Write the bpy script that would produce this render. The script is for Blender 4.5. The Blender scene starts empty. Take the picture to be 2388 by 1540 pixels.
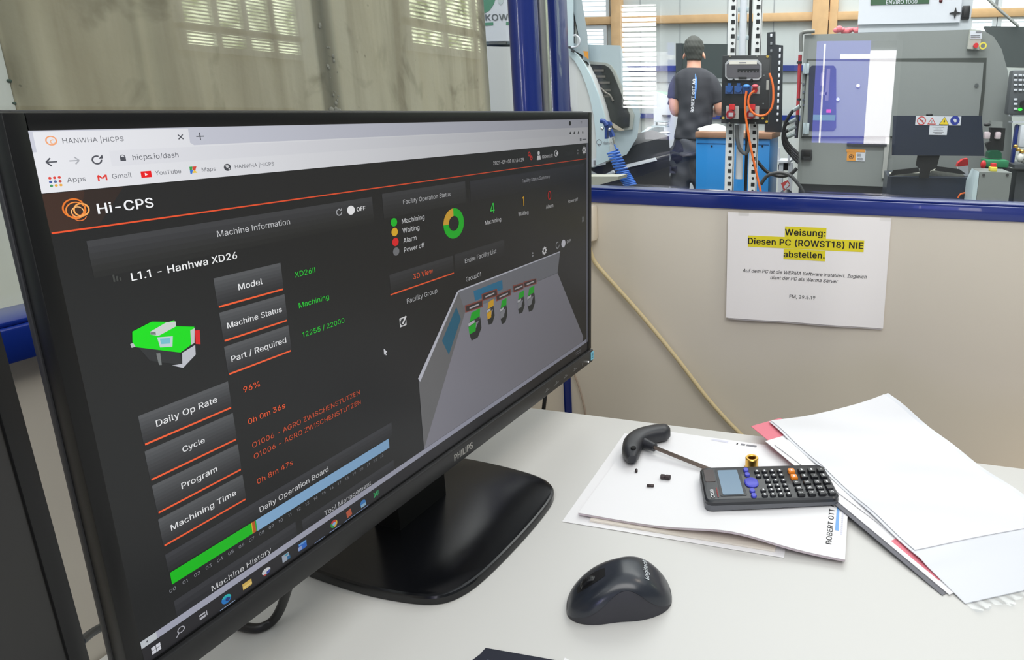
import bpy, bmesh, math, random
from mathutils import Vector, Matrix, Quaternion
random.seed(7)
PI = math.pi
sc = bpy.context.scene
COL = sc.collection
V = Vector

# ------------------------------------------------------------------ camera
# world: desk top is z = 0, the partition with the notice is the plane y = 0
CAM = V((0.0, -1.18737, 0.45385))
CAM_EUL = (1.32090912, -0.01117305, 0.23085617)
FPX, CX, CY = 1495.58, 1625.67, 637.23          # focal length and principal point (the photo is a crop)
cam_d = bpy.data.cameras.new('camera')
cam_d.sensor_width = 36.0
cam_d.lens = FPX / 2388 * 36
cam_d.shift_x = (1194 - CX) / 2388
cam_d.shift_y = (CY - 770) / 2388
cam_d.clip_start = 0.01
cam_o = bpy.data.objects.new('camera', cam_d)
cam_o.location = CAM
cam_o.rotation_euler = CAM_EUL
COL.objects.link(cam_o)
sc.camera = cam_o

# ------------------------------------------------------------------ world, lights, exposure
wd = bpy.data.worlds.new('world'); sc.world = wd; wd.use_nodes = True
wb = wd.node_tree.nodes['Background']
wb.inputs[0].default_value = (0.90, 0.96, 1.0, 1); wb.inputs[1].default_value = 0.95

def area(name, loc, target, size, size_y, power, color, spread=180):
    l = bpy.data.lights.new(name, 'AREA'); l.shape = 'RECTANGLE'
    l.size = size; l.size_y = size_y; l.energy = power; l.color = color
    l.spread = math.radians(spread)
    o = bpy.data.objects.new(name, l); COL.objects.link(o)
    o.location = loc
    o.rotation_euler = (V(target) - V(loc)).to_track_quat('-Z', 'Y').to_euler()
    return o
area('office_lamp_light', (0.62, -0.20, 1.55), (-0.05, -0.60, 0), 0.36, 0.36, 2.2, (1.0, 0.86, 0.70))
area('office_fill_light', (0.5, -2.3, 2.3), (0.1, -0.2, 0.1), 1.8, 1.4, 27, (1.0, 0.975, 0.94))  # added fill for desk and partition, no ceiling lamp there
area('warm_fill_light', (0.62, -0.26, -0.45), (0.52, 0.0, 0.02), 0.3, 0.2, 0.55, (1.0, 0.78, 0.55))  # added hidden fill for the warm glow low on the partition
area('hall_light', (-0.6, 3.4, 3.4), (-0.6, 3.6, 0), 4.0, 3.0, 105, (1.0, 0.98, 0.95), 125)
area('hall_fill_light', (-0.2, 0.7, 3.0), (-0.3, 3.2, -0.1), 3.0, 0.6, 20, (1.0, 0.98, 0.96), 95)  # added fill for machine sides that face the panes
area('hall_far_light', (0.0, 6.6, 3.2), (-0.5, 8.0, 0.8), 5.0, 1.5, 80, (0.95, 0.98, 1.0))

sc.view_settings.view_transform = 'Standard'
sc.view_settings.look = 'None'
sc.view_settings.gamma = 1.0
sc.view_settings.use_curve_mapping = False
sc.view_settings.exposure = 0.48
try:
    sc.cycles.max_bounces = 10; sc.cycles.transparent_max_bounces = 16
    sc.cycles.caustics_reflective = False; sc.cycles.caustics_refractive = False
    sc.cycles.sample_clamp_indirect = 6.0
except Exception:
    pass

# ------------------------------------------------------------------ pixel helpers: a ray of the photo met with a known plane of the place
_R = cam_o.rotation_euler.to_matrix()
def ray(u, v):
    return _R @ V(((u - CX) / FPX, -(v - CY) / FPX, -1.0))
def hy(u, v, Y):
    d = ray(u, v); return CAM + d * ((Y - CAM.y) / d.y)
def hz(u, v, Z=0.0):
    d = ray(u, v); return CAM + d * ((Z - CAM.z) / d.z)
def hx(u, v, X):
    d = ray(u, v); return CAM + d * ((X - CAM.x) / d.x)

# ------------------------------------------------------------------ materials
def lin(c):
    c = c / 255.0
    return c / 12.92 if c <= 0.04045 else ((c + 0.055) / 1.055) ** 2.4
def rgb(r, g, b):
    return (lin(r), lin(g), lin(b), 1.0)
MATS = {}
def mat(name, col, rough=0.5, metal=0.0, spec=0.5, noise=0.0, scale=20.0, bump=0.0, coat=0.0):
    """principled material with a little procedural colour variation"""
    if name in MATS: return MATS[name]
    m = bpy.data.materials.new(name); m.use_nodes = True
    nt = m.node_tree; p = nt.nodes['Principled BSDF']
    p.inputs['Base Color'].default_value = rgb(*col)
    p.inputs['Roughness'].default_value = rough
    p.inputs['Metallic'].default_value = metal
    p.inputs['Specular IOR Level'].default_value = spec
    p.inputs['Coat Weight'].default_value = coat
    if noise or bump:
        tc = nt.nodes.new('ShaderNodeTexCoord'); nz = nt.nodes.new('ShaderNodeTexNoise')
        nz.inputs['Scale'].default_value = scale; nz.inputs['Detail'].default_value = 6
        nt.links.new(tc.outputs['Object'], nz.inputs['Vector'])
        if noise:
            mx = nt.nodes.new('ShaderNodeMix'); mx.data_type = 'RGBA'
            c = rgb(*col)
            mx.inputs[6].default_value = tuple(x * (1 - noise) for x in c[:3]) + (1,)
            mx.inputs[7].default_value = tuple(min(1, x * (1 + noise)) for x in c[:3]) + (1,)
            nt.links.new(nz.outputs['Fac'], mx.inputs[0])
            nt.links.new(mx.outputs[2], p.inputs['Base Color'])
        if bump:
            b = nt.nodes.new('ShaderNodeBump'); b.inputs['Strength'].default_value = bump
            b.inputs['Distance'].default_value = 0.002
            nt.links.new(nz.outputs['Fac'], b.inputs['Height'])
            nt.links.new(b.outputs[0], p.inputs['Normal'])
    MATS[name] = m
    return m
def emit(name, col, strength=1.0, noise=None, scale=6.0, stretch=(1, 1, 1)):
    if name in MATS: return MATS[name]
    m = bpy.data.materials.new(name); m.use_nodes = True
    nt = m.node_tree; nt.nodes.clear()
    o = nt.nodes.new('ShaderNodeOutputMaterial'); e = nt.nodes.new('ShaderNodeEmission')
    e.inputs[0].default_value = rgb(*col); e.inputs[1].default_value = strength
    nt.links.new(e.outputs[0], o.inputs[0])
    if noise:
        tc = nt.nodes.new('ShaderNodeTexCoord'); nz = nt.nodes.new('ShaderNodeTexNoise'); mp = nt.nodes.new('ShaderNodeMapping')
        mp.inputs['Scale'].default_value = stretch
        nz.inputs['Scale'].default_value = scale; nz.inputs['Detail'].default_value = 5
        cr = nt.nodes.new('ShaderNodeValToRGB')
        cr.color_ramp.elements[0].position = 0.36; cr.color_ramp.elements[1].position = 0.62
        cr.color_ramp.elements[0].color = rgb(*noise); cr.color_ramp.elements[1].color = rgb(*col)
        nt.links.new(tc.outputs['Object'], mp.inputs[0]); nt.links.new(mp.outputs[0], nz.inputs['Vector'])
        nt.links.new(nz.outputs['Fac'], cr.inputs[0]); nt.links.new(cr.outputs[0], e.inputs[0])
    MATS[name] = m
    return m
def lcd(name, col, k=0.9):
    """lit screen pixels: a liquid crystal panel loses brightness away from its normal; matt front film"""
    if name in MATS: return MATS[name]
    m = bpy.data.materials.new(name); m.use_nodes = True
    nt = m.node_tree; p = nt.nodes['Principled BSDF']
    p.inputs['Base Color'].default_value = tuple(0.004 + 0.03 * x for x in rgb(*col)[:3]) + (1,)
    p.inputs['Roughness'].default_value = 0.33
    p.inputs['Specular IOR Level'].default_value = 0.35
    lw = nt.nodes.new('ShaderNodeLayerWeight'); lw.inputs[0].default_value = 0.5
    s = nt.nodes.new('ShaderNodeMath'); s.operation = 'SUBTRACT'; s.inputs[0].default_value = 1.0
    pw = nt.nodes.new('ShaderNodeMath'); pw.operation = 'POWER'; pw.inputs[1].default_value = 1.75
    ml = nt.nodes.new('ShaderNodeMath'); ml.operation = 'MULTIPLY'; ml.inputs[1].default_value = k
    nt.links.new(lw.outputs['Facing'], s.inputs[1]); nt.links.new(s.outputs[0], pw.inputs[0])
    nt.links.new(pw.outputs[0], ml.inputs[0]); nt.links.new(ml.outputs[0], p.inputs['Emission Strength'])
    p.inputs['Emission Color'].default_value = rgb(*col)
    MATS[name] = m
    return m
def glass(name, tint=(0.965, 0.98, 0.975), base=0.05):
    if name in MATS: return MATS[name]
    m = bpy.data.materials.new(name); m.use_nodes = True
    nt = m.node_tree; nt.nodes.clear()
    o = nt.nodes.new('ShaderNodeOutputMaterial'); mx = nt.nodes.new('ShaderNodeMixShader')
    t = nt.nodes.new('ShaderNodeBsdfTransparent'); g = nt.nodes.new('ShaderNodeBsdfGlossy')
    t.inputs[0].default_value = tint + (1,); g.inputs['Roughness'].default_value = 0.0
    lw = nt.nodes.new('ShaderNodeLayerWeight'); lw.inputs[0].default_value = 0.5
    pw = nt.nodes.new('ShaderNodeMath'); pw.operation = 'POWER'; pw.inputs[1].default_value = 5
    ma = nt.nodes.new('ShaderNodeMath'); ma.operation = 'MULTIPLY_ADD'
    ma.inputs[1].default_value = 1 - base; ma.inputs[2].default_value = base
    nt.links.new(lw.outputs['Facing'], pw.inputs[0]); nt.links.new(pw.outputs[0], ma.inputs[0])
    nt.links.new(ma.outputs[0], mx.inputs[0]); nt.links.new(t.outputs[0], mx.inputs[1]); nt.links.new(g.outputs[0], mx.inputs[2])
    nt.links.new(mx.outputs[0], o.inputs[0])
    MATS[name] = m
    return m

# outlines of the lettering: character code, then advance width and closed outlines (x, y, x, y ...) in 1/1000 em
GLYPHS = {
32: [188],
33: [196,[67,160,63,509,132,509,128,160],[98,-4,81,-1,66,9,56,24,52,41,56,58,66,73,81,83,98,86,116,83,130,73,140,58,143,41,140,24,130,9,116,-1]],
37: [676,[175,327,198,332,212,346,221,365,223,388,223,412,213,454,198,468,175,473,153,468,138,454,130,435,127,412,127,388,130,365,138,346,153,332],[175,283,146,286,121,297,101,314,86,335,78,360,75,388,75,412,78,440,87,464,101,486,121,503,146,513,175,517,206,513,230,503,250,486,264,464,273,440,276,412,276,388,273,360,264,335,250,314,230,297,205,286],[132,0,482,509,540,509,191,0],[501,35,523,39,538,53,546,73,549,95,549,120,538,162,524,176,501,180,479,176,464,162,456,142,453,120,453,95,455,73,464,53,479,39],[501,-10,471,-6,446,5,426,21,412,43,403,68,400,95,400,120,403,147,412,172,427,194,447,210,471,221,501,225,531,221,556,210,576,194,590,172,598,147,601,120,601,95,598,68,589,43,575,21,555,5,531,-6]],
40: [273,[89,207,101,324,132,441,177,539,236,539,191,428,161,313,151,207,160,115,188,16,236,-96,177,-96,139,-21,111,55,95,131]],
41: [273,[37,-96,86,18,113,116,122,207,112,313,82,428,37,539,97,539,142,441,173,323,184,207,178,130,161,53,134,-22,97,-96]],
43: [453,[198,34,198,364,255,364,255,34],[61,172,61,226,391,226,391,172]],
44: [188,[38,-119,68,71,137,71,84,-119]],
45: [453,[337,244,337,188,114,188,114,244]],
46: [188,[95,-4,78,-1,63,9,53,24,50,41,53,59,63,73,78,83,95,87,113,83,128,73,138,59,141,41,138,24,128,9,113,-1]],
47: [249,[235,533,71,-76,14,-76,178,533]],
48: [453,[227,50,261,56,290,74,313,103,330,144,340,194,344,254,340,314,330,365,313,405,290,435,261,453,227,460,192,453,163,435,140,405,123,365,113,314,109,254,113,194,123,144,140,103,163,74,192,56],[227,-7,174,1,130,24,95,62,69,113,53,178,48,254,53,330,69,395,95,447,130,484,174,508,227,516,279,508,323,484,358,447,384,395,400,330,405,254,400,178,384,113,359,62,323,24,279,1]],
49: [330,[222,509,222,0,158,0,158,444,154,444,40,372,40,436,160,509]],
50: [453,[64,0,64,47,234,229,282,282,311,327,320,371,317,397,308,419,293,436,273,449,224,460,196,457,172,447,153,433,139,413,130,390,127,362,66,362,71,405,86,442,111,473,143,496,182,511,225,516,268,511,306,497,337,474,361,445,376,411,381,372,371,318,336,259,267,180,153,60,153,57,389,57,389,0]],
51: [453,[218,-7,173,-3,133,10,98,30,70,57,52,91,44,132,109,132,115,107,126,87,144,71,165,59,219,50,275,61,297,74,315,93,325,116,329,145,326,172,316,196,299,217,275,234,242,244,201,248,157,248,157,299,288,448,288,452,70,452,70,509,372,509,372,461,211,278,211,289,264,288,308,276,344,253,371,222,387,186,393,145,387,103,370,66,344,36,309,12,266,-2]],
52: [453,[282,0,282,105,40,105,40,158,247,509,343,509,343,163,413,163,413,105,343,105,343,0],[282,163,282,440,272,440,109,166,109,163]],
53: [453,[221,-7,178,-2,140,11,108,32,83,60,66,93,60,130,122,130,127,108,138,89,173,60,221,50,250,53,276,64,298,82,314,104,324,131,328,162,324,193,314,221,297,244,275,262,248,273,218,277,167,268,128,246,67,253,96,509,366,509,366,452,151,452,134,301,178,325,229,334,263,330,294,321,321,306,345,285,364,260,379,231,388,199,391,163,385,117,369,76,343,41,309,15,268,-1]],
54: [453,[226,48,254,52,279,63,299,79,314,101,324,128,327,157,324,187,314,213,299,235,279,251,254,262,226,265,198,262,174,252,153,235,138,214,128,188,125,158,128,128,138,102,153,79,174,63,198,52],[226,-7,182,-1,142,15,109,40,84,74,69,115,64,162,68,199,80,239,137,340,252,509,322,509,151,261,145,261,165,288,196,307,235,314,278,309,316,295,346,271,370,240,384,201,389,157,384,112,368,73,343,39,310,14,271,-2]],
55: [453,[97,0,323,448,323,452,62,452,62,509,391,509,391,449,165,0]],
56: [453,[226,290,274,300,293,313,307,330,316,351,319,376,316,399,308,420,294,437,275,449,226,460,177,449,159,437,145,420,136,399,133,376,136,351,145,330,159,313,178,300],[226,49,258,52,285,60,307,74,323,91,333,113,337,139,333,165,322,189,305,208,283,223,256,232,226,235,196,232,169,223,147,208,130,189,119,165,115,139,119,113,129,91,145,74,167,60,195,52],[226,-7,178,-2,136,11,101,33,74,62,57,96,52,135,55,166,65,195,81,220,101,241,125,256,153,265,119,282,93,308,76,342,70,380,75,417,90,450,114,477,146,498,184,511,226,516,269,511,306,498,337,477,361,450,377,417,382,380,376,342,359,308,333,282,300,267,327,256,351,241,372,220,387,195,397,166,401,135,395,96,378,62,352,33,317,11,275,-2]],
57: [453,[226,460,199,457,174,446,154,429,138,407,129,381,125,352,129,322,138,295,154,274,174,257,199,247,226,243,254,247,279,257,299,273,314,295,324,321,327,350,324,381,314,407,299,429,279,446,254,457],[226,516,271,510,310,494,343,468,368,434,384,393,389,347,385,309,373,270,315,168,200,0,130,0,301,248,307,248,287,221,257,202,218,195,175,199,137,214,106,237,83,269,68,307,64,352,69,397,85,436,110,469,143,494,182,510]],
58: [188,[95,-4,78,-1,63,9,53,24,50,41,53,59,63,73,78,83,95,87,113,83,128,73,138,59,141,41,138,24,128,9,113,-1],[95,271,78,274,63,284,53,299,50,316,53,334,63,349,78,359,95,362,113,359,128,349,138,334,141,316,138,299,128,284,113,274]],
61: [453,[72,245,72,301,381,301,381,245],[72,97,72,153,381,153,381,97]],
65: [480,[110,142,110,199,370,199,370,142],[16,0,201,509,276,509,463,0,395,0,287,302,264,372,232,478,245,478,213,371,191,302,85,0]],
66: [456,[125,285,238,285,288,296,308,309,323,326,333,348,336,372,330,403,313,429,283,446,240,452,125,452],[125,57,245,57,296,63,330,80,349,105,355,137,352,161,342,184,327,203,306,218,279,228,248,231,125,231],[60,0,60,509,241,509,289,504,329,491,359,469,381,442,394,410,398,374,395,344,387,320,356,286,315,267,315,262,339,257,363,245,385,227,402,203,414,173,418,136,413,100,400,67,377,39,344,18,301,4,247,0]],
67: [510,[267,-7,205,1,150,25,104,63,70,115,48,179,40,254,48,329,70,393,104,445,150,484,205,508,267,516,340,504,373,490,402,471,427,447,448,418,463,385,473,348,408,348,389,395,357,428,315,449,267,456,223,450,184,432,150,403,125,364,109,314,103,254,109,194,125,145,151,105,184,76,223,59,267,53,315,60,357,81,389,114,408,160,473,160,463,124,448,91,428,62,402,38,373,19,341,5,305,-4]],
68: [502,[60,0,60,509,225,509,294,501,353,478,399,441,433,391,455,329,462,255,455,181,433,119,398,68,351,31,291,8,219,0],[125,57,125,452,221,452,275,446,320,428,354,399,379,361,394,312,399,255,394,198,379,149,354,110,318,81,272,63,215,57]],
69: [419,[60,0,60,509,372,509,372,452,125,452,125,286,355,286,355,229,125,229,125,57,375,57,375,0]],
70: [410,[60,0,60,509,369,509,369,452,125,452,125,278,346,278,346,221,125,221,125,0]],
71: [520,[269,-7,205,1,149,25,104,64,69,116,47,179,40,254,47,329,69,393,103,445,149,484,203,508,265,516,304,513,340,504,374,489,403,469,429,445,449,416,465,384,474,349,408,349,387,393,356,427,315,448,265,456,222,450,183,432,150,404,125,364,109,314,103,254,109,194,125,145,151,105,184,76,224,59,269,53,309,57,345,71,374,93,396,123,410,160,415,202,434,199,283,199,283,256,478,256,478,200,471,141,451,91,419,50,377,19,326,0]],
72: [517,[60,0,60,509,125,509,125,289,392,289,392,509,457,509,457,0,392,0,392,232,125,232,125,0]],
73: [190,[62,0,62,509,128,509,128,0]],
75: [467,[60,0,60,509,125,509,125,240,364,509,448,509,232,268,449,0,372,0,190,222,125,152,125,0]],
76: [393,[60,0,60,509,125,509,125,57,361,57,361,0]],
77: [628,[60,0,60,509,152,509,277,187,287,159,299,123,311,84,322,49,307,49,318,83,330,121,342,158,352,187,476,509,568,509,568,0,504,0,504,291,504,327,505,369,506,413,507,457,513,457,498,409,482,363,467,322,456,291,342,0,286,0,170,291,159,321,145,361,129,408,112,457,119,457,120,416,121,372,122,328,122,291,122,0]],
78: [523,[60,0,60,509,136,509,343,183,363,151,388,107,414,55,405,54,401,108,399,157,399,195,399,509,463,509,463,0,387,0,202,290,177,331,148,381,108,452,119,454,122,384,124,328,125,291,125,0]],
79: [533,[267,53,310,59,349,76,383,105,408,144,425,194,430,254,425,314,408,365,383,404,349,433,310,450,267,456,223,450,184,433,151,404,125,364,109,314,103,254,109,194,125,144,151,105,184,76,223,59],[267,-7,205,1,150,25,105,63,70,115,48,179,40,254,48,329,70,393,105,445,150,484,205,508,267,516,329,508,384,484,429,445,464,393,486,329,493,254,486,179,464,115,429,63,384,25,329,1]],
80: [445,[60,0,60,509,235,509,289,503,332,487,366,462,390,430,404,391,409,348,404,304,390,265,366,233,332,207,289,191,235,186,125,186,125,0],[125,242,233,242,269,246,297,256,318,272,333,294,342,319,344,348,342,376,333,402,318,423,297,439,268,449,232,452,125,452]],
82: [449,[60,0,60,509,236,509,290,504,333,489,367,465,390,433,405,395,409,352,405,309,390,271,367,240,333,217,303,205,428,0,353,0,240,198,125,198,125,0],[125,255,234,255,269,258,298,267,319,281,334,300,342,324,345,352,342,380,334,405,319,425,298,440,269,449,233,452,125,452]],
83: [447,[224,-9,172,-4,128,9,91,31,64,60,46,96,38,137,104,137,110,110,123,88,142,71,166,59,224,49,257,52,286,60,311,74,329,92,341,114,346,139,342,161,332,179,296,205,245,222,184,239,128,260,86,289,60,326,52,372,58,413,75,448,102,476,138,498,180,511,227,516,275,511,316,498,351,476,377,449,394,415,401,378,337,378,326,412,302,437,267,453,225,459,194,456,167,448,145,435,129,418,118,398,115,376,119,352,131,334,169,308,212,293,264,279,312,264,359,238,395,198,405,171,408,139,403,99,386,64,360,34,323,11,278,-4]],
84: [449,[32,452,32,509,417,509,417,452,257,452,257,0,193,0,193,452]],
85: [517,[259,-8,203,-2,154,15,114,43,85,80,66,124,60,173,60,509,124,509,124,178,128,144,141,113,160,87,187,68,220,56,259,52,298,56,331,68,357,87,377,113,389,144,393,178,393,509,457,509,457,173,451,124,433,80,403,43,363,15,315,-2]],
86: [480,[204,0,16,509,84,509,192,206,215,137,248,31,235,31,267,138,290,206,395,509,463,509,278,0]],
87: [686,[155,0,16,509,82,509,163,196,175,145,187,94,197,40,189,40,200,94,211,145,224,196,306,509,380,509,462,196,474,145,486,94,497,40,488,40,499,94,510,145,523,196,603,509,670,509,530,0,455,0,368,323,351,391,336,475,350,475,335,395,318,323,230,0]],
88: [474,[18,0,217,284,217,236,29,509,104,509,178,400,204,361,223,329,243,292,232,292,252,329,272,361,298,400,374,509,446,509,259,239,259,287,456,0,382,0,292,129,268,165,250,195,230,231,244,231,225,196,206,166,182,129,91,0]],
89: [472,[203,0,203,208,16,509,91,509,192,344,222,292,250,230,224,230,251,293,280,344,381,509,455,509,268,208,268,0]],
90: [438,[42,0,42,46,273,385,306,431,341,476,348,454,285,452,223,452,40,452,40,509,397,509,397,462,169,129,134,81,97,33,90,54,152,57,214,57,399,57,399,0]],
97: [389,[170,45,202,49,228,59,248,74,263,93,272,115,276,138,276,190,259,182,231,176,200,171,175,168,134,159,103,139,95,124,92,105,102,72,130,52],[160,-9,126,-5,94,5,68,22,48,45,35,73,30,108,34,138,43,161,58,179,78,193,125,211,178,220,234,227,265,235,273,243,276,255,267,297,240,322,196,331,149,322,118,301,100,274,41,291,57,322,79,346,104,364,133,375,194,384,239,379,286,360,306,343,322,320,333,290,337,251,337,0,277,0,277,52,272,52,252,25,215,1]],
98: [424,[220,47,253,51,279,66,301,88,316,117,325,151,328,189,325,227,316,261,301,290,280,311,253,325,220,330,188,325,161,312,140,291,125,263,116,229,113,189,116,150,125,115,140,86,162,65,188,51],[229,-8,198,-5,172,4,138,31,118,59,112,59,112,0,53,0,53,509,114,509,114,319,118,319,137,346,171,373,197,381,229,384,274,378,313,361,345,332,370,293,385,245,390,189,385,133,370,84,346,45,313,16,274,-2]],
99: [396,[207,-8,159,-2,117,16,82,46,56,85,40,133,34,187,40,243,56,291,82,330,117,360,159,378,207,384,260,377,305,356,340,322,362,277,303,262,290,289,270,311,242,325,207,330,173,325,145,310,124,287,108,258,99,224,96,187,99,151,108,117,124,89,145,66,173,51,207,46,243,52,271,66,292,89,304,117,363,102,341,56,306,21,261,-1]],
100: [424,[205,47,236,51,263,65,284,86,299,115,309,150,312,189,309,229,300,263,284,291,263,312,237,325,205,330,172,325,145,311,124,290,108,261,99,227,96,189,99,151,109,117,124,88,145,66,172,51],[195,-8,151,-2,111,16,79,45,55,84,39,133,34,189,39,245,55,293,79,332,112,361,151,378,196,384,228,381,253,373,287,346,306,319,311,319,311,509,372,509,372,0,313,0,313,59,307,59,287,31,252,4,227,-5]],
101: [404,[212,-8,161,-2,117,16,82,46,56,85,40,132,34,187,39,242,55,290,81,329,115,359,157,378,205,384,266,374,294,361,319,341,341,315,357,282,368,242,371,194,371,169,75,169,75,221,338,221,310,202,307,237,298,269,283,294,263,314,237,326,205,330,173,326,146,313,125,294,109,270,99,241,96,211,96,178,100,139,110,106,128,80,151,61,179,50,212,46,254,53,285,73,306,105,365,91,353,63,335,39,311,19,283,4,249,-5]],
102: [254,[228,379,228,327,6,327,6,379],[81,0,81,432,84,461,96,486,113,505,135,519,187,530,222,527,243,521,227,468,215,472,195,474,171,470,154,460,145,443,142,419,142,0]],
103: [425,[205,59,237,63,264,75,285,95,300,121,309,154,312,193,309,231,300,264,285,291,264,312,237,325,205,330,172,325,145,312,124,290,109,262,99,229,96,193,99,155,109,123,124,96,145,76,172,63],[207,-151,168,-148,134,-140,82,-110,51,-69,101,-41,122,-66,154,-88,207,-97,249,-92,282,-75,304,-47,311,-6,311,68,306,68,287,41,252,16,227,8,195,5,152,10,113,27,80,53,55,90,39,136,34,191,39,246,55,293,80,332,112,361,152,378,196,384,228,382,253,373,288,346,308,319,313,319,313,379,372,379,372,-9,367,-54,350,-90,324,-117,291,-136,251,-147]],
104: [410,[114,227,114,0,53,0,53,509,114,509,114,287,102,287,124,332,152,362,187,379,227,384,264,380,295,369,321,349,341,321,353,285,357,240,357,0,296,0,296,235,290,275,273,304,246,323,210,329,184,326,161,317,141,303,126,283,117,257]],
105: [167,[53,0,53,379,114,379,114,0],[84,443,67,446,54,455,44,468,41,483,44,499,54,512,67,521,84,524,100,521,114,512,123,499,126,483,123,468,114,455,100,446]],
108: [189,[139,-2,101,3,74,20,58,47,53,84,53,509,114,509,114,99,120,62,130,54,146,52,160,53,170,54,181,3,162,-1]],
109: [610,[53,0,53,379,112,379,112,295,108,295,118,323,132,346,172,376,219,386,257,380,287,361,309,331,321,295,312,295,322,321,337,343,381,375,437,386,468,383,497,372,522,354,541,328,553,296,557,255,557,0,496,0,496,254,490,289,473,313,447,326,419,330,395,328,374,320,345,290,335,247,335,0,274,0,274,260,269,288,253,311,229,326,199,330,158,320,140,307,126,289,117,266,114,238,114,0]],
110: [410,[114,227,114,0,53,0,53,379,112,379,112,287,102,287,124,332,152,362,187,379,227,384,264,380,295,369,321,349,341,321,353,285,357,240,357,0,296,0,296,235,290,275,273,304,246,323,210,329,184,326,161,317,141,303,126,283,117,257]],
111: [415,[207,46,242,51,270,66,292,89,307,117,316,151,319,187,316,224,307,258,292,287,270,310,242,325,207,330,173,325,145,310,124,287,108,258,99,224,96,187,99,151,108,117,124,89,145,66,173,51],[207,-8,159,-2,117,16,82,46,56,85,40,133,34,187,40,243,56,291,82,330,117,360,159,378,207,384,256,378,299,360,333,330,359,291,376,243,381,187,376,133,359,85,333,46,299,16,256,-2]],
112: [424,[220,47,253,51,279,66,301,88,316,117,325,151,328,189,325,227,316,261,301,290,280,311,253,325,220,330,188,325,161,312,140,291,125,263,116,229,113,189,116,150,125,115,140,86,162,65,188,51],[53,-143,53,379,112,379,112,319,118,319,137,346,171,373,197,381,229,384,274,378,313,361,345,332,370,293,385,245,390,189,385,133,370,84,346,45,313,16,274,-2,229,-8,198,-5,173,4,138,31,118,59,114,59,114,-143]],
113: [424,[205,47,236,51,263,65,284,86,299,115,309,150,312,189,309,229,300,263,284,291,263,312,237,325,205,330,172,325,145,311,124,290,108,261,99,227,96,189,99,151,109,117,124,88,145,66,172,51],[372,-143,311,-143,311,59,306,59,287,31,252,4,227,-5,195,-8,151,-2,111,16,79,45,55,84,39,133,34,189,39,245,55,293,79,332,112,361,151,378,196,384,228,381,253,373,287,346,307,319,313,319,313,379,372,379]],
114: [259,[53,0,53,379,112,379,112,321,115,321,130,347,152,367,181,380,213,385,229,384,243,384,243,322,230,324,207,326,182,323,159,315,140,301,126,284,117,262,114,237,114,0]],
115: [365,[182,-8,145,-5,112,3,84,18,62,38,45,63,36,94,94,107,105,79,124,60,150,49,181,45,217,50,244,62,262,81,268,103,265,121,254,136,237,147,212,155,149,170,104,186,72,208,53,237,47,274,51,305,65,332,87,354,115,370,149,381,187,384,223,381,254,372,279,358,299,339,324,290,268,277,258,298,243,316,219,328,187,333,156,329,131,317,114,299,109,277,112,258,124,243,172,223,229,209,275,194,306,171,325,142,331,107,326,75,312,47,290,24,260,6,223,-5]],
116: [227,[204,379,204,327,6,327,6,379],[65,471,126,471,126,98,128,76,136,61,150,53,170,50,185,51,202,54,213,2,192,-3,168,-4,125,2,92,21,72,52,65,93]],
117: [410,[182,-5,146,-1,115,11,89,31,69,59,57,95,53,139,53,379,114,379,114,144,119,105,137,75,164,56,200,50,226,53,249,62,268,77,283,97,293,122,296,153,296,379,357,379,357,0,298,0,298,92,307,92,286,47,257,17,222,0]],
118: [389,[163,0,17,379,84,379,165,155,187,87,206,21,184,21,203,87,224,155,305,379,371,379,226,0]],
119: [567,[138,0,23,379,87,379,133,214,154,137,175,41,165,41,186,135,206,214,252,379,316,379,362,214,382,136,402,41,391,41,413,135,434,214,480,379,545,379,429,0,368,0,319,172,305,225,291,280,277,338,291,338,277,280,263,225,248,172,199,0]],
121: [389,[47,-139,61,-86,71,-87,104,-89,130,-74,151,-36,163,-1,17,379,84,379,165,155,187,87,206,21,184,21,202,87,224,155,305,379,371,379,204,-58,177,-107,139,-136,91,-145,65,-143]],
124: [230,[141,673,141,-164,88,-164,88,673]],
}
# ------------------------------------------------------------------ text outlines
_TC = {}
def glyphs(s, bold=0.0):
    """filled outline of a line of text in em units: points, faces, width"""
    k = (s, bold)
    if k in _TC: return _TC[k]
    c = bpy.data.curves.new('t', 'CURVE'); c.dimensions = '2D'; c.fill_mode = 'BOTH'
    x = 0.0
    for ch in s:
        g = GLYPHS.get(ord(ch), GLYPHS[32])
        for cs in g[1:]:
            sp = c.splines.new('POLY'); sp.points.add(len(cs) // 2 - 1); sp.use_cyclic_u = True
            for i, p_ in enumerate(sp.points): p_.co = ((cs[2 * i] / 1000 + x) * 20, cs[2 * i + 1] / 50, 0, 1)
        x += g[0] / 1000 + bold * 1.5
    o = bpy.data.objects.new('t', c); COL.objects.link(o)
    dg = bpy.context.evaluated_depsgraph_get(); dg.update()
    me = bpy.data.meshes.new_from_object(o.evaluated_get(dg))
    vs = [(v.co.x / 20, v.co.y / 20) for v in me.vertices]; fs = [tuple(f.vertices) for f in me.polygons]
    bpy.data.objects.remove(o); bpy.data.curves.remove(c); bpy.data.meshes.remove(me)
    if bold:                                 # heavier strokes: the outline set twice, side by side
        n = len(vs); vs = [(a - bold, d) for a, d in vs] + [(a, d + bold * 0.5) for a, d in vs] + [(a + bold, d) for a, d in vs]
        fs = fs + [tuple(i + n for i in f) for f in fs] + [tuple(i + 2 * n for i in f) for f in fs]
    x0 = min(v[0] for v in vs); x1 = max(v[0] for v in vs)
    _TC[k] = ([(x - x0, y) for x, y in vs], fs, x1 - x0)
    return _TC[k]
CAPH = max(v[1] for v in glyphs('H')[0])

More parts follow.
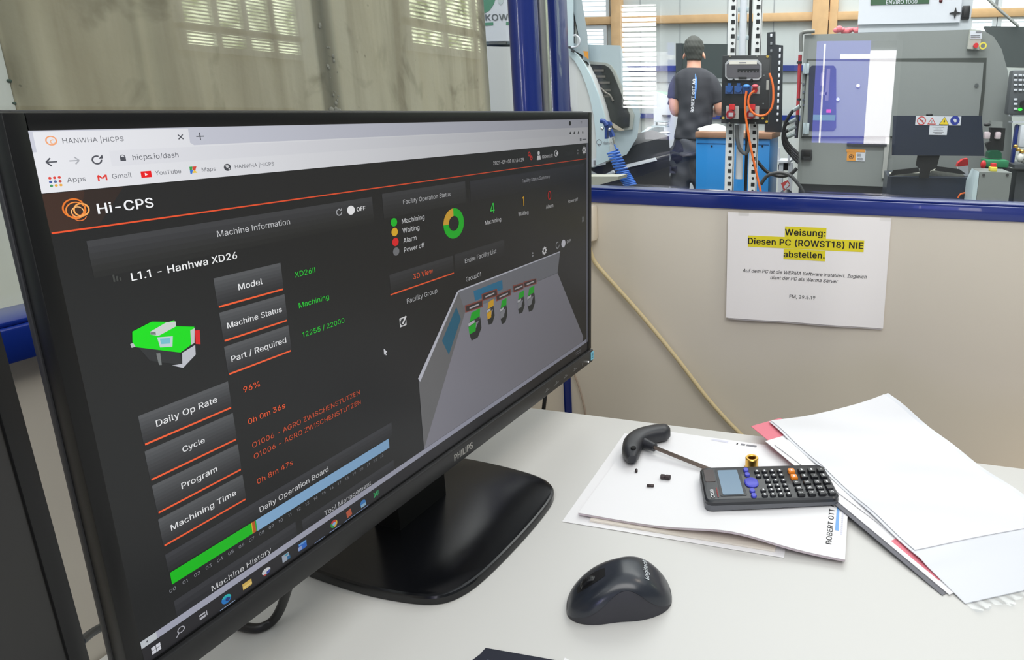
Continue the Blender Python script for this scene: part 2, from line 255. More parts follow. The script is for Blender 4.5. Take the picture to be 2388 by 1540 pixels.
# ------------------------------------------------------------------ mesh builder
class MB:
    def __init__(s):
        s.bm = bmesh.new()
    def _add(s, pts, faces, m=0):
        vs = [s.bm.verts.new(p) for p in pts]
        for f in faces:
            try:
                fc = s.bm.faces.new([vs[i] for i in f]); fc.material_index = m
            except ValueError:
                pass
        return s
    def poly(s, pts, m=0):
        return s._add(pts, [tuple(range(len(pts)))], m)
    def prism(s, pts, d, m=0):
        """closed outline pts (list of 3D points) extruded by the vector d"""
        n = len(pts); d = V(d)
        P = [V(p) for p in pts] + [V(p) + d for p in pts]
        F = [tuple(range(n))[::-1], tuple(range(n, 2 * n))] + [(i, (i + 1) % n, n + (i + 1) % n, n + i) for i in range(n)]
        return s._add(P, F, m)
    def box(s, c, size, m=0, rot=None, bev=0.0, seg=2):
        b = bmesh.new(); bmesh.ops.create_cube(b, size=1.0)
        for v in b.verts: v.co = V((v.co.x * size[0], v.co.y * size[1], v.co.z * size[2]))
        if bev: bmesh.ops.bevel(b, geom=b.edges[:], offset=bev, segments=seg, affect='EDGES', profile=0.5)
        M = Matrix.Translation(V(c)) @ (rot.to_4x4() if rot is not None else Matrix.Identity(4))
        return s.join(b, M, m)
    def join(s, b, M=Matrix.Identity(4), m=None):
        b.verts.ensure_lookup_table(); b.verts.index_update()
        vs = [s.bm.verts.new(M @ v.co) for v in b.verts]
        for f in b.faces:
            try:
                fc = s.bm.faces.new([vs[v.index] for v in f.verts]); fc.material_index = f.material_index if m is None else m
            except ValueError:
                pass
        b.free(); return s
    def span(s, a, b, m=0, bev=0.0):
        a = V(a); b = V(b)
        return s.box((a + b) / 2, [abs(b[i] - a[i]) for i in range(3)], m, None, bev)
    def cyl(s, p0, p1, r0, r1=None, n=24, m=0, caps=True):
        p0 = V(p0); p1 = V(p1); r1 = r0 if r1 is None else r1
        z = (p1 - p0).normalized(); x = z.orthogonal().normalized(); y = z.cross(x)
        P = []
        for p, r in ((p0, r0), (p1, r1)):
            P += [p + (x * math.cos(2 * PI * i / n) + y * math.sin(2 * PI * i / n)) * r for i in range(n)]
        F = [(i, (i + 1) % n, n + (i + 1) % n, n + i) for i in range(n)]
        if caps: F += [tuple(range(n))[::-1], tuple(range(n, 2 * n))]
        return s._add(P, F, m)
    def tube(s, pts, r, n=10, m=0, sub=6, closed_ends=True):
        """round tube along a smoothed path; r number or list"""
        pts = [V(p) for p in pts]
        rs = r if isinstance(r, (list, tuple)) else [r] * len(pts)
        if sub > 1 and len(pts) > 2:
            Q = []; RR = []
            for i in range(len(pts) - 1):
                p0 = pts[max(i - 1, 0)]; p1 = pts[i]; p2 = pts[i + 1]; p3 = pts[min(i + 2, len(pts) - 1)]
                for k in range(sub):
                    t = k / sub
                    Q.append(0.5 * ((2 * p1) + (p2 - p0) * t + (2 * p0 - 5 * p1 + 4 * p2 - p3) * t * t + (3 * p1 - p0 - 3 * p2 + p3) * t ** 3))
                    RR.append(rs[i] * (1 - t) + rs[i + 1] * t)
            Q.append(pts[-1]); RR.append(rs[-1])
            pts, rs = Q, RR
        P = []; prev = None
        for i, p in enumerate(pts):
            t = (pts[min(i + 1, len(pts) - 1)] - pts[max(i - 1, 0)])
            if t.length < 1e-9: t = V((0, 0, 1))
            t.normalize()
            if prev is None: x = t.orthogonal().normalized()
            else:
                x = prev - t * prev.dot(t)
                x = x.normalized() if x.length > 1e-6 else t.orthogonal().normalized()
            prev = x; y = t.cross(x)
            P += [p + (x * math.cos(2 * PI * k / n) + y * math.sin(2 * PI * k / n)) * rs[i] for k in range(n)]
        F = []
        for i in range(len(pts) - 1):
            F += [(i * n + k, i * n + (k + 1) % n, (i + 1) * n + (k + 1) % n, (i + 1) * n + k) for k in range(n)]
        if closed_ends: F += [tuple(range(n))[::-1], tuple(range((len(pts) - 1) * n, len(pts) * n))]
        return s._add(P, F, m)
    def ball(s, c, r, m=0, seg=20, rings=12, rot=None):
        b = bmesh.new(); bmesh.ops.create_uvsphere(b, u_segments=seg, v_segments=rings, radius=1.0)
        r = (r, r, r) if not isinstance(r, (tuple, list)) else r
        M = Matrix.Translation(V(c)) @ (rot.to_4x4() if rot is not None else Matrix.Identity(4)) @ Matrix.Diagonal((r[0], r[1], r[2], 1))
        return s.join(b, M, m)
    def lathe(s, prof, c=(0, 0, 0), n=32, m=0, axis=(0, 0, 1)):
        c = V(c); z = V(axis).normalized(); x = z.orthogonal().normalized(); y = z.cross(x)
        P = []
        for r, h in prof:
            P += [c + z * h + (x * math.cos(2 * PI * i / n) + y * math.sin(2 * PI * i / n)) * r for i in range(n)]
        F = []
        for j in range(len(prof) - 1):
            F += [(j * n + i, j * n + (i + 1) % n, (j + 1) * n + (i + 1) % n, (j + 1) * n + i) for i in range(n)]
        return s._add(P, F, m)
    def grid(s, fn, nu, nv, m=0, thick=None):
        """surface fn(s,t); with thick (vector) it becomes a closed slab"""
        P = [V(fn(i / nu, j / nv)) for j in range(nv + 1) for i in range(nu + 1)]
        F = [(j * (nu + 1) + i, j * (nu + 1) + i + 1, (j + 1) * (nu + 1) + i + 1, (j + 1) * (nu + 1) + i) for j in range(nv) for i in range(nu)]
        if thick is not None:
            N = len(P); d = V(thick); P += [p + d for p in P]
            F += [tuple(N + k for k in f[::-1]) for f in F]
            ring = [i for i in range(nu + 1)] + [(j + 1) * (nu + 1) - 1 for j in range(1, nv + 1)] + [nv * (nu + 1) + i for i in range(nu - 1, -1, -1)] + [j * (nu + 1) for j in range(nv - 1, 0, -1)]
            F += [(ring[k + 1 if k + 1 < len(ring) else 0], ring[k], N + ring[k], N + ring[k + 1 if k + 1 < len(ring) else 0]) for k in range(len(ring))]
        return s._add(P, F, m)
    def text(s, txt, fn, width=None, cap=None, m=0, bold=0.0, center=False, shear=0.0):
        """fn(x, y) -> 3D point; text starts at 0,0 on its base line"""
        vs, fs, w = glyphs(txt, bold)
        if width is None: k = cap / CAPH; kx = k
        else:
            kx = width / w; k = kx if cap is None else cap / CAPH
        off = -w * kx / 2 if center else 0.0
        P = [V(fn(off + x * kx + shear * y * k, y * k)) for x, y in vs]
        if bold:                             # the three strokes of a heavy letter lie a hair apart
            o_ = V(fn(0, 0)); up = V(fn(0, k)) - o_; nn = (V(fn(k, 0)) - o_).cross(up).normalized() * up.length * 0.004; n3 = len(P) // 3
            P = [p + nn * (i // n3) for i, p in enumerate(P)]
        return s._add(P, fs, m)
    def build(s, name, mats, parent=None, smooth=True, ang=35, recalc=True):
        if recalc: bmesh.ops.recalc_face_normals(s.bm, faces=s.bm.faces[:])
        if parent is not None:
            s.bm.transform(FRAME.get(root_of(parent).name, Matrix.Identity(4)).inverted())
        me = bpy.data.meshes.new(name); s.bm.to_mesh(me); s.bm.free()
        for q in (mats if isinstance(mats, (list, tuple)) else [mats]): me.materials.append(q)
        if smooth:
            me.shade_smooth(); me.set_sharp_from_angle(angle=math.radians(ang))
        o = bpy.data.objects.new(name, me); COL.objects.link(o)
        if parent is not None: o.parent = parent
        return o
FRAME = {}
def root_of(o):
    while o.parent is not None: o = o.parent
    return o
def tag(o, label=None, cat=None, group=None, kind=None):
    if label: o['label'] = label
    if cat: o['category'] = cat
    if group: o['group'] = group
    if kind: o['kind'] = kind
    return o
def thing(name, label, cat, loc=(0, 0, 0), rotz=0.0, group=None):
    """an Empty at the base of the thing; its parts are built in world coordinates and stored in its frame"""
    o = bpy.data.objects.new(name, None); COL.objects.link(o)
    o.empty_display_size = 0.05
    o.location = loc; o.rotation_euler = (0, 0, rotz)
    FRAME[o.name] = Matrix.Translation(V(loc)) @ Matrix.Rotation(rotz, 4, 'Z')
    return tag(o, label, cat, group)
def struct(o):
    o['kind'] = 'structure'; return o
def single(mb, name, mats, label, cat, loc=None, group=None, **k):
    """a thing that is one mesh, with its origin at loc"""
    if loc is not None: mb.bm.transform(Matrix.Translation(-V(loc)))
    o = mb.build(name, mats, **k)
    if loc is not None: o.location = loc
    return tag(o, label, cat, group)
FLOOR = -0.74
# ================================================================== setting
BLUE = mat('blue_paint', (16, 42, 124), 0.3, noise=0.05, scale=8, coat=0.4)
BLUE_D = BLUE
GLASS = glass('window_glass')
PANEL = mat('partition_panel', (222, 214, 199), 0.55, noise=0.03, scale=3)
WHITE_SHEET = mat('white_wall_sheet', (192, 196, 194), 0.6, noise=0.02, scale=2)
GREY_SHEET = mat('grey_wall_sheet', (150, 154, 156), 0.6)
TIMBER = mat('timber', (205, 165, 118), 0.7, noise=0.18, scale=9, bump=0.1)
CONC_G = mat('hall_concrete', (132, 132, 128), 0.85, noise=0.15, scale=4, bump=0.2)
STEEL = mat('steel', (190, 190, 185), 0.32, metal=1.0)
CHROME = mat('chrome', (225, 225, 225), 0.12, metal=1.0)
BLACK = mat('black_plastic', (20, 20, 21), 0.38)
WHITE_P = mat('white_plastic', (232, 230, 224), 0.4)

# floor slab under office and hall
b = MB(); b.span((-6, -6, FLOOR - 0.1), (6, 9, FLOOR)); struct(b.build('floor', CONC_G))

# partition with the notice: plane y = 0
RZ0, RZ1 = 0.2724, 0.3016
XR = 2.4
b = MB(); b.span((-0.556, 0.004, FLOOR), (XR, 0.045, RZ0 + 0.01)); struct(b.build('wall_right', PANEL))
b = MB(); b.span((-0.556, 0.0, RZ0), (XR, 0.05, RZ1 - 0.004), bev=0.0018)
b.span((-0.556, 0.006, RZ1 - 0.004), (XR, 0.05, RZ1), bev=0.0015)
struct(b.build('trim_1', BLUE))
b = MB(); b.span((-0.556, 0.043, RZ1 - 0.002), (XR, 0.049, 1.35)); struct(b.build('window_1', GLASS, smooth=False))

# partition on the left, 88.65 degrees to the first one; L(t, off, z): t metres along it from the corner, off metres outwards
LA = V((math.cos(math.radians(88.6546)), math.sin(math.radians(88.6546)), 0)); LN = V((-LA.y, LA.x, 0))
CORNER = V((-0.55023, 0, 0))
def L(t, off, z): return CORNER + LA * t + LN * off + V((0, 0, z))
def lspan(b, t0, t1, o0, o1, z0, z1, m=0, bev=0.0):
    c = L((t0 + t1) / 2, (o0 + o1) / 2, (z0 + z1) / 2)
    return b.box(c, (abs(t1 - t0), abs(o1 - o0), abs(z1 - z0)), m, Matrix.Rotation(math.radians(88.6546), 3, 'Z'), bev)
b = MB(); lspan(b, -2.3, -0.004, 0.018, 0.055, FLOOR, RZ0 + 0.01); struct(b.build('wall_left', PANEL))
b = MB(); lspan(b, -2.3, -0.004, 0.0, 0.05, RZ0, RZ1 - 0.004, bev=0.0018); lspan(b, -2.3, -0.004, 0.006, 0.05, RZ1 - 0.004, RZ1, bev=0.0015)
struct(b.build('trim_2', BLUE))
b = MB(); lspan(b, -2.3, -0.10, 0.044, 0.050, RZ1 - 0.002, 1.35); struct(b.build('window_2', GLASS, smooth=False))
# corner post with its grooved front, then the round blue column and the steel tube standing on the left rail
b = MB(); b.span((-0.5985, 0.0, FLOOR), (-0.554, 0.0565, 1.35), bev=0.002)
b.span((-0.5815, -0.0025, FLOOR), (-0.571, 0.004, 1.35), bev=0.001)
struct(b.build('trim_3', BLUE))
p = hy(1225, 130, -0.10)
b = MB(); b.cyl((p.x, p.y, RZ1), (p.x, p.y, 1.35), 0.0252, n=40); struct(b.build('trim_4', BLUE))
p = hy(1265, 130, -0.05)
b = MB(); b.cyl((p.x, p.y, RZ1), (p.x, p.y, 1.35), 0.0132, n=32); struct(b.build('trim_5', STEEL))

# rough concrete wall right outside the left panes
def concrete():
    m = bpy.data.materials.new('raw_concrete'); m.use_nodes = True
    nt = m.node_tree; p = nt.nodes['Principled BSDF']; p.inputs['Roughness'].default_value = 0.9
    p.inputs['Specular IOR Level'].default_value = 0.15
    N = nt.nodes.new; lk = nt.links.new
    tc = N('ShaderNodeTexCoord')
    def noise(scale, sc3, detail=6, dist=0.0):
        mp = N('ShaderNodeMapping'); mp.inputs['Scale'].default_value = sc3
        n = N('ShaderNodeTexNoise'); n.inputs['Scale'].default_value = scale; n.inputs['Detail'].default_value = detail
        n.inputs['Distortion'].default_value = dist
        lk(tc.outputs['Object'], mp.inputs[0]); lk(mp.outputs[0], n.inputs['Vector']); return n.outputs['Fac']
    def ramp(src, stops):
        r = N('ShaderNodeValToRGB'); e = r.color_ramp.elements
        while len(e) < len(stops): e.new(0.5)
        for el, (pos, c) in zip(e, stops): el.position = pos; el.color = c
        lk(src, r.inputs[0]); return r.outputs[0]
    def mul(a, b2, f=1.0):
        x = N('ShaderNodeMix'); x.data_type = 'RGBA'; x.blend_type = 'MULTIPLY'; x.inputs[0].default_value = f
        lk(a, x.inputs[6]); lk(b2, x.inputs[7]); return x.outputs[2]
    W = (1, 1, 1, 1)
    base = ramp(noise(2.2, (1, 1, 0.7)), [(0.3, rgb(196, 185, 156)), (0.5, rgb(204, 195, 170)), (0.72, rgb(208, 202, 184))])
    runs = ramp(noise(5.0, (1, 3.2, 0.22), 5, 0.3), [(0.32, rgb(214, 210, 204)), (0.55, W), (0.8, rgb(244, 240, 230))])
    spots = ramp(noise(48, (1, 1, 0.8), 3), [(0.235, rgb(120, 116, 104)), (0.29, W)])
    blot = ramp(noise(7.5, (1, 1, 0.8), 7, 1.2), [(0.30, rgb(172, 168, 156)), (0.45, W)])
    # dark bands down the wall: painted shadow strip at the left end, joint, streaks
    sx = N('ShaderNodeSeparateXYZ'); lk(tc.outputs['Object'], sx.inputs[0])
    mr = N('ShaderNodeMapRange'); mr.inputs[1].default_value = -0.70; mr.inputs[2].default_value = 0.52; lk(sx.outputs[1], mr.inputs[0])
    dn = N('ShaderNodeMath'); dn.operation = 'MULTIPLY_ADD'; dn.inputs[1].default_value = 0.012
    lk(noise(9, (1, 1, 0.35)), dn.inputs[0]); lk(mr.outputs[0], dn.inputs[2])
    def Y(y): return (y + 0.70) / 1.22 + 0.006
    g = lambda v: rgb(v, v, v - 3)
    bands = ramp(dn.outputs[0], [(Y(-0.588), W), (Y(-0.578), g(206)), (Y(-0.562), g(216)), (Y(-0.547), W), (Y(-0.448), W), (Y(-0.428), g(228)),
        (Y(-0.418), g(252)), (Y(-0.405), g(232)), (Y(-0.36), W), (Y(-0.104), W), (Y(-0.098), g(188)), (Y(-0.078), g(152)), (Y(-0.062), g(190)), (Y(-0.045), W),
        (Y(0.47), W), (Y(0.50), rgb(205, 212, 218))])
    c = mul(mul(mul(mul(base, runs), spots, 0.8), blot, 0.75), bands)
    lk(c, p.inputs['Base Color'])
    bp = N('ShaderNodeBump'); bp.inputs['Strength'].default_value = 0.25; bp.inputs['Distance'].default_value = 0.004
    lk(noise(30, (1, 1, 1)), bp.inputs['Height']); lk(bp.outputs[0], p.inputs['Normal'])
    return m
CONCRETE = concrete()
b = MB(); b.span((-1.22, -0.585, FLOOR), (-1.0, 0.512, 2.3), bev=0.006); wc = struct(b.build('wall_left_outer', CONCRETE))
# broken strip of the shuttering joint with crumbled aggregate
JOINT = mat('joint_concrete', (150, 146, 134), 0.95, noise=0.35, scale=60, bump=0.9)
b = MB()
for k in range(60):
    z = random.uniform(0.2, 0.62); y = -0.068 + random.gauss(0, 0.006) + (0.004 if z < 0.42 else -0.004)
    r = random.uniform(0.0015, 0.0055) * (1.3 if z < 0.46 else 0.6)
    b.ball((-0.999, y, z), (r * 0.5, r, r * random.uniform(0.8, 1.5)), 0, 7, 5)
b.build('joint_rubble', JOINT, wc)
PLASTER = mat('light_plaster', (226, 228, 222), 0.8, noise=0.03, scale=6)
b = MB(); b.span((-1.2, -1.1, FLOOR), (-1.004, -0.585, 2.3)); pw_ = struct(b.build('wall_left_plaster', PLASTER))
b = MB(); q = hx(28, 189, -1.004); b.box(q, (0.004, 0.011, 0.004), 0, None, 0.0015)
q = hx(33, 241, -1.004); b.ball(q, 0.0018); b.build('wall_plug', mat('dark_green_plug', (34, 62, 48), 0.6), pw_)

# hall: back wall of white sheets with timber frame, blue crash rails
YB = 8.0
b = MB(); b.span((-6, YB, FLOOR), (4.2, YB + 0.1, 3.6))
for x in (-4.3, -3.0, -2.42, -1.75, -1.12, 0.2, 0.9, 1.6, 2.4):
    b.span((x, YB - 0.006, FLOOR), (x + 0.012, YB, 3.6), 1)
wb_ = struct(b.build('wall_back', [WHITE_SHEET, GREY_SHEET]))
z0, z1 = hy(1560, 56, YB).z, hy(1560, 38, YB).z
b = MB(); b.span((-6, YB - 0.10, z0), (4.2, YB, z1), bev=0.006); struct(b.build('trim_6', TIMBER))
b = MB(); a, c = hy(1424, 50, YB - 0.14), hy(1447, 50, YB - 0.14)
b.span((a.x, YB - 0.14, FLOOR), (c.x, YB, 3.6), bev=0.008); struct(b.build('trim_7', TIMBER))
b = MB(); a, c = hy(1894, 40, YB - 0.14), hy(1953, 40, YB - 0.14)
b.span((a.x, YB - 0.14, FLOOR), ((a.x * 0.36 + c.x * 0.64), YB, 3.6), bev=0.01); b.span((a.x * 0.33 + c.x * 0.67, YB - 0.11, FLOOR), (c.x, YB, 3.6), bev=0.01)
struct(b.build('trim_8', TIMBER))
z0, z1 = hy(1560, 167, YB).z, hy(1560, 154, YB).z
b = MB(); b.span((-6, YB - 0.06, z0), (1.3, YB, z1)); struct(b.build('trim_9', BLUE))
b = MB(); b.span((-6, YB - 0.02, hy(1560, 192, YB).z), (1.3, YB, z0)); struct(b.build('trim_10', GREY_SHEET))
z0, z1 = hy(1840, 281, YB).z, hy(1840, 269, YB).z
b = MB(); b.span((-3, YB - 0.06, z0), (1.3, YB, z1)); struct(b.build('trim_11', BLUE))

# windows in the hall: each has a frame, a bright pane and a slatted blind
DAY_BACK = emit('daylight_white', (255, 255, 252), 2.4, noise=(205, 226, 240), scale=5, stretch=(1, 1, 3))
DAY_TREE = emit('daylight_trees', (246, 255, 220), 8.0, noise=(70, 92, 36), scale=7)
DAY_HOT = emit('daylight_hot', (255, 253, 248), 30.0)
FRAME_M = mat('window_frame_grey', (200, 203, 206), 0.5)
SLAT = mat('blind_slat', (196, 200, 204), 0.45)
def window(n, org, ex, ez, w, h, pane_m, slats, nrm, panes=1, fw=0.05, tilt=0.5, cover=0.5):
    """frame, pane and blind on a wall plane: org lower left corner, ex along, ez up, nrm towards the viewer"""
    ex = V(ex).normalized(); ez = V(ez); nrm = V(nrm); org = V(org)
    def bar(b, s0, s1, z0, z1, d0, d1, m=0):
        b.prism([org + ex * s0 + ez * z0 + nrm * d0, org + ex * s1 + ez * z0 + nrm * d0, org + ex * s1 + ez * z1 + nrm * d0, org + ex * s0 + ez * z1 + nrm * d0], nrm * (d1 - d0), m)
    b = MB(); bar(b, -fw, w + fw, -fw, 0, 0, 0.05); bar(b, -fw, w + fw, h, h + fw, 0, 0.05); bar(b, -fw, 0, 0, h, 0, 0.05); bar(b, w, w + fw, 0, h, 0, 0.05)
    for k in range(1, panes): bar(b, w * k / panes - fw / 2, w * k / panes + fw / 2, 0, h, 0, 0.05)
    f = struct(b.build('window_%d' % n, FRAME_M))
    b = MB(); bar(b, 0, w, 0, h, 0.004, 0.008); b.build('pane', pane_m, f)
    if slats:
        b = MB()
        for k in range(slats):
            z = h * (k + 0.5) / slats; t = h / slats
            for j in range(panes):
                s0 = w * j / panes + fw * 0.55 * (j > 0) + 0.004; s1 = w * (j + 1) / panes - fw * 0.55 * (j < panes - 1) - 0.004
                P = [org + ex * s0 + ez * (z + t * cover * 0.5) + nrm * 0.03, org + ex * s1 + ez * (z + t * cover * 0.5) + nrm * 0.03,
                     org + ex * s1 + ez * (z - t * cover * 0.5) + nrm * 0.045, org + ex * s0 + ez * (z - t * cover * 0.5) + nrm * 0.045]
                b.prism(P, nrm * 0.0015 + ez * 0.0008)
        b.build('blind', SLAT, f)
    return f
def hall_window(n, u0, v0, u1, v1, slats, Y=YB, pm=None):
    a = hy(u0, v1, Y); c = hy(u1, v0, Y)
    return window(n, (a.x, Y - 0.02, a.z), (1, 0, 0), (0, 0, 1), c.x - a.x, c.z - a.z, pm or DAY_BACK, slats, (0, -1, 0), cover=0.28)
hall_window(3, 1352, -60, 1415, 46, 9)
hall_window(4, 1358, 69, 1411, 108, 4)
hall_window(5, 2266, -60, 2316, 21, 6)
hall_window(6, 2334, -60, 2400, 21, 6)
hall_window(7, 2262, 48, 2312, 82, 3)
hall_window(8, 2330, 46, 2400, 82, 3)
# east wall of the hall with the windows that mirror in the left panes
b = MB(); b.span((4.0, -0.6, FLOOR), (4.2, YB, 3.6)); struct(b.build('wall_east', WHITE_SHEET))
window(9, (3.99, 3.80, 0.90), (0, -1, 0), (0, 0, 1), 1.02, 0.10, DAY_TREE, 4, (-1, 0, 0), panes=4, fw=0.05, cover=0.55)
window(10, (3.99, 3.80, 1.06), (0, -1, 0), (0, 0, 1), 1.02, 1.2, DAY_TREE, 44, (-1, 0, 0), panes=4, fw=0.05, cover=0.5)
window(11, (3.99, 7.12, 1.15), (0, -1, 0), (0, 0, 1), 1.8, 0.17, DAY_TREE, 4, (-1, 0, 0), panes=3, fw=0.09, cover=0.5)
window(12, (3.99, 7.12, 1.42), (0, -1, 0), (0, 0, 1), 1.8, 1.2, DAY_TREE, 27, (-1, 0, 0), panes=3, fw=0.09, cover=0.5)
# far side of the office and of the hall, behind the viewer
b = MB(); b.span((-6, -4.1, FLOOR), (4.2, -4.0, 3.0)); struct(b.build('wall_rear', GREY_SHEET))
b = MB(); b.span((2.4, -4.0, FLOOR), (2.5, 0.05, 3.0)); struct(b.build('wall_office_east', GREY_SHEET))
b = MB(); b.span((-6.1, -4.0, FLOOR), (-6.0, YB, 3.6)); struct(b.build('wall_west', WHITE_SHEET))
# slatted window behind the viewer that mirrors in the pane above the notice
window(13, (-1.565, -3.97, 0.462), (-1, 0, 0), (0, 0, 1), 0.297, 0.797, DAY_HOT, 21, (0, 1, 0), fw=0.02, cover=0.34)
# added pillar, blocks a second mirror image of the lilac panel
b = MB(); b.span((-0.66, -2.75, FLOOR), (-0.32, -2.35, 3.0)); struct(b.build('reflection_blocker', GREY_SHEET))
# door stand-in behind the viewer; lilac and curtain panels glow for the reflection
LILAC = emit('lilac_glow', (135, 140, 255), 3.4)
CURT = emit('white_glow', (255, 250, 255), 7.0)
f = MB()
for s in ((-0.36, -0.30, 0.1, 1.02), (0.29, 0.33, 0.1, 1.02), (-0.36, 0.33, 0.97, 1.02), (-0.36, 0.33, -0.74, 0.21)):
    f.span((s[0], -4.0, s[2]), (s[1], -3.96, s[3]))
f = struct(f.build('door_1', FRAME_M))
b = MB(); b.span((-0.30, -3.985, 0.21), (0.10, -3.98, 0.97)); b.build('glow_panel', LILAC, f)
b = MB(); b.span((0.10, -3.985, 0.21), (0.29, -3.978, 0.90)); b.build('curtain', CURT, f)
b = MB(); b.span((-0.245, -3.978, 0.21), (-0.232, -3.97, 0.95)); b.span((-0.12, -3.978, 0.84), (0.10, -3.97, 0.875)); b.build('highlight_bars', CURT, f)  # white highlights of the mirrored view, added as glowing bars
# ================================================================== desk and what lies on it
DESK_M = mat('desk_laminate', (208, 207, 203), 0.42, noise=0.015, scale=5)
d = thing('desk', 'long off-white laminate desk carrying the monitor, papers and mouse', 'desk', (0.2, -1.0, FLOOR))
b = MB(); b.prism([L(-0.352, 0.0165, -0.026), V((1.1, -0.352, -0.026)), V((1.1, -1.75, -0.026)), L(-1.75, 0.0165, -0.026)], (0, 0, 0.026)); bmesh.ops.bevel(b.bm, geom=b.bm.edges[:], offset=0.002, segments=2, affect='EDGES'); b.build('desk_top', DESK_M, d)
for x, y in ((-0.52, -0.42), (-0.52, -1.68), (1.04, -0.42), (1.04, -1.68)):
    b = MB(); b.span((x - 0.03, y - 0.03, FLOOR), (x + 0.03, y + 0.03, -0.026), bev=0.003); b.build('leg', STEEL, d)

# ---------------------------------------------------------------- monitors
MW, MH = 0.5976, 0.33615
BEZ = mat('bezel_black', (18, 18, 19), 0.4, spec=0.3)
CHIN = mat('bezel_chin', (34, 34, 35), 0.42)
SCR_BG = lcd('screen_dark', (30, 31, 32))
GLOSSB = mat('stand_black', (13, 14, 17), 0.22, spec=0.5)
SHELL = mat('monitor_shell', (40, 40, 44), 0.45)
mon_TL = V((-0.40694, -0.94076, 0.43961)); MYAW = 1.47632; MTILT = -0.03586
def monitor(label, TL, yaw, tilt, off=False):
    e = V((math.cos(yaw), math.sin(yaw), 0)); base = TL + e * MW / 2; base.z = 0
    t = thing('monitor', label, 'monitor', base, yaw)
    R = Matrix.Rotation(yaw, 3, 'Z') @ Matrix.Rotation(-tilt, 3, 'X')
    def S(x, z, d):                      # screen metres from the top left corner, d towards the viewer
        return TL + R @ V((x, -d, z))
    def bx(b, x0, x1, z0, z1, d0, d1, m=0, bev=0.0):
        c = S((x0 + x1) / 2, (z0 + z1) / 2, (d0 + d1) / 2)
        return b.box(c, (abs(x1 - x0), abs(d1 - d0), abs(z1 - z0)), m, R, bev)
    g = 0.009; zb = -MH - 0.0015
    b = MB()
    bx(b, -g, 0.0, zb, g, -0.012, 0.0012, 0, 0.0008); bx(b, MW, MW + g, zb, g, -0.012, 0.0012, 0, 0.0008)
    bx(b, 0, MW, 0.0, g, -0.012, 0.0012, 0, 0.0008); bx(b, 0, MW, zb, -MH, -0.012, 0.0002)
    b.build('bezel', BEZ, t)
    b = MB(); bx(b, -g - 0.001, MW + g + 0.001, zb - 0.0205, zb - 0.0005, -0.016, 0.0045, 0, 0.0022)
    chin = b.build('chin', CHIN, t)
    b = MB(); bx(b, -g - 0.001, MW + g + 0.001, zb - 0.0205, g + 0.0006, -0.0165, -0.0115, 0, 0.0015)
    # domed back
    b.prism([S(0.05, -0.03, -0.016), S(MW - 0.05, -0.03, -0.016), S(MW - 0.05, zb + 0.01, -0.016), S(0.05, zb + 0.01, -0.016)], R @ V((0, 0.014, 0)))
    b.prism([S(0.13, -0.07, -0.029), S(MW - 0.13, -0.07, -0.029), S(MW - 0.13, zb + 0.05, -0.029), S(0.13, zb + 0.05, -0.029)], R @ V((0, 0.018, 0)))
    b.build('back_shell', SHELL, t)
    b = MB(); bx(b, 0, MW, -MH, 0, -0.004, 0.0)
    scr = b.build('screen', mat('screen_off', (26, 25, 24), 0.3) if off else SCR_BG, t)
    # stand: rounded base plate and column
    def B(al, fw, z): return V((TL.x, TL.y, 0)) + e * al + V((e.y, -e.x, 0)) * fw + V((0, 0, z))
    out = [(0.188, -0.13), (0.183, -0.05), (0.187, 0.005), (0.196, 0.040), (0.214, 0.056), (0.245, 0.0625), (0.30, 0.064), (0.350, 0.0615), (0.378, 0.056), (0.394, 0.044), (0.405, 0.018), (0.410, -0.03), (0.410, -0.09), (0.404, -0.14), (0.38, -0.152), (0.30, -0.155), (0.21, -0.15)]
    n = len(out); sm = []
    for i in range(n):
        p0, p1, p2, p3 = out[i - 1], out[i], out[(i + 1) % n], out[(i + 2) % n]
        for k in range(5):
            u = k / 5
            sm.append(tuple(0.5 * (2 * p1[j] + (p2[j] - p0[j]) * u + (2 * p0[j] - 5 * p1[j] + 4 * p2[j] - p3[j]) * u * u + (3 * p1[j] - p0[j] - 3 * p2[j] + p3[j]) * u ** 3) for j in (0, 1)))
    cx_, cf_ = 0.297, -0.045
    N = len(sm); P = []; F = []
    lay = [(1.0, 0.001), (1.0, 0.0075), (0.992, 0.0095), (0.975, 0.0105)]
    for k, z in lay: P += [B(cx_ + (a - cx_) * k, cf_ + (f - cf_) * k, z) for a, f in sm]
    for j in range(len(lay) - 1): F += [(j * N + i, j * N + (i + 1) % N, (j + 1) * N + (i + 1) % N, (j + 1) * N + i) for i in range(N)]
    F += [tuple(range(N))[::-1], tuple(range((len(lay) - 1) * N, len(lay) * N))]
    b = MB(); b._add(P, F); b.build('stand_base', GLOSSB, t, ang=25)
    b = MB(); b.prism([B(0.262, -0.062, 0.010), B(0.334, -0.062, 0.010), B(0.334, -0.098, 0.010), B(0.262, -0.098, 0.010)], (0, 0, 0.235)); b.build('stand_column', BEZ, t)
    return t, scr, chin, S
M1, SCR, CHN, S1 = monitor('large black monitor in the foreground showing the dark Hi-CPS machine dashboard', mon_TL, MYAW, MTILT)
# second monitor at the left edge, switched off
ye = math.radians(101); ee = V((math.cos(ye), math.sin(ye), 0))
edge = V((-0.3685, -0.9925, 0.45))
M2, _s, _c, _S = monitor('switched-off dark monitor cut off by the left photo edge, beside the lit one', edge - ee * (MW + 0.009) , ye, 0.0, True)

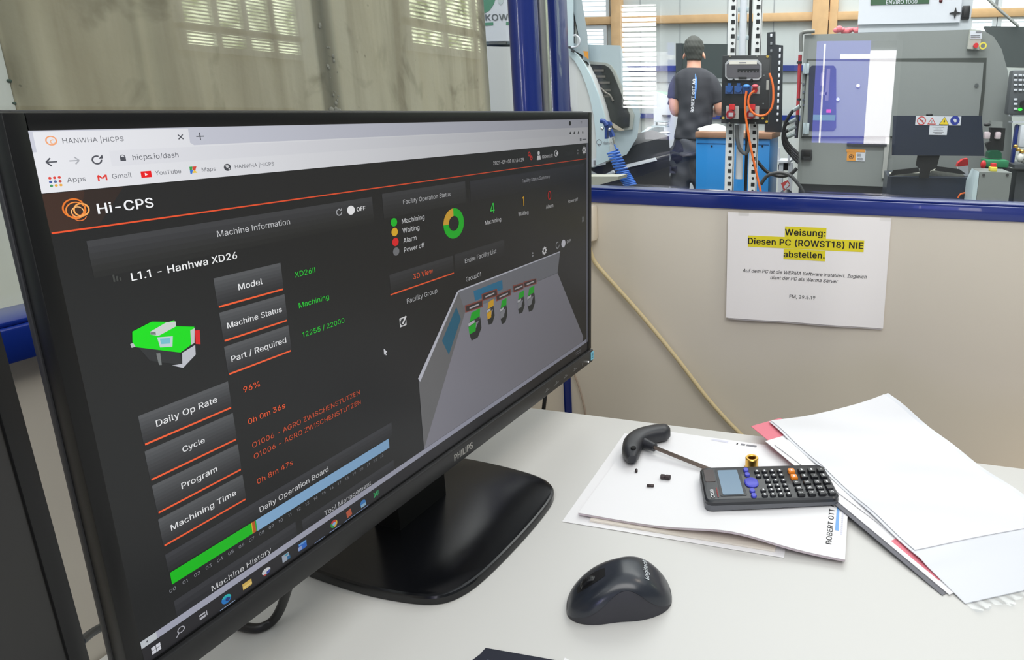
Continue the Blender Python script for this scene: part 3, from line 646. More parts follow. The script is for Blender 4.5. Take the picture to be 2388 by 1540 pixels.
# ---------------------------------------------------------------- picture on the lit screen (1920 x 1080 pixels)
KX, KZ = MW / 1920, MH / 1080
def SP(x, y, l=1): return S1(x * KX, -y * KZ, 0.0001 * l)
class Scr:
    """one mesh of flat coloured shapes lying on the screen"""
    def __init__(s): s.b = MB(); s.m = []; s.k = {}
    def mi(s, col):
        if col not in s.k: s.k[col] = len(s.m); s.m.append(lcd('px_%d_%d_%d' % col, col))
        return s.k[col]
    def poly(s, pts, col, l=None):
        if l is None:                        # broad backgrounds lie lowest, small marks above them
            xs = [p[0] for p in pts]; l = 1 if max(xs) - min(xs) > 300 else 1.9
        s.b.poly([SP(x, y, l) for x, y in pts], s.mi(col))
    def rect(s, x0, y0, x1, y1, col, l=None): s.poly([(x0, y0), (x1, y0), (x1, y1), (x0, y1)], col, l)
    def disc(s, x, y, r, col, l=2, n=28, ry=None): s.poly([(x + r * math.cos(2 * PI * i / n), y + (ry or r) * math.sin(2 * PI * i / n)) for i in range(n)], col, l)
    def ring(s, x, y, r0, r1, col, l=2, a0=0, a1=360, n=40):
        n = max(4, int(n * abs(a1 - a0) / 360)); A = [math.radians(a0 + (a1 - a0) * i / n) for i in range(n + 1)]
        for i in range(n):
            s.poly([(x + r * math.cos(a), y + r * math.sin(a)) for r, a in ((r0, A[i]), (r1, A[i]), (r1, A[i + 1]), (r0, A[i + 1]))], col, l)
    def line(s, p, q, w, col, l=2):
        dx, dy = q[0] - p[0], q[1] - p[1]; n = math.hypot(dx, dy) or 1; nx, ny = -dy / n * w / 2, dx / n * w / 2
        s.poly([(p[0] + nx, p[1] + ny), (q[0] + nx, q[1] + ny), (q[0] - nx, q[1] - ny), (p[0] - nx, p[1] - ny)], col, l)
    def text(s, t, x, y, x1=None, cap=None, col=(235, 235, 235), l=3, bold=0.0, center=False):
        s.b.text(t, lambda a, c: SP(x + a, y - c, l), width=None if x1 is None else x1 - x, cap=cap, m=s.mi(col), bold=bold, center=center)
    def grad(s, x0, y0, x1, y1, c0, c1, n=6, l=1):
        for i in range(n):
            f = i / (n - 1); c = tuple(int(c0[j] + (c1[j] - c0[j]) * f) for j in range(3))
            s.rect(x0, y0 + (y1 - y0) * i / n, x1, y0 + (y1 - y0) * (i + 1) / n, c, l)
    def build(s, name): return s.b.build(name, s.m, SCR, smooth=False, recalc=False)
ORG = (255, 100, 52); WHT = (240, 240, 242); GRN = (40, 215, 60); GRY = (176, 178, 182); DK = (70, 72, 78)
# browser bar
s = Scr(); LT = (226, 227, 232); TB = (198, 200, 212)
s.rect(0, 0, 1920, 35, TB); s.rect(0, 35, 1920, 103, LT)
s.rect(6, 2, 247, 36, LT, 1.2); s.poly([(247, 2), (249, 2), (249, 30), (256, 35), (247, 35)], LT, 1.2)
s.ring(28, 17, 6, 8, (238, 160, 110)); s.ring(30, 19, 2.5, 4, (238, 180, 140), a0=20, a1=300)
TX = (78, 80, 88)
s.text('HANWHA |HICPS', 43, 22, 134, col=(104, 106, 112))
for sgn in (1, -1): s.line((228, 18 - 4.5 * sgn), (237, 18 + 4.5 * sgn), 2, TX, 3)
s.line((262, 18), (277, 18), 2, TX, 3); s.line((269.5, 10.5), (269.5, 25.5), 2, TX, 3)
s.line((15, 52), (30, 52), 2.2, TX); s.line((15, 52), (21.5, 45.5), 2.2, TX); s.line((15, 52), (21.5, 58.5), 2.2, TX)
LG = (170, 172, 178); s.line((47, 52), (61, 52), 2, LG); s.line((61, 52), (55, 46), 2, LG); s.line((61, 52), (55, 58), 2, LG)
s.ring(87, 53, 5.5, 8, TX, a0=0, a1=300); s.poly([(90, 51), (96.5, 51), (96.5, 44)], TX)
s.rect(108, 38, 1760, 66, (221, 222, 228), 1.5)
s.rect(123, 50, 132, 57.5, TX); s.ring(127.5, 50, 2.6, 4, TX, a0=180, a1=360)
s.text('hicps.io/dash', 143, 57, 223, col=TX)
for i in range(3):
    for j in range(3): s.disc(15.5 + 6.5 * i, 78.5 + 6.5 * j, 2.2, [(220, 70, 60), (220, 70, 60), (220, 70, 60), (70, 90, 160), (90, 110, 150), (200, 80, 70), (70, 150, 90), (230, 170, 60), (230, 170, 70)][i + 3 * j])
s.text('Apps', 38, 88, 65, col=(110, 112, 118))
RED = (222, 60, 52); s.line((84, 90), (84, 80), 2.6, RED); s.line((84, 80), (90, 86), 2.6, RED); s.line((90, 86), (96, 80), 2.6, RED); s.line((96, 80), (96, 90), 2.6, RED)
s.text('Gmail', 105, 88, 136, col=(110, 112, 118))
s.rect(152, 79, 170, 91, (235, 20, 28)); s.poly([(158.5, 82), (158.5, 88), (164, 85)], (250, 235, 235), 3)
s.text('YouTube', 176, 88, 223, col=(110, 112, 118))
s.poly([(240, 77), (246, 77), (243, 90), (240, 90)], (60, 160, 80)); s.poly([(246, 77), (254, 77), (250, 86), (245, 84)], (215, 70, 55)); s.poly([(243, 90), (254, 90), (249, 84)], (240, 200, 70)); s.poly([(240, 84), (246, 84), (243, 91), (240, 91)], (60, 120, 220), 3)
s.text('Maps', 263, 89, 291, col=(110, 112, 118))
s.disc(316, 84, 7.5, (70, 72, 78)); s.poly([(311, 80), (317, 79), (320, 83), (315, 86)], (205, 206, 210), 3); s.poly([(317, 87), (322, 85), (319, 90)], (205, 206, 210), 3)
s.text('HANWHA |HICPS', 332, 88, 422, col=(110, 112, 118))
s.disc(1762, 16, 9, (30, 32, 36)); s.line((1852, 12), (1858, 12), 2, (110, 112, 120)); s.rect(1856, 9, 1866, 18, (130, 132, 140)); s.rect(1859, 11, 1864, 16, TB, 3)
for x in (1764, 1798, 1834, 1872): s.poly([(x - 7, 60), (x - 3, 51), (x + 3, 50), (x + 7, 60)], (40, 42, 48))
s.rect(1846, 80, 1860, 92, (110, 112, 120)); s.rect(1868, 84, 1905, 88, (110, 112, 120))
s.build('browser_bar')
# dashboard header
s = Scr()
s.rect(0, 104, 1905, 170, (34, 34, 35)); s.poly([(0, 104), (120, 104), (70, 170), (0, 170)], (48, 37, 33), 1.5); s.poly([(0, 104), (60, 104), (40, 170), (0, 170)], (62, 42, 34), 1.8)
s.rect(2, 169.5, 1905, 172.5, (236, 84, 44), 2)
s.ring(40, 133, 14.5, 17, (232, 120, 40), a0=-10, a1=330); s.ring(42, 137, 13, 15, (240, 140, 60)); s.ring(50, 137, 9.5, 12, (246, 170, 90)); s.ring(44, 140, 8, 9.5, (250, 190, 120)); s.ring(46, 146, 9, 10.5, (230, 120, 60), a0=20, a1=200)
s.text('Hi-CPS', 73, 148, 164, col=(244, 245, 248), bold=0.012)
s.text('2021-09-08 07:34:29', 1232, 148, 1417, col=WHT)
s.ring(1455, 124, 5, 8.5, (230, 50, 40)); s.ring(1468, 139, 5, 8.5, (230, 50, 40)); s.line((1456, 125), (1468, 139), 5, (230, 50, 40))
s.disc(1520, 124, 8, WHT); s.poly([(1506, 150), (1509, 134), (1531, 134), (1534, 150)], WHT)
s.text('robertott', 1544, 146, 1622, col=WHT)
s.ring(1648, 133, 10, 13, WHT, a0=60, a1=300); s.poly([(1646, 129), (1655, 129), (1655, 121), (1668, 133), (1655, 145), (1655, 137), (1646, 137)], WHT)
s.text('English', 1723, 145, 1791, col=DK)
def updown(x, y): s.poly([(x - 6, y - 3), (x + 6, y - 3), (x, y - 11)], GRY); s.poly([(x - 6, y + 3), (x + 6, y + 3), (x, y + 11)], GRY)
def gear(x, y, r):
    s.ring(x, y, r * 0.38, r * 0.78, WHT)
    for k in range(8):
        a = k * PI / 4; s.line((x + r * 0.6 * math.cos(a), y + r * 0.6 * math.sin(a)), (x + r * math.cos(a), y + r * math.sin(a)), r * 0.42, WHT)
updown(1828, 137); gear(1884, 133, 17)
s.build('dashboard_header')
# machine panel
s = Scr(); P0 = (62, 63, 66); P1 = (40, 41, 42)
s.grad(48, 193, 694, 262, P0, (36, 37, 37), 6)
s.text('Machine Information', 274, 227, 444, col=(206, 207, 210))
def reload_(x, y, r): s.ring(x, y, r * 0.7, r, GRY, a0=0, a1=300); s.poly([(x + 2, y - 3), (x + r, y - 3), (x + r, y - r - 1)], GRY)
reload_(584, 219, 9); s.disc(621, 219, 12, (250, 250, 252)); s.text('OFF', 639, 225, 668, col=WHT, bold=0.02)
s.text('L1.1 - Hanhwa XD26', 105, 281, 309, col=(246, 247, 248), bold=0.008)
for q in range(3): s.rect(76 + 5 * q, 262 + 4 * q, 79 + 5 * q, 276, (64, 66, 64))
def label(x0, y0, x1, y1, t, ta, tb, ty):
    s.grad(x0, y0, x1, y1, (88, 90, 93), (45, 46, 49), 8); s.rect(x0 + 2, y1, x1 - 2, y1 + 4, ORG, 2); s.text(t, ta, ty, tb, col=(242, 243, 245), bold=0.006)
label(253, 313, 408, 375, 'Model', 302, 358, 352); label(254, 390, 408, 453, 'Machine Status', 266, 396, 430); label(253, 468, 408, 531, 'Part / Required', 264, 397, 508)
s.text('XD26II', 440, 357, 496, col=GRN); s.text('Machining', 441, 435, 527, col=GRN); s.text('12255 / 22000', 441, 511, 566, col=GRN)
label(73, 548, 250, 609, 'Daily Op Rate', 100, 221, 585); label(72, 625, 250, 688, 'Cycle', 138, 183, 663); label(73, 703, 250, 765, 'Program', 124, 198, 742); label(72, 781, 250, 843, 'Machining Time', 91, 229, 821)
s.text('96%', 280, 589, 319, col=ORG); s.text('0h 0m 36s', 280, 669, 373, col=ORG)
s.text('O1006 - AGRO ZWISCHENSTUTZEN', 281, 730, 592, col=(214, 88, 52)); s.text('O1006 - AGRO ZWISCHENSTUTZEN', 281, 759, 592, col=(214, 88, 52))
s.text('0h 8m 47s', 280, 825, 373, col=(226, 92, 54))
# drawing of the lathe
GG = (4, 226, 16)
s.poly([(83, 401), (89, 400), (93, 409), (84, 409)], (190, 192, 195)); s.poly([(123, 435), (130, 437), (129, 462), (124, 460)], (120, 124, 124)); s.poly([(95, 412), (165, 448), (165, 476), (140, 462), (128, 456), (110, 445)], (46, 48, 50), 1.5)
s.poly([(169, 451), (196, 443), (194, 464), (166, 483), (147, 470), (166, 474)], (196, 198, 206))
s.poly([(90, 378), (125, 369), (155, 379), (165, 378), (167, 392), (200, 404), (195, 437), (166, 449), (91, 410), (87, 398)], GG, 3)
s.poly([(119, 388), (151, 378), (167, 382), (166, 392), (132, 401), (127, 398), (119, 394)], (206, 214, 210), 4); s.poly([(119, 389), (128, 391), (128, 397), (119, 394)], (120, 128, 124), 5)
s.poly([(129, 403), (157, 410), (153, 431), (131, 425)], (196, 214, 218), 5); s.poly([(133, 407), (152, 412), (149, 423), (134, 419)], (120, 196, 212), 6)
s.poly([(191, 409), (200, 407), (195, 438), (188, 440)], (200, 202, 200), 4); s.poly([(200, 412), (209, 414), (206, 445), (197, 441)], (222, 34, 34), 4)
s.build('machine_panel')
# timeline
s = Scr()
s.grad(72, 866, 694, 908, (60, 61, 66), (40, 41, 44), 4)
s.text('Daily Operation Board', 276, 899, 469, col=(232, 233, 236))
s.rect(74, 912, 253, 941, (10, 200, 20), 2); s.rect(253, 912, 261, 941, (196, 92, 30), 2); s.rect(252, 912, 254, 941, (230, 190, 60), 3); s.rect(261, 912, 264, 941, (40, 170, 60), 2); s.rect(264, 912, 678, 942, (142, 186, 226), 2)
for k in range(24): s.text('%02d' % k, 73 + 24.95 * k, 957, cap=8, col=(150, 152, 160), center=True)
s.grad(71, 981, 360, 1022, (56, 57, 62), (40, 41, 46), 3); s.text('Machine History', 146, 1018, 289, col=(226, 227, 230))
s.grad(377, 989, 690, 1022, (56, 57, 62), (40, 41, 46), 3); s.text('Tool Management', 442, 1020, 600, col=(210, 211, 216))
s.build('operation_timeline')
# status panels
s = Scr()
s.grad(729, 189, 1080, 258, P0, P1, 6); s.text('Facility Operation Status', 804, 228, 1006, col=(206, 207, 210))
for y, c, t, x1 in ((274, (20, 200, 40), 'Machining', 885), (302, (238, 186, 40), 'Waiting', 861), (331, (240, 36, 40), 'Alarm', 846), (359, (122, 124, 128), 'Power off', 878)):
    s.disc(764, y, 12, c); s.text(t, 794, y + 9, x1, col=(236, 237, 240))
s.ring(1015, 318, 24, 49, (16, 196, 36), a0=-90, a1=182); s.ring(1015, 318, 24, 49, (232, 178, 52), a0=182, a1=270)
s.grad(1104, 191, 1880, 258, (50, 51, 58), (36, 37, 40), 6); s.text('Facility Status Summary', 1403, 227, 1598, col=(196, 198, 204))
s.text('4', 1218, 314, cap=35, col=(50, 230, 80), center=True); s.text('1', 1406, 314, cap=35, col=(250, 190, 40), center=True); s.text('0', 1593, 314, cap=35, col=(230, 40, 40), center=True)
s.text('Machining', 1174, 349, 1265, col=WHT); s.text('Waiting', 1373, 349, 1440, col=WHT); s.text('Alarm', 1566, 348, 1621, col=WHT); s.text('Power off', 1741, 348, 1826, col=WHT)
s.ring(1872, 432, 4, 7, GRY); s.line((1865, 450), (1868, 440), 3, GRY); s.line((1879, 450), (1876, 440), 3, GRY); s.line((1866, 441), (1878, 441), 3, GRY)
s.build('status_panel')
# facility view
s = Scr()
s.grad(732, 421, 1002, 478, (58, 59, 62), (36, 37, 38), 5); s.rect(730, 478, 1002, 482, ORG, 2); s.text('3D View', 823, 457, 906, col=ORG)
s.grad(1009, 420, 1280, 478, (54, 55, 58), (36, 37, 38), 5); s.text('Entire Facility List', 1059, 460, 1231, col=(214, 215, 218))
updown(1464, 515); gear(1549, 517, 17); s.ring(1652, 514, 11, 15, GRY, a0=0, a1=300); s.disc(1700, 516, 17, (236, 236, 246)); s.text('OFF', 1728, 521, 1761, col=WHT)
s.text('Group01', 1059, 524, 1139, col=(224, 225, 228)); s.text('Facility Group', 790, 524, 920, col=(200, 201, 204))
s.poly([(1020, 548), (1671, 550), (1650, 634), (1048, 627)], (128, 130, 138)); s.poly([(1020, 548), (1048, 627), (816, 1022), (814, 786)], (120, 120, 122)); s.poly([(1048, 627), (1650, 635), (1876, 1002), (1868, 1022), (816, 1022)], (148, 147, 158))
s.poly([(1012, 547), (1022, 547), (820, 789), (812, 775)], (212, 214, 226), 2); s.rect(1018, 544, 1672, 549, (212, 214, 226), 2)
s.poly([(1096, 567), (1260, 568), (1262, 604), (1102, 604)], (40, 124, 164), 2); s.poly([(1005, 597), (1024, 645), (956, 749), (928, 690)], (36, 106, 134), 2)
for (x, y, w, h, gold, dx) in ((1060, 640, 66, 100, 0, 6), (1163, 628, 42, 86, 1, 4), (1240, 646, 42, 90, 0, 3), (1352, 646, 45, 84, 0, 2), (1418, 646, 52, 96, 0, 3)):
    c = (240, 184, 40) if gold else (20, 190, 40)
    s.poly([(x + w * 0.3, y), (x + w, y - 3), (x + w * 0.95, y + h * 0.26), (x + w * 0.1, y + h * 0.30)], c, 4)
    s.poly([(x + w * 0.1, y + h * 0.30), (x + w * 0.95, y + h * 0.26), (x + w * 0.9, y + h * 0.4), (x, y + h * 0.46)], (60, 62, 64), 4)
    s.poly([(x, y + h * 0.33), (x + w * 0.5, y + h * 0.30), (x + w * 0.5, y + h * 0.40), (x, y + h * 0.44)], (206, 208, 212), 5)
    s.poly([(x, y + h * 0.46), (x + w * 0.62, y + h * 0.40), (x + w * 0.55, y + h * 0.72), (x + w * 0.05, y + h * 0.74)], c if gold or dx == 6 else (150, 152, 158), 4)
    s.poly([(x + w * 0.05, y + h * 0.74), (x + w * 0.55, y + h * 0.66), (x + w, y + h * 0.3), (x + w * 1.05, y + h * 0.72), (x + w * 0.7, y + h), (x + w * 0.2, y + h)], (44, 48, 48), 3)
for q in ([(1046, 604), (1142, 610), (1141, 637), (1047, 630)], [(1136, 588), (1226, 592), (1229, 620), (1138, 615)], [(1216, 615), (1309, 614), (1309, 639), (1219, 639)], [(1324, 606), (1393, 612), (1392, 637), (1327, 635)], [(1393, 609), (1483, 617), (1485, 640), (1397, 633)]):
    s.poly(q, (150, 78, 66), 6); cxx = sum(a for a, _ in q) / 4; cyy = sum(a for _, a in q) / 4
    s.poly([(cxx + (a - cxx) * 0.9, cyy + (c - cyy) * 0.7) for a, c in q], (66, 52, 54), 7); s.rect(cxx - 26, cyy - 2.5, cxx + 26, cyy + 3, (200, 196, 200), 8)
s.ring(769, 574, 10, 13, WHT, n=24); s.rect(757, 560, 781, 563, WHT); s.rect(757, 585, 781, 588, WHT); s.rect(756, 560, 759, 588, WHT); s.rect(779, 572, 782, 588, WHT); s.disc(769, 574, 11, (46, 48, 52), 3); s.line((766, 580), (782, 560), 6, WHT, 4)
s.poly([(688, 630), (700, 644), (694, 645), (697, 652), (694, 653), (691, 646), (688, 649)], (236, 238, 244), 4)
s.build('facility_view')
# task bar
s = Scr()
s.rect(0, 1023, 1905, 1040, (176, 178, 196)); s.rect(0, 1023, 30, 1040, (206, 212, 218), 1.5); s.poly([(9, 1031), (13, 1028), (13, 1034)], TX); s.rect(1905, 104, 1920, 1040, (122, 124, 136))
s.rect(0, 1040, 1920, 1080, (36, 35, 40))
for i in (0, 1):
    for j in (0, 1): s.rect(16 + 9 * i, 1052 + 9 * j, 24 + 9 * i, 1060 + 9 * j, (226, 228, 236))
s.ring(74, 1057, 5.5, 7.5, (190, 190, 200)); s.line((69, 1062), (63, 1069), 2, (190, 190, 200))
s.rect(112, 1054, 125, 1058, (190, 190, 200)); s.rect(112, 1061, 125, 1067, (190, 190, 200)); s.rect(127, 1054, 129, 1066, (190, 190, 200))
s.disc(172, 1060, 11, (34, 126, 206)); s.ring(172, 1060, 5, 11, (44, 190, 190), a0=-150, a1=0, l=3); s.disc(175, 1062, 5, (30, 60, 130), 3); s.rect(155, 1077, 190, 1079, (150, 170, 200))
s.rect(211, 1052, 233, 1068, (226, 190, 96)); s.rect(211, 1060, 233, 1064, (244, 214, 130), 3)
s.disc(270, 1060, 11, (220, 222, 226), ry=8); s.poly([(270, 1062), (281, 1060), (276, 1069), (270, 1069)], (60, 80, 170), 3); s.rect(262, 1066, 269, 1070, (200, 80, 80), 3)
s.rect(313, 1050, 332, 1070, (170, 180, 196)); s.rect(320, 1052, 330, 1056, (60, 160, 190), 3); s.rect(326, 1060, 334, 1070, (40, 110, 160), 3)
s.rect(360, 1050, 382, 1070, (44, 110, 210)); s.rect(360, 1050, 382, 1055, (110, 170, 236), 3); s.rect(357, 1058, 368, 1068, (150, 170, 220), 3)
s.ring(467, 1061, 5, 11, (220, 70, 60), a0=-150, a1=-30); s.ring(467, 1061, 5, 11, (230, 190, 60), a0=-30, a1=90); s.ring(467, 1061, 5, 11, (60, 160, 80), a0=90, a1=210); s.disc(467, 1061, 5, (150, 190, 236), 3)
s.poly([(508, 1052), (524, 1049), (527, 1070), (510, 1072)], (200, 96, 66)); s.rect(404, 1077, 436, 1079, (130, 150, 190)); s.rect(450, 1077, 486, 1079, (150, 170, 210)); s.rect(498, 1077, 586, 1079, (130, 150, 190))
s.disc(566, 1060, 10, (60, 130, 200)); s.rect(558, 1062, 576, 1071, (150, 190, 220), 3)
s.line((605, 1052), (620, 1068), 4, (40, 160, 90)); s.line((620, 1052), (606, 1068), 4, (60, 180, 110)); s.rect(616, 1052, 626, 1066, (40, 120, 80), 1.5)
s.rect(1800, 1054, 1850, 1058, (110, 110, 118)); s.rect(1806, 1064, 1848, 1068, (110, 110, 118))
s.build('taskbar')
# chin: maker's name, key marks, lamp, energy sticker
def CP(x, y): return S1(x * KX, -y * KZ, 0.0046)
GREYT = mat('silver_print', (176, 174, 168), 0.4, metal=0.3)
b = MB(); b.text('PHILIPS', lambda x, y: CP(936 + x, 1130 - y), width=98, cap=24, bold=0.03); b.build('brand_name', GREYT, CHN, smooth=False)
b = MB()
for x in (1512, 1590, 1670, 1750):
    b.poly([CP(x, 1124), CP(x + 34, 1120), CP(x + 34, 1124), CP(x, 1128)]); b.poly([CP(x + 10, 1114), CP(x + 22, 1114), CP(x + 22, 1120), CP(x + 10, 1120)])
b.poly([CP(1838, 1120), CP(1846, 1120), CP(1846, 1132), CP(1838, 1132)])
b.build('key_marks', mat('dim_print', (104, 104, 104), 0.5), CHN, smooth=False)
b = MB(); b.ball(CP(1899, 1135), 0.0011, 0, 12, 8); b.build('power_lamp', emit('lamp_white', (255, 255, 255), 2.5), CHN)
b = MB(); b.prism([CP(1924, 1096), CP(1952, 1096), CP(1952, 1138), CP(1924, 1138)], S1(0, 0, 0.0003) - S1(0, 0, 0))
b.poly([S1(x * KX, -y * KZ, 0.0051) for x, y in ((1930, 1105), (1946, 1105), (1946, 1118), (1930, 1118))], 1)
b.poly([S1(x * KX, -y * KZ, 0.0051) for x, y in ((1930, 1124), (1946, 1124), (1946, 1131), (1930, 1131))], 1)
b.build('energy_sticker', [mat('cyan_sticker', (130, 205, 228), 0.5), mat('cyan_dark', (88, 150, 176), 0.5)], CHN, smooth=False)
# ---------------------------------------------------------------- computer mouse
RUB = mat('mouse_body', (50, 50, 56), 0.55, noise=0.05, scale=200)
MTOP = mat('mouse_shell', (36, 40, 48), 0.3, coat=0.15)
MDK = mat('mouse_gap', (14, 14, 15), 0.5)
LOGO = mat('silver_logo', (206, 212, 216), 0.4)
mc = V((-0.1835, -0.7050, 0.0)); MA = math.radians(23.5)
t = thing('computer_mouse', 'black wireless mouse resting on the bare desk in front of the monitor stand', 'mouse', mc, MA)
MFR = FRAME[t.name]
def msh(x):                                  # x from -0.0495 (front) to 0.0495 (rear): half width and height
    u = (x + 0.0495) / 0.099; u = min(max(u, 0), 1)
    e = max(0.0, 1 - abs(2 * u - 1) ** 2.6) ** (1 / 2.6)
    w = e * (0.0295 - 0.0022 * math.exp(-((u - 0.46) / 0.16) ** 2) + 0.0015 * u)
    h = (max(0.0, 1 - abs(2 * u - 1) ** 3.2) ** (1 / 2.4)) * (0.0165 + 0.0225 * math.sin(PI * min(1, max(0, (u * 0.92 + 0.06))) ** 1.25) ** 0.9)
    return w, h
def mpt(x, a, k=1.0):                        # a: 0..pi across the top
    w, h = msh(x); c, s_ = math.cos(a), math.sin(a)
    return V((x, w * math.copysign(abs(c) ** 0.62, c) * (0.90 + 0.1 * s_) * k, h * s_ ** 0.72 * k))
b = MB(); nx, na = 40, 24
def mx(i, n): return -0.0495 * math.cos(PI * i / n)
b.grid(lambda s_, t_: MFR @ (mpt(-0.0495 * math.cos(PI * s_) * 0.999, PI * t_, 0.965) + V((0, 0, 0.0004))), nx, na)
bot = [MFR @ (mpt(-0.0495 * math.cos(PI * i / nx) * 0.999, 0, 0.965) + V((0, 0, 0.0004))) for i in range(nx + 1)] + [MFR @ (mpt(-0.0495 * math.cos(PI * i / nx) * 0.999, PI, 0.965) + V((0, 0, 0.0004))) for i in range(nx, -1, -1)]
b.poly(bot); b.build('body', RUB, t, ang=60)
def cut(x):                                  # angle at which the shell stops on the flanks (wavy grip line)
    u = (x + 0.0495) / 0.099
    return 0.22 + 0.62 * math.exp(-((u - 0.55) / 0.23) ** 2) - 0.02 * u
def shl(s_, t_, k=1.012):
    x = -0.0495 * math.cos(PI * s_); a0 = cut(x); return MFR @ mpt(x, a0 + (PI - 2 * a0) * t_, k)
b = MB(); b.grid(lambda s_, t_: shl(s_, t_), nx, 28); b.grid(lambda s_, t_: shl(s_, t_, 0.97), nx, 28)
for t_ in (0, 1): b.grid(lambda s_, q: shl(s_, t_, 0.97 + 0.042 * q), nx, 1)
b.build('top_shell', MTOP, t, ang=50)
b = MB(); b.grid(lambda s_, q: MFR @ mpt(-0.039 + 0.026 * s_, PI / 2 + (q - 0.5) * 0.22 * math.sin(PI * (0.08 + 0.84 * s_)) ** 0.4, 1.018), 14, 4); b.build('wheel_slot', MDK, t)
wz = msh(-0.026)[1]
b = MB(); b.lathe([(0.004, -0.0035), (0.0088, -0.0033), (0.0095, -0.002), (0.0095, 0.002), (0.0088, 0.0033), (0.004, 0.0035)], MFR @ V((-0.026, 0, wz - 0.0068)), 36, axis=MFR.to_3x3() @ V((0, 1, 0)))
for k in range(30):
    a = 2 * PI * k / 30; b.box(MFR @ V((-0.026 + 0.0096 * math.cos(a), 0, wz - 0.0068 + 0.0096 * math.sin(a))), (0.0008, 0.0036, 0.0008), 0, (MFR.to_3x3() @ Matrix.Rotation(-a, 3, 'Y')))
b.build('scroll_wheel', BLACK, t)
def onshell(x, y):
    best = min((abs(mpt(x, a).y - y), a) for a in [PI * i / 900 for i in range(120, 781)])[1]
    return MFR @ mpt(x, best, 1.028)
b = MB(); b.text('logitech', lambda x, y: onshell(0.027 - y, -0.0125 + x), width=0.0255, cap=0.0042, bold=0.01); b.build('logo', LOGO, t, smooth=False)

# ---------------------------------------------------------------- note pad, loose sheets
PAPER = mat('white_paper', (236, 235, 236), 0.75, noise=0.01, scale=15)
PAPER_W = mat('warm_paper', (228, 220, 208), 0.75)
PEDGE = mat('pad_edge', (196, 184, 190), 0.8, noise=0.12, scale=600)
INK = mat('black_ink', (26, 25, 28), 0.6)
INKG = mat('grey_ink', (128, 128, 134), 0.6)
INKB = mat('blue_ink', (120, 170, 226), 0.6)
LILINK = mat('pale_lilac_ink', (214, 214, 228), 0.6)
def rect_frame(FL, ang):
    c, s_ = math.cos(ang), math.sin(ang); e = V((c, s_, 0)); f = V((-s_, c, 0))
    return lambda x, y, z=0.0: V((FL[0], FL[1], z)) + e * x + f * y
# loose sheet peeping out on the left
Q = rect_frame((-0.2884, -0.6050), 0.0)
b = MB(); b.grid(lambda s_, t_: Q(0.25 * s_, 0.21 * t_, 0.0006), 8, 6, thick=(0, 0, 0.0003)); single(b, 'loose_sheet', PAPER, 'plain white sheet sticking out at the left from under the note pad', 'paper', Q(0, 0))
# thin block under the pad, its corner shows at the front
Q2 = rect_frame((-0.258, -0.5985), -0.002)
b = MB(); b.grid(lambda s_, t_: Q2(0.2095 * s_, 0.20 * t_, 0.0012), 6, 6, thick=(0, 0, 0.0022)); single(b, 'paper_block', PAPER_W, 'thin cream paper block lying under the front of the curled note pad', 'paper block', Q2(0, 0))
PQ = rect_frame((-0.2735, -0.5935), -0.0265)
def padz(x, y):
    s_, t_ = x / 0.297, y / 0.21
    return 0.0040 + 0.0105 * math.exp(-((s_ - 0.60) / 0.20) ** 2) * max(0, 1 - t_ * 3.2) ** 1.6 + 0.003 * max(0, s_ - 0.75) * (1 - t_)
def padp(x, y, dz=0.0): return PQ(x, y, padz(x, y) + dz)
t = thing('note_pad', 'white letterhead note pad with a curled front edge, lying under the calculator', 'note pad', PQ(0, 0), 0)
b = MB(); b.grid(lambda s_, t_: padp(0.297 * s_, 0.21 * t_), 30, 16, 0, thick=(0, 0, 0.0024)); b.build('pages', PEDGE, t)
b = MB(); b.grid(lambda s_, t_: padp(0.297 * s_, 0.21 * t_, 0.0026), 30, 16, 0, thick=(0, 0, 0.0003)); top = b.build('top_sheet', PAPER, t)
PT = 0.0031
b = MB(); b.text('ROBERT OTT AG', lambda x, y: padp(0.282 - y, 0.020 + x, PT), width=0.083, cap=0.0058, bold=0.012); b.build('letterhead', INK, t, smooth=False)
b = MB(); b.poly([padp(0.2845, 0.046, PT), padp(0.2885, 0.046, PT), padp(0.2872, 0.10, PT), padp(0.2845, 0.112, PT)], 0)
for k in range(16): b.poly([padp(0.2905, 0.040 + k * 0.0036, PT), padp(0.2925, 0.040 + k * 0.0036, PT), padp(0.2925, 0.0425 + k * 0.0036, PT), padp(0.2905, 0.0425 + k * 0.0036, PT)], 1)
b.build('letterhead_stripe', [INKB, LILINK], t, smooth=False)
b = MB()
for x0, x1, m_ in ((0.143, 0.145, 0), (0.149, 0.155, 1), (0.157, 0.171, 1)): b.poly([padp(x0, 0.200, PT), padp(x1, 0.200, PT), padp(x1, 0.2045, PT), padp(x0, 0.2045, PT)], m_)
b.poly([padp(0.106, 0.2025, PT), padp(0.131, 0.2005, PT), padp(0.131, 0.2055, PT), padp(0.110, 0.2065, PT)], 2)
b.build('header_mark', [INK, INKG, LILINK], t, smooth=False)

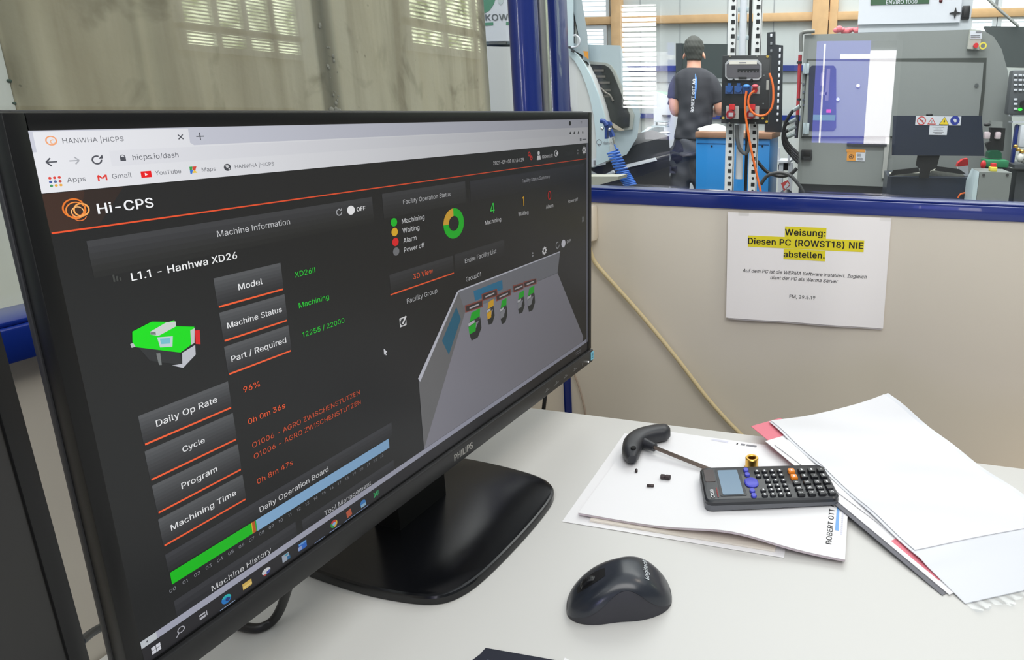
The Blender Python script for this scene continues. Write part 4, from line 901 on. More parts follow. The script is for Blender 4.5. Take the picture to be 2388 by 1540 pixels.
# ---------------------------------------------------------------- T-handle hex key
HGREY = mat('tool_grip', (42, 43, 47), 0.42, noise=0.06, scale=150)
TSTEEL = mat('tool_steel', (120, 108, 100), 0.35, metal=0.9, noise=0.15, scale=80)
ZP = padz(0.05, 0.12) + 0.0036
t = thing('hex_key', 'T-handle hex key with a curved dark grip lying on the note pad', 'hex key', hz(1500, 1040, ZP), 0)
pts = [hz(u, v, ZP + 0.011) for u, v in ((1474, 1072), (1472, 1052), (1478, 1034), (1494, 1021), (1520, 1013), (1546, 1009), (1563, 1008))]
b = MB(); n = 14
def gtube(b, pts, rw, rh, m=0):
    # flattened grip: elliptical cross-section lying on the pad
    Q_ = []; 
    for i in range(len(pts) - 1):
        p0 = pts[max(i - 1, 0)]; p1 = pts[i]; p2 = pts[i + 1]; p3 = pts[min(i + 2, len(pts) - 1)]
        for k in range(5):
            u = k / 5; Q_.append((0.5 * ((2 * p1) + (p2 - p0) * u + (2 * p0 - 5 * p1 + 4 * p2 - p3) * u * u + (3 * p1 - p0 - 3 * p2 + p3) * u ** 3), i + u))
    Q_.append((pts[-1], len(pts) - 1)); P = []; F = []
    for i, (p, s_) in enumerate(Q_):
        tn = (Q_[min(i + 1, len(Q_) - 1)][0] - Q_[max(i - 1, 0)][0]).normalized(); sd = V((0, 0, 1)).cross(tn).normalized()
        u = s_ / (len(pts) - 1); k = min(1, 0.25 + 6 * min(u, 1 - u)) ** 0.5
        for j in range(n):
            a = 2 * PI * j / n; ca, sa = math.cos(a), math.sin(a)
            P.append(p + sd * rw(u) * k * math.copysign(abs(ca) ** 0.7, ca) + V((0, 0, rh(u) * k * math.copysign(abs(sa) ** 0.7, sa))))
    for i in range(len(Q_) - 1): F += [(i * n + j, i * n + (j + 1) % n, (i + 1) * n + (j + 1) % n, (i + 1) * n + j) for j in range(n)]
    F += [tuple(range(n))[::-1], tuple(range((len(Q_) - 1) * n, len(Q_) * n))]
    b._add(P, F, m)
gtube(b, pts, lambda u: 0.0105 + 0.0035 * math.sin(PI * u), lambda u: 0.0105)
s0 = hz(1500, 1033, ZP + 0.010); s1 = hz(1527, 1044, ZP + 0.010)
b.cyl(s0, s1, 0.0075, 0.0055, 18); b.build('grip', HGREY, t, ang=50)
b = MB(); q = hz(1477, 1047, ZP + 0.0195); b.cyl(q, q + V((0, 0, 0.0022)), 0.0036, n=20); b.build('hanging_hole', mat('black_hole', (8, 8, 9), 0.8), t)
b = MB(); b.cyl(hz(1526, 1044, ZP + 0.010), hz(1674, 1103, ZP + 0.0026), 0.0026, n=6); b.build('blade', TSTEEL, t, ang=20)

# set screws
SCREW = mat('burnished_steel', (74, 66, 66), 0.4, metal=0.8)
def screw(u, v, ln, r, ang, label):
    p = hz(u, v, padz(0.05, 0.08) + 0.003 + r); d_ = V((math.cos(ang), math.sin(ang), 0)); b = MB()
    b.lathe([(0.0004, -ln / 2), (r * 0.8, -ln / 2), (r, -ln / 2 + 0.0006), (r, -ln * 0.06), (r * 0.86, -ln * 0.03), (r * 0.86, ln * 0.03), (r, ln * 0.06), (r, ln / 2 - 0.0006), (r * 0.8, ln / 2), (r * 0.45, ln / 2), (r * 0.4, ln / 2 - 0.001), (0.0002, ln / 2 - 0.001)], (0, 0, 0), 14, axis=d_)
    b.bm.transform(Matrix.Translation(p)); single(b, 'set_screw', SCREW, label, 'screw', p - V((0, 0, r)), 'small screws on the note pad')
screw(1484, 1098, 0.0055, 0.0017, 1.9, 'tiny dark screw just below the curved tool grip')
screw(1552, 1113, 0.0125, 0.0032, 0.06, 'largest of the three dark screws, between tool grip and calculator')
screw(1517, 1133, 0.0085, 0.0018, 0.2, 'small dark screw nearest the front edge of the note pad')
# brass fitting
BRASS = mat('brass', (222, 176, 88), 0.3, metal=1.0)
p = hz(1750, 1104, padz(0.18, 0.13) + 0.003); p.y += 0.009; b = MB()
b.lathe([(0.0045, 0.0165), (0.0056, 0.0175), (0.0075, 0.0175), (0.0083, 0.0165), (0.0083, 0.0045), (0.0092, 0.0035), (0.0092, 0.0), (0.0045, 0.0), (0.0045, 0.0165)], p, 36)
single(b, 'brass_bushing', BRASS, 'shiny brass hollow fitting standing behind the calculator', 'brass fitting', p)

# ---------------------------------------------------------------- calculator
CB = mat('calculator_body', (34, 36, 40), 0.3); CG = mat('calculator_side', (96, 98, 102), 0.42)
CA = math.radians(18.9); co = V((-0.1325, -0.5600, 0.0078))
t = thing('calculator', 'black scientific calculator lying sideways across the note pad', 'calculator', co, CA)
CF = Matrix.Translation(co) @ Matrix.Rotation(CA, 4, 'Z') @ Matrix.Rotation(math.radians(0.4), 4, 'X'); CW, CLn = 0.073, 0.158
def C(x, y, z): return CF @ V((x, y, z))
def rrect(x0, y0, x1, y1, r, n=6):
    o = []
    for cx_, cy_, a0 in ((x1 - r, y1 - r, 0), (x0 + r, y1 - r, 90), (x0 + r, y0 + r, 180), (x1 - r, y0 + r, 270)):
        for k in range(n + 1):
            a = math.radians(a0 + 90 * k / n); o.append((cx_ + r * math.cos(a), cy_ + r * math.sin(a)))
    return o
def slab(b, layers, m=0):                    # layers: (outline, z(x)) stacked
    N = len(layers[0][0]); P = []; F = []
    for o, z in layers: P += [C(x, y, z(x) if callable(z) else z) for x, y in o]
    for j in range(len(layers) - 1): F += [(j * N + i, j * N + (i + 1) % N, (j + 1) * N + (i + 1) % N, (j + 1) * N + i) for i in range(N)]
    F += [tuple(range(N))[::-1], tuple(range((len(layers) - 1) * N, len(layers) * N))]
    b._add(P, F, m)
zt = lambda x: 0.0142 - 0.0030 * (x / CLn)
b = MB(); slab(b, [(rrect(0.003, 0.003, CLn - 0.003, CW - 0.003, 0.008), 0.0), (rrect(0, 0, CLn, CW, 0.009), 0.002), (rrect(0, 0, CLn, CW, 0.009), lambda x: zt(x) - 0.0052)]); b.build('lower_case', CG, t)
b = MB(); slab(b, [(rrect(0.0002, 0.0002, CLn - 0.0002, CW - 0.0002, 0.009), lambda x: zt(x) - 0.0052), (rrect(0.0002, 0.0002, CLn - 0.0002, CW - 0.0002, 0.009), lambda x: zt(x) - 0.0016), (rrect(0.0022, 0.0022, CLn - 0.0022, CW - 0.0022, 0.008), zt)]); b.build('upper_case', CB, t)
def inlay(b, x0, y0, x1, y1, dz, m=0, r=0.0015): slab(b, [(rrect(x0, y0, x1, y1, r, 3), lambda x: zt(x) - 0.0004), (rrect(x0, y0, x1, y1, r, 3), lambda x: zt(x) + dz)], m)
b = MB(); inlay(b, 0.0185, 0.010, 0.0495, 0.066, 0.0004); b.build('display_frame', mat('display_frame', (22, 24, 28), 0.2), t)
b = MB(); inlay(b, 0.0215, 0.0125, 0.046, 0.0635, 0.0007); b.build('display', mat('display_glass', (112, 138, 160), 0.12), t)
b = MB(); inlay(b, 0.0045, 0.040, 0.0165, 0.066, 0.0005); b.build('solar_cell', mat('solar_cell', (58, 42, 38), 0.2), t)
WPR = mat('white_print', (222, 222, 224), 0.5); RPR = mat('red_print', (150, 40, 44), 0.5)
b = MB()
def ct(txt, x, y, w, m=0, cap=None): b.text(txt, lambda a, c: C(x - c, y + a, zt(x) + 0.0012), width=w, cap=cap, m=m, bold=0.02)
ct('CASIO', 0.0115, 0.007, 0.016, 0, 0.0042)
for k in range(9): b.poly([C(0.0148, 0.008 + 0.0022 * k, zt(0.015) + 0.0006), C(0.0162, 0.008 + 0.0022 * k, zt(0.015) + 0.0006), C(0.0162, 0.0096 + 0.0022 * k, zt(0.015) + 0.0006), C(0.0148, 0.0096 + 0.0022 * k, zt(0.015) + 0.0006)], 1)
b.build('maker_print', [WPR, RPR], t, smooth=False)
KB = mat('key_black', (26, 27, 30), 0.35); KBL = mat('key_blue', (74, 78, 196), 0.4); KOR = mat('key_orange', (244, 140, 38), 0.4); KGR = mat('key_dark', (40, 41, 45), 0.4)
def key(x, y, lx, ly, h, m_, sym=None, w=0.004, r=0.0018):
    b = MB(); o1 = rrect(x - lx / 2, y - ly / 2, x + lx / 2, y + ly / 2, r, 4); o2 = rrect(x - lx * 0.42, y - ly * 0.42, x + lx * 0.42, y + ly * 0.42, r * 0.8, 4)
    slab(b, [(o1, lambda q: zt(q) - 0.0005), (o1, lambda q: zt(q) + h * 0.55), (o2, lambda q: zt(q) + h)])
    k = b.build('key', m_, t)
    if sym:
        b = MB()
        if sym == '-': b.poly([C(x - 0.001, y - w / 2, zt(x) + h + 0.0002), C(x + 0.001, y - w / 2, zt(x) + h + 0.0002), C(x + 0.001, y + w / 2, zt(x) + h + 0.0002), C(x - 0.001, y + w / 2, zt(x) + h + 0.0002)])
        else: b.text(sym, lambda a, c: C(x + 0.0018 - c, y + a, zt(x) + h + 0.0002), cap=0.0036, center=True, bold=0.03)
        b.build('key_print', WPR, k, smooth=False)
ys5 = (0.0085, 0.0185, 0.0300, 0.0425, 0.0555)
for cx_, syms in zip((0.1130, 0.1258, 0.1382, 0.1500), (('7', '8', '9', 'D', 'A'), ('4', '5', '6', '-', '-'), ('1', '2', '3', '+', '-'), ('0', '.', '-', '-', '='))):
    for j, y in enumerate(ys5):
        orange = cx_ < 0.115 and j > 2
        key(cx_, y + (0.001 if j > 2 else 0), 0.0088, 0.0086, 0.0030, KOR if orange else KB, '-' if orange else syms[j])
ys6 = (0.0085, 0.0175, 0.0265, 0.0365, 0.0475, 0.0575)
for i, cx_ in enumerate((0.0700, 0.0795, 0.0890, 0.0985)):
    for j, y in enumerate(ys6):
        if i == 0 and j in (2, 3): continue
        key(cx_, y, 0.0066, 0.0062, 0.0024, KGR, '-', 0.0030)
for y in (0.0085, 0.0180, 0.0520, 0.0620): key(0.0570, y, 0.0064, 0.0078, 0.0022, KBL, None, r=0.0028)
key(0.0590, 0.0350, 0.0165, 0.0205, 0.0022, KBL, None, r=0.008)

# ---------------------------------------------------------------- pile of folders and sleeves on the right
PINK = mat('pink_card', (226, 126, 140), 0.7, noise=0.05, scale=20)
SHADE = mat('shadow_grey', (112, 112, 118), 0.7)
SA = math.radians(-46.6)
def pile(FA, w, l, z0, ang=SA):              # FA = back left corner; l runs towards the viewer along ang, w to the right
    c, s_ = math.cos(ang), math.sin(ang); e = V((c, s_, 0)); f = V((-s_, c, 0))
    return lambda x, y, z=0.0: V((FA[0], FA[1], z0 + z)) + e * x + f * y
def lift(s_): return 0.0178 * (1 - s_)      # the pile leans on the note pad at its far end
G = pile((-0.0905, -0.4035), 0.21, 0.297, 0.0)
b = MB(); b.grid(lambda s_, t_: G(0.12 + 0.1805 * s_, 0.20 * t_, 0.0004 + lift(0.4 + 0.6 * s_)), 20, 4, thick=(0, 0, 0.0007)); single(b, 'shadow_sheet', SHADE, 'dark grey folder at the bottom of the pile of papers on the right', 'folder', G(0, 0))  # dark sheet stands in for the thin shadow along the pile's edge
G1 = pile((-0.0850, -0.4010), 0.21, 0.297, 0.0)
b = MB(); b.grid(lambda s_, t_: G1(0.302 * s_, 0.20 * t_, 0.0012 + lift(s_)), 20, 4, thick=(0, 0, 0.0008)); single(b, 'folded_sheet', PAPER, 'white folded sheet just under the pink card of the right-hand pile', 'paper', G1(0, 0))
G2 = pile((-0.1098, -0.3664), 0.21, 0.297, 0.0)
b = MB(); b.grid(lambda s_, t_: G2(0.327 * s_, 0.052 * t_, 0.0024 + lift(s_)), 20, 4, thick=(0, 0, 0.0009)); single(b, 'pink_folder', PINK, 'pink card folder between the white sheets of the right-hand pile', 'folder', G2(0, 0))
g3 = hz(1806, 1036, 0.021)
G3 = pile((g3.x, g3.y), 0.2, 0.29, 0.0, SA + 0.05)
b = MB(); b.grid(lambda s_, t_: G3(0.24 * s_, 0.12 * t_, 0.0038 + lift(0.1 + 0.8 * s_)), 20, 4, thick=(0, 0, 0.0006)); single(b, 'white_insert_sheet', PAPER, 'white sheet lying on the pink folder, under the big plastic sleeve', 'paper', G3(0, 0))
# big milky sleeve on top, its far corner curls up beyond the desk edge, torn film at the near end
SLV = mat('milky_sleeve', (214, 216, 221), 0.3, noise=0.02, scale=8)
SLI = mat('sleeve_sheet', (224, 224, 227), 0.4, noise=0.035, scale=10, bump=0.06)
SLF = glass('clear_film', (0.93, 0.94, 0.95), 0.09)
FA = hz(1793, 983, 0.024); FB = hz(2041, 938, 0.034); FC = hz(2252, 1398, 0.006)
ex = FC - FA; ex.z = 0; ey = FB - FA; ey.z = 0
def slv(s_, t_, dz=0.0):
    p = FA + ex * s_ + ey * t_
    z = 0.0238 - 0.0180 * s_ + 0.0030 * math.sin(9 * s_ + 4 * t_) * (1 - abs(2 * t_ - 1) ** 2) * (0.3 + s_ * max(0, 1 - s_) * 2) + 0.016 * (t_ ** 3) * (1 - s_) ** 2 + 0.0012 * math.sin(23 * s_ - 6 * t_)
    low = 0.0238 - 0.0196 * s_ if s_ < 0.86 else 0.0069 - 0.0055 * min(1, (s_ - 0.86) / 0.14)
    return V((p.x, p.y, max(z if s_ < 0.86 else 0, low) + dz))
t = thing('plastic_sleeve', 'milky white plastic sleeve of papers on top of the right-hand pile', 'sleeve', V((FA.x, FA.y, 0)), 0)
b = MB(); b.grid(lambda s_, t_: slv(s_, t_ * 1.12), 36, 26, thick=(0, 0, -0.0009)); b.build('contents', SLV, t)
b = MB(); b.grid(lambda s_, t_: slv(s_ * 0.80, 0.02 + t_ * 1.06, 0.0004), 26, 20, thick=(0, 0, 0.0007)); b.build('inner_sheet', SLI, t)
b = MB(); b.grid(lambda s_, t_: slv(1.0 + (0.035 + 0.008 * math.sin(40 * t_) + 0.006 * math.sin(97 * t_)) * s_, t_ * 1.12, 0.0003 + 0.003 * s_ * math.sin(50 * t_) ** 2), 3, 60); b.build('torn_film_edge', SLF, t)

# small dark device at the front edge of the picture
DEV = mat('device_front', (44, 46, 56), 0.22, noise=0.05, scale=30)
t = thing('handheld_device', 'flat dark handheld device at the bottom photo edge, in front of the mouse', 'device', (-0.235, -0.85, 0), 0)
o = [(-0.2702, -0.7940), (-0.2010, -0.7912), (-0.2000, -0.925), (-0.2760, -0.928), (-0.2745, -0.8085), (-0.2712, -0.8010)]
b = MB(); b.prism([(x, y, 0.0) for x, y in o], (0, 0, 0.0125)); b.build('case', mat('device_case', (150, 148, 152), 0.4), t)
b = MB(); cxd, cyd = -0.236, -0.86; b.prism([(cxd + (x - cxd) * 0.985, cyd + (y - cyd) * 0.99, 0.0125) for x, y in o], (0, 0, 0.0012)); b.build('front_panel', DEV, t)
b = MB()
for k in range(3): b.span((-0.262 + 0.020 * k, -0.8125, 0.0137), (-0.246 + 0.020 * k, -0.8055, 0.0143), bev=0.0005)
b.build('key_strip', mat('device_key', (92, 98, 108), 0.4), t)
# paper sliver right of it
b = MB(); q = hz(1317, 1534, 0.001); b.prism([(q.x, q.y, 0), (q.x + 0.06, q.y - 0.016, 0), (q.x + 0.03, q.y - 0.12, 0), (q.x, q.y - 0.10, 0)], (0, 0, 0.0008)); single(b, 'white_slip', PAPER, 'white paper slip at the bottom photo edge, right of the dark device', 'paper', (q.x, q.y, 0))

# ---------------------------------------------------------------- cables and wall things
CBL = mat('black_cable', (24, 24, 26), 0.4); CBE = mat('beige_cable', (214, 196, 152), 0.5)
b = MB(); p0 = hx(640, 1390, -0.40)
# loop of the lead that hangs under the monitor
pts = [hz(672, 1368, 0.050), hz(655, 1418, 0.020), hz(636, 1448, 0.006), hz(608, 1464, 0.0042), hz(578, 1464, 0.0042), hz(545, 1454, 0.0042), hz(500, 1434, 0.005), hz(455, 1440, 0.02)]
b.tube(pts, 0.0040, 12); single(b, 'monitor_cable', CBL, 'black lead looping on the desk under the lit monitor', 'cable', (pts[3].x, pts[3].y, 0))
b = MB(); pts = [hx(186, 1500, -0.50), hx(215, 1476, -0.52), hx(255, 1455, -0.535), hx(300, 1446, -0.54)]
b.tube(pts, 0.0032, 10); single(b, 'side_cable', mat('grey_cable', (52, 58, 62), 0.4), 'dark cable crossing the gap between the two monitors', 'cable', pts[1])
b = MB(); pts = [hy(1278, 880, -0.20), hy(1272, 920, -0.18), hy(1268, 952, -0.20), V((-0.553, -0.2, -0.3)), V((-0.55, -0.2, -0.6))]
b.tube(pts, 0.0036, 10); single(b, 'hanging_cable', CBL, 'black cable hanging down behind the desk beside the blue corner post', 'cable', pts[1])
b = MB(); pts = [V((-0.493, -0.02, 0.192)), hy(1384, 606, -0.012), hy(1412, 641, -0.012), hy(1440, 672, -0.012), hy(1500, 740, -0.014), hy(1580, 838, -0.014), hy(1640, 917, -0.014), hy(1690, 975, -0.014), hy(1722, 1008, -0.014), V((-0.155, -0.014, -0.21)), V((-0.10, -0.014, -0.30)), V((-0.08, -0.03, -0.6))]
b.tube(pts, 0.0043, 12); single(b, 'beige_cable', CBE, 'thick beige cable running diagonally down the partition below the notice', 'cable', pts[4])
b = MB(); pts = [hy(1334, 862, -0.006), hy(1342, 880, -0.006), hy(1353, 912, -0.006), hy(1362, 948, -0.006), hy(1365, 968, -0.006), hy(1367, 1020, -0.006)]
b.tube(pts, 0.0019, 10); single(b, 'thin_cable', mat('thin_cable', (176, 158, 142), 0.5), 'thin beige cable hanging down the partition next to the blue post', 'cable', pts[2])
t = thing('wall_socket_box', 'white plastic box on the partition, half hidden by the monitor', 'wall box', (-0.515, 0, 0.23), 0)
b = MB(); a = hy(1393, 476, 0); c = hy(1393, 560, 0); b.span((-0.553, -0.022, c.z), (a.x, 0.004, a.z - 0.001), bev=0.006); b.build('housing', mat('ivory_plastic', (236, 224, 204), 0.4), t)
b = MB(); b.span((a.x - 0.0065, -0.0226, c.z + 0.018), (a.x - 0.0055, -0.0216, a.z - 0.02)); b.build('slot', mat('ivory_shadow', (150, 134, 112), 0.6), t)

# notice taped to the partition
NOTICE = mat('notice_paper', (252, 248, 246), 0.6)
t = thing('notice_sheet', 'white printed notice with yellow highlighting hung under the blue rail', 'notice', (-0.07, 0, 0.16), 0)
NTL = V((-0.2166, 0, 0.2663)); NA = 0.0102
def NP(x, y, d=0.0):                         # metres from the top left corner; the sheet bulges off the wall towards its foot
    s_ = max(0.0, y / 0.21); out = 0.0012 + 0.0065 * s_ ** 1.6 * (1 - 0.45 * x / 0.297) + 0.0012 * math.sin(x * 40) * s_
    return V((NTL.x + x * math.cos(NA) + y * math.sin(NA), -out - d, NTL.z + x * math.sin(NA) - y * math.cos(NA)))
b = MB(); b.grid(lambda s_, t_: NP(0.297 * s_, 0.2075 * t_), 24, 20, thick=(0, -0.0004, 0)); b.build('sheet', NOTICE, t)
b = MB(); b.grid(lambda s_, t_: NP(0.004 + 0.291 * s_, 0.10 + 0.1115 * t_, -0.0010 - 0.003 * t_), 12, 8, thick=(0, -0.0003, 0)); b.build('second_sheet', NOTICE, t)
YEL = mat('highlighter', (238, 222, 42), 0.7)
b = MB()
def nxy(u, v):                               # place on the sheet below a point of the photo
    p = hy(u, v, -0.004); dx, dz = p.x - NTL.x, p.z - NTL.z
    return dx * math.cos(NA) + dz * math.sin(NA), -(dz * math.cos(NA) - dx * math.sin(NA))
D1, D2 = 0.0008, 0.0012
def hl(x0, y0, x1, y1):
    for k in range(8):
        a, c = x0 + (x1 - x0) * k / 8, x0 + (x1 - x0) * (k + 1) / 8
        b.poly([NP(a, y0, D1), NP(c, y0, D1), NP(c, y1, D1), NP(a, y1, D1)])
L1a, L1b = nxy(1830, 549), nxy(1925, 552); L2a, L2b = nxy(1744, 569), nxy(2013, 581); L3a, L3b = nxy(1827, 600), nxy(1923, 603)
hl(L1a[0], L1a[1] - 0.0165, L1b[0] + 0.001, L1a[1] + 0.0055); hl(L2a[0], L2a[1] - 0.016, L2b[0] + 0.001, L2a[1] + 0.0055); hl(L3a[0], L3a[1] - 0.016, L3b[0] + 0.001, L3a[1] + 0.004)
b.build('highlighting', YEL, t, smooth=False)
b = MB()
def nt(txt, A, B_, bold=0.0, shear=0.0, cap=None):
    b.text(txt, lambda x, y: NP(A[0] + x, A[1] + (B_[1] - A[1]) * x / (B_[0] - A[0]) - y, D2), width=B_[0] - A[0], cap=cap, bold=bold, shear=shear)
nt('Weisung:', L1a, L1b, 0.022); nt('Diesen PC (ROWST18) NIE', L2a, L2b, 0.02); nt('abstellen.', L3a, L3b, 0.022); b.build('heading_lettering', INK, t, smooth=False); b = MB()
nt('Auf dem PC ist die WERMA Software installiert. Zugleich', nxy(1732, 634), nxy(2020, 650), shear=0.2); nt('dient der PC als Werma Server', nxy(1796, 651), nxy(1953, 660), shear=0.2); b.build('body_lettering', INK, t, smooth=False)
b = MB(); nt('FM, 29.5.19', nxy(1841, 695), nxy(1901, 698)); b.build('date_lettering', INK, t, smooth=False)
for k in (0.02, 0.277): b = MB(); b.grid(lambda s_, q: NP(k + 0.020 * s_, -0.004 + 0.010 * q, 0.0006), 3, 2); b.build('clear_tape', glass('tape', (0.97, 0.97, 0.96), 0.06), t)
# ================================================================== the workshop hall behind the panes
MG = mat('machine_grey', (134, 139, 137), 0.42, noise=0.02, scale=3)
MG_L = mat('machine_pale_blue', (196, 214, 220), 0.4)
MG_P = mat('machine_pale', (206, 208, 208), 0.42)
MDARK = mat('machine_dark', (42, 44, 50), 0.45, noise=0.08, scale=4)
NAVY = mat('dark_blue_steel', (36, 44, 60), 0.3, noise=0.1, scale=5)
GREY_BLUE = mat('pale_grey_paint', (170, 184, 190), 0.45)
RED = mat('red_plastic', (206, 40, 44), 0.4); REDT = mat('red_tube', (176, 32, 36), 0.4)
YELP = mat('yellow_plastic', (228, 214, 84), 0.45); GREENP = mat('green_enamel', (44, 128, 84), 0.4)
WENAM = mat('white_enamel', (212, 216, 224), 0.4)
RUBBER = mat('black_rubber', (20, 20, 22), 0.5)
ORANGE = mat('orange_cable', (236, 112, 44), 0.45)
DGL = mat('dark_window', (46, 48, 46), 0.15)
HOLE = mat('slot_dark', (28, 30, 32), 0.8)
def front(b, px, Y, depth, m=0, sk=0.0):     # outline seen in the photo, standing at distance Y and running back by depth (sk: turned sideways)
    P = [hy(u, v, Y) for u, v in px]; return b.prism(P, (sk * depth, depth, 0), m)
def pbox(b, u0, v0, u1, v1, Y, depth, m=0, bev=0.0):
    a = hy(u0, (v0 + v1) / 2, Y); c = hy(u1, (v0 + v1) / 2, Y); q = hy((u0 + u1) / 2, v0, Y); r = hy((u0 + u1) / 2, v1, Y)
    return b.span((a.x, Y, r.z), (c.x, Y + depth, q.z), m, bev)
def ptube(b, pts, Y, r, m=0, n=10):
    return b.tube([hy(p[0], p[1], p[2] if len(p) > 2 else Y) for p in pts], r, n, m)
def T3(t, u, v, Y, w, m_mat, parent, name, cap=None, ang=0.0, bold=0.0):
    p = hy(u, v, Y); c, s_ = math.cos(ang), math.sin(ang); b = MB()
    b.text(t, lambda x, y: V((p.x + x * c - y * s_, Y, p.z + x * s_ + y * c)), width=w, cap=cap, bold=bold)
    return b.build(name, m_mat, parent, smooth=False)

# ---------------------------------------------------------------- machine on the right
YR = 2.8
t = thing('lathe', 'big grey enclosed machine on the right with a mist collector on its roof', 'machine', (0.3, YR + 0.8, FLOOR), 0)
b = MB(); P = [hy(u, v, YR) for u, v in ((1876, 81), (2262, 69), (2295, 72), (2318, 86), (2336, 115), (2350, 165), (2357, 210), (2360, 300), (2356, 410))]
P += [V((P[-1].x, YR, 0.02)), V((hy(1859, 415, YR).x, YR, 0.02))]; b.prism(P, (0, 1.7, 0)); body = b.build('housing', MG, t, ang=25)
b = MB(); xl, xr = hy(1859, 415, YR).x, P[-3].x; b.span((xl + 0.01, YR + 0.03, FLOOR), (xr, YR + 1.68, 0.02)); b.build('plinth', MDARK, t)
GAPM = mat('panel_gap', (66, 70, 66), 0.6)
b = MB(); front(b, [(1881, 138), (2301, 135), (2298, 200), (2284, 322), (1868, 322)], YR - 0.006, 0.006); b.build('door_gap', GAPM, t)
b = MB(); front(b, [(1884, 142), (2294, 146), (2290, 200), (2277, 318), (1870, 318)], YR - 0.022, 0.018); dr = b.build('door', MG, t)
b = MB(); P = [(1893, 153), (1944, 153), (1950, 160), (1950, 298), (1944, 305), (1888, 305), (1883, 298), (1887, 160)]; front(b, P, YR - 0.026, 0.006); b.build('door_window', mat('tinted_pane', (52, 56, 74), 0.12), dr)
b = MB()
for q in ((1914, 170, 1922, 200), (1926, 160, 1934, 235), (1911, 215, 1928, 222)): pbox(b, *q, YR - 0.028, 0.004)
b.build('inner_piping', mat('inner_grey', (110, 104, 116), 0.4), dr)
b = MB(); pbox(b, 1927, 255, 1938, 263, YR - 0.029, 0.004); b.build('pink_knob', mat('pink_plastic', (222, 60, 150), 0.4), dr)
b = MB(); pbox(b, 1896, 268, 1948, 281, YR - 0.029, 0.004); b.build('green_tray', mat('tray_green', (92, 132, 116), 0.4), dr)
for (u, v) in ((2001, 200), (1954, 232), (2277, 199)):
    b = MB(); p = hy(u, v, YR - 0.022); b.cyl(p, p + V((0, -0.008, 0)), 0.012, 0.010, 20); b.build('lock', CHROME, dr)
for (v0, v1) in ((148, 172), (287, 313)):
    b = MB(); pbox(b, 1872, v0, 1887, v1, YR - 0.034, 0.03, 0, 0.003); a = hy(1879, v1, YR - 0.036); c = hy(1879, v0, YR - 0.036); b.cyl(a, c, 0.005, n=12); b.build('hinge', GREY_BLUE, t)
for v in (196, 215, 232, 246):
    b = MB(); p = hy(1874, v, YR); b.cyl(p, p + V((0, -0.008, 0)), 0.006, n=14); b.build('screw_head', CHROME, t)
b = MB(); pbox(b, 1975, 333, 2068, 341, YR - 0.02, 0.02); b.build('handle_recess', MDARK, t)
b = MB(); front(b, [(2070, 268), (2082, 268), (2066, 416), (2056, 416)], YR - 0.016, 0.016); b.build('door_edge_strip', mat('pale_grey_strip', (170, 172, 168), 0.4), t)
b = MB(); pbox(b, 1868, 350, 1893, 374, YR - 0.03, 0.03, 0, 0.004); b.build('rubber_cover', RUBBER, t)
b = MB(); pbox(b, 1975, 350, 2018, 376, YR - 0.003, 0.003, 0); pbox(b, 1975, 355, 1996, 375, YR - 0.0045, 0.002, 1); pbox(b, 1974, 349, 2018, 355, YR - 0.0045, 0.002, 1)
p = hy(1985, 365.5, YR - 0.005); b.lathe([(0.010, 0), (0.014, 0)], p, 24, 2, axis=(0, -1, 0)); b.lathe([(0.0, 0), (0.006, 0)], p, 16, 2, axis=(0, -1, 0))
for v in (359, 362, 365, 369, 372): pbox(b, 1999, v, 2012 - (v % 3) * 2, v + 1.2, YR - 0.0045, 0.001, 3)
b.build('warning_label', [WENAM, mat('label_orange', (224, 150, 52), 0.5), mat('label_brown', (96, 62, 26), 0.5), INKG], t)
b = MB(); front(b, [(2262, 68), (2288, 70), (2288, 92), (2284, 116), (2256, 114)], YR - 0.03, 0.03); front(b, [(2263, 72), (2290, 73), (2289, 90), (2262, 90)], YR - 0.034, 0.005, 1)
pbox(b, 2276, 73, 2289, 76, YR - 0.036, 0.002, 2); pbox(b, 2264, 82, 2286, 83.5, YR - 0.036, 0.002, 2); pbox(b, 2264, 86, 2286, 87.5, YR - 0.036, 0.002, 2)
b.build('switch_panel', [mat('panel_pale', (176, 180, 172), 0.45), WENAM, INKG], t)
b = MB(); p = hy(2274, 107, YR - 0.03); b.cyl(p, p + V((0, -0.03, 0)), 0.011, 0.013, 20); b.build('stop_button', RED, t)
b = MB(); p = hy(2292, 107, YR - 0.03); b.lathe([(0.012, 0), (0.019, 0), (0.019, 0.006), (0.012, 0.006), (0.012, 0)], p, 26, axis=(0, -1, 0)); b.build('guard_ring', YELP, t)
b = MB(); b.tube([hy(1868, 120, YR - .02), hy(1868, 84, YR - .02), hy(1875, 75, YR - .02), hy(1900, 73, YR - .02)], 0.011, 12); b.build('top_pipe', mat('grey_pipe', (110, 112, 108), 0.4), t)
b = MB(); ptube(b, [(1866, 128), (1865, 150), (1862, 220), (1860, 268)], YR + 0.05, 0.011); b.build('red_hose', REDT, t)
b = MB(); ptube(b, [(1860, 268), (1858, 300), (1857, 322)], YR + 0.05, 0.011)
b.build('hose_end', RUBBER, t)
for v in (146, 232): b = MB(); p = hy(1864, v, YR + 0.05); b.cyl(p + V((0, 0, 0.006)), p - V((0, 0, 0.006)), 0.016, n=18); b.build('hose_clamp', RUBBER, t)
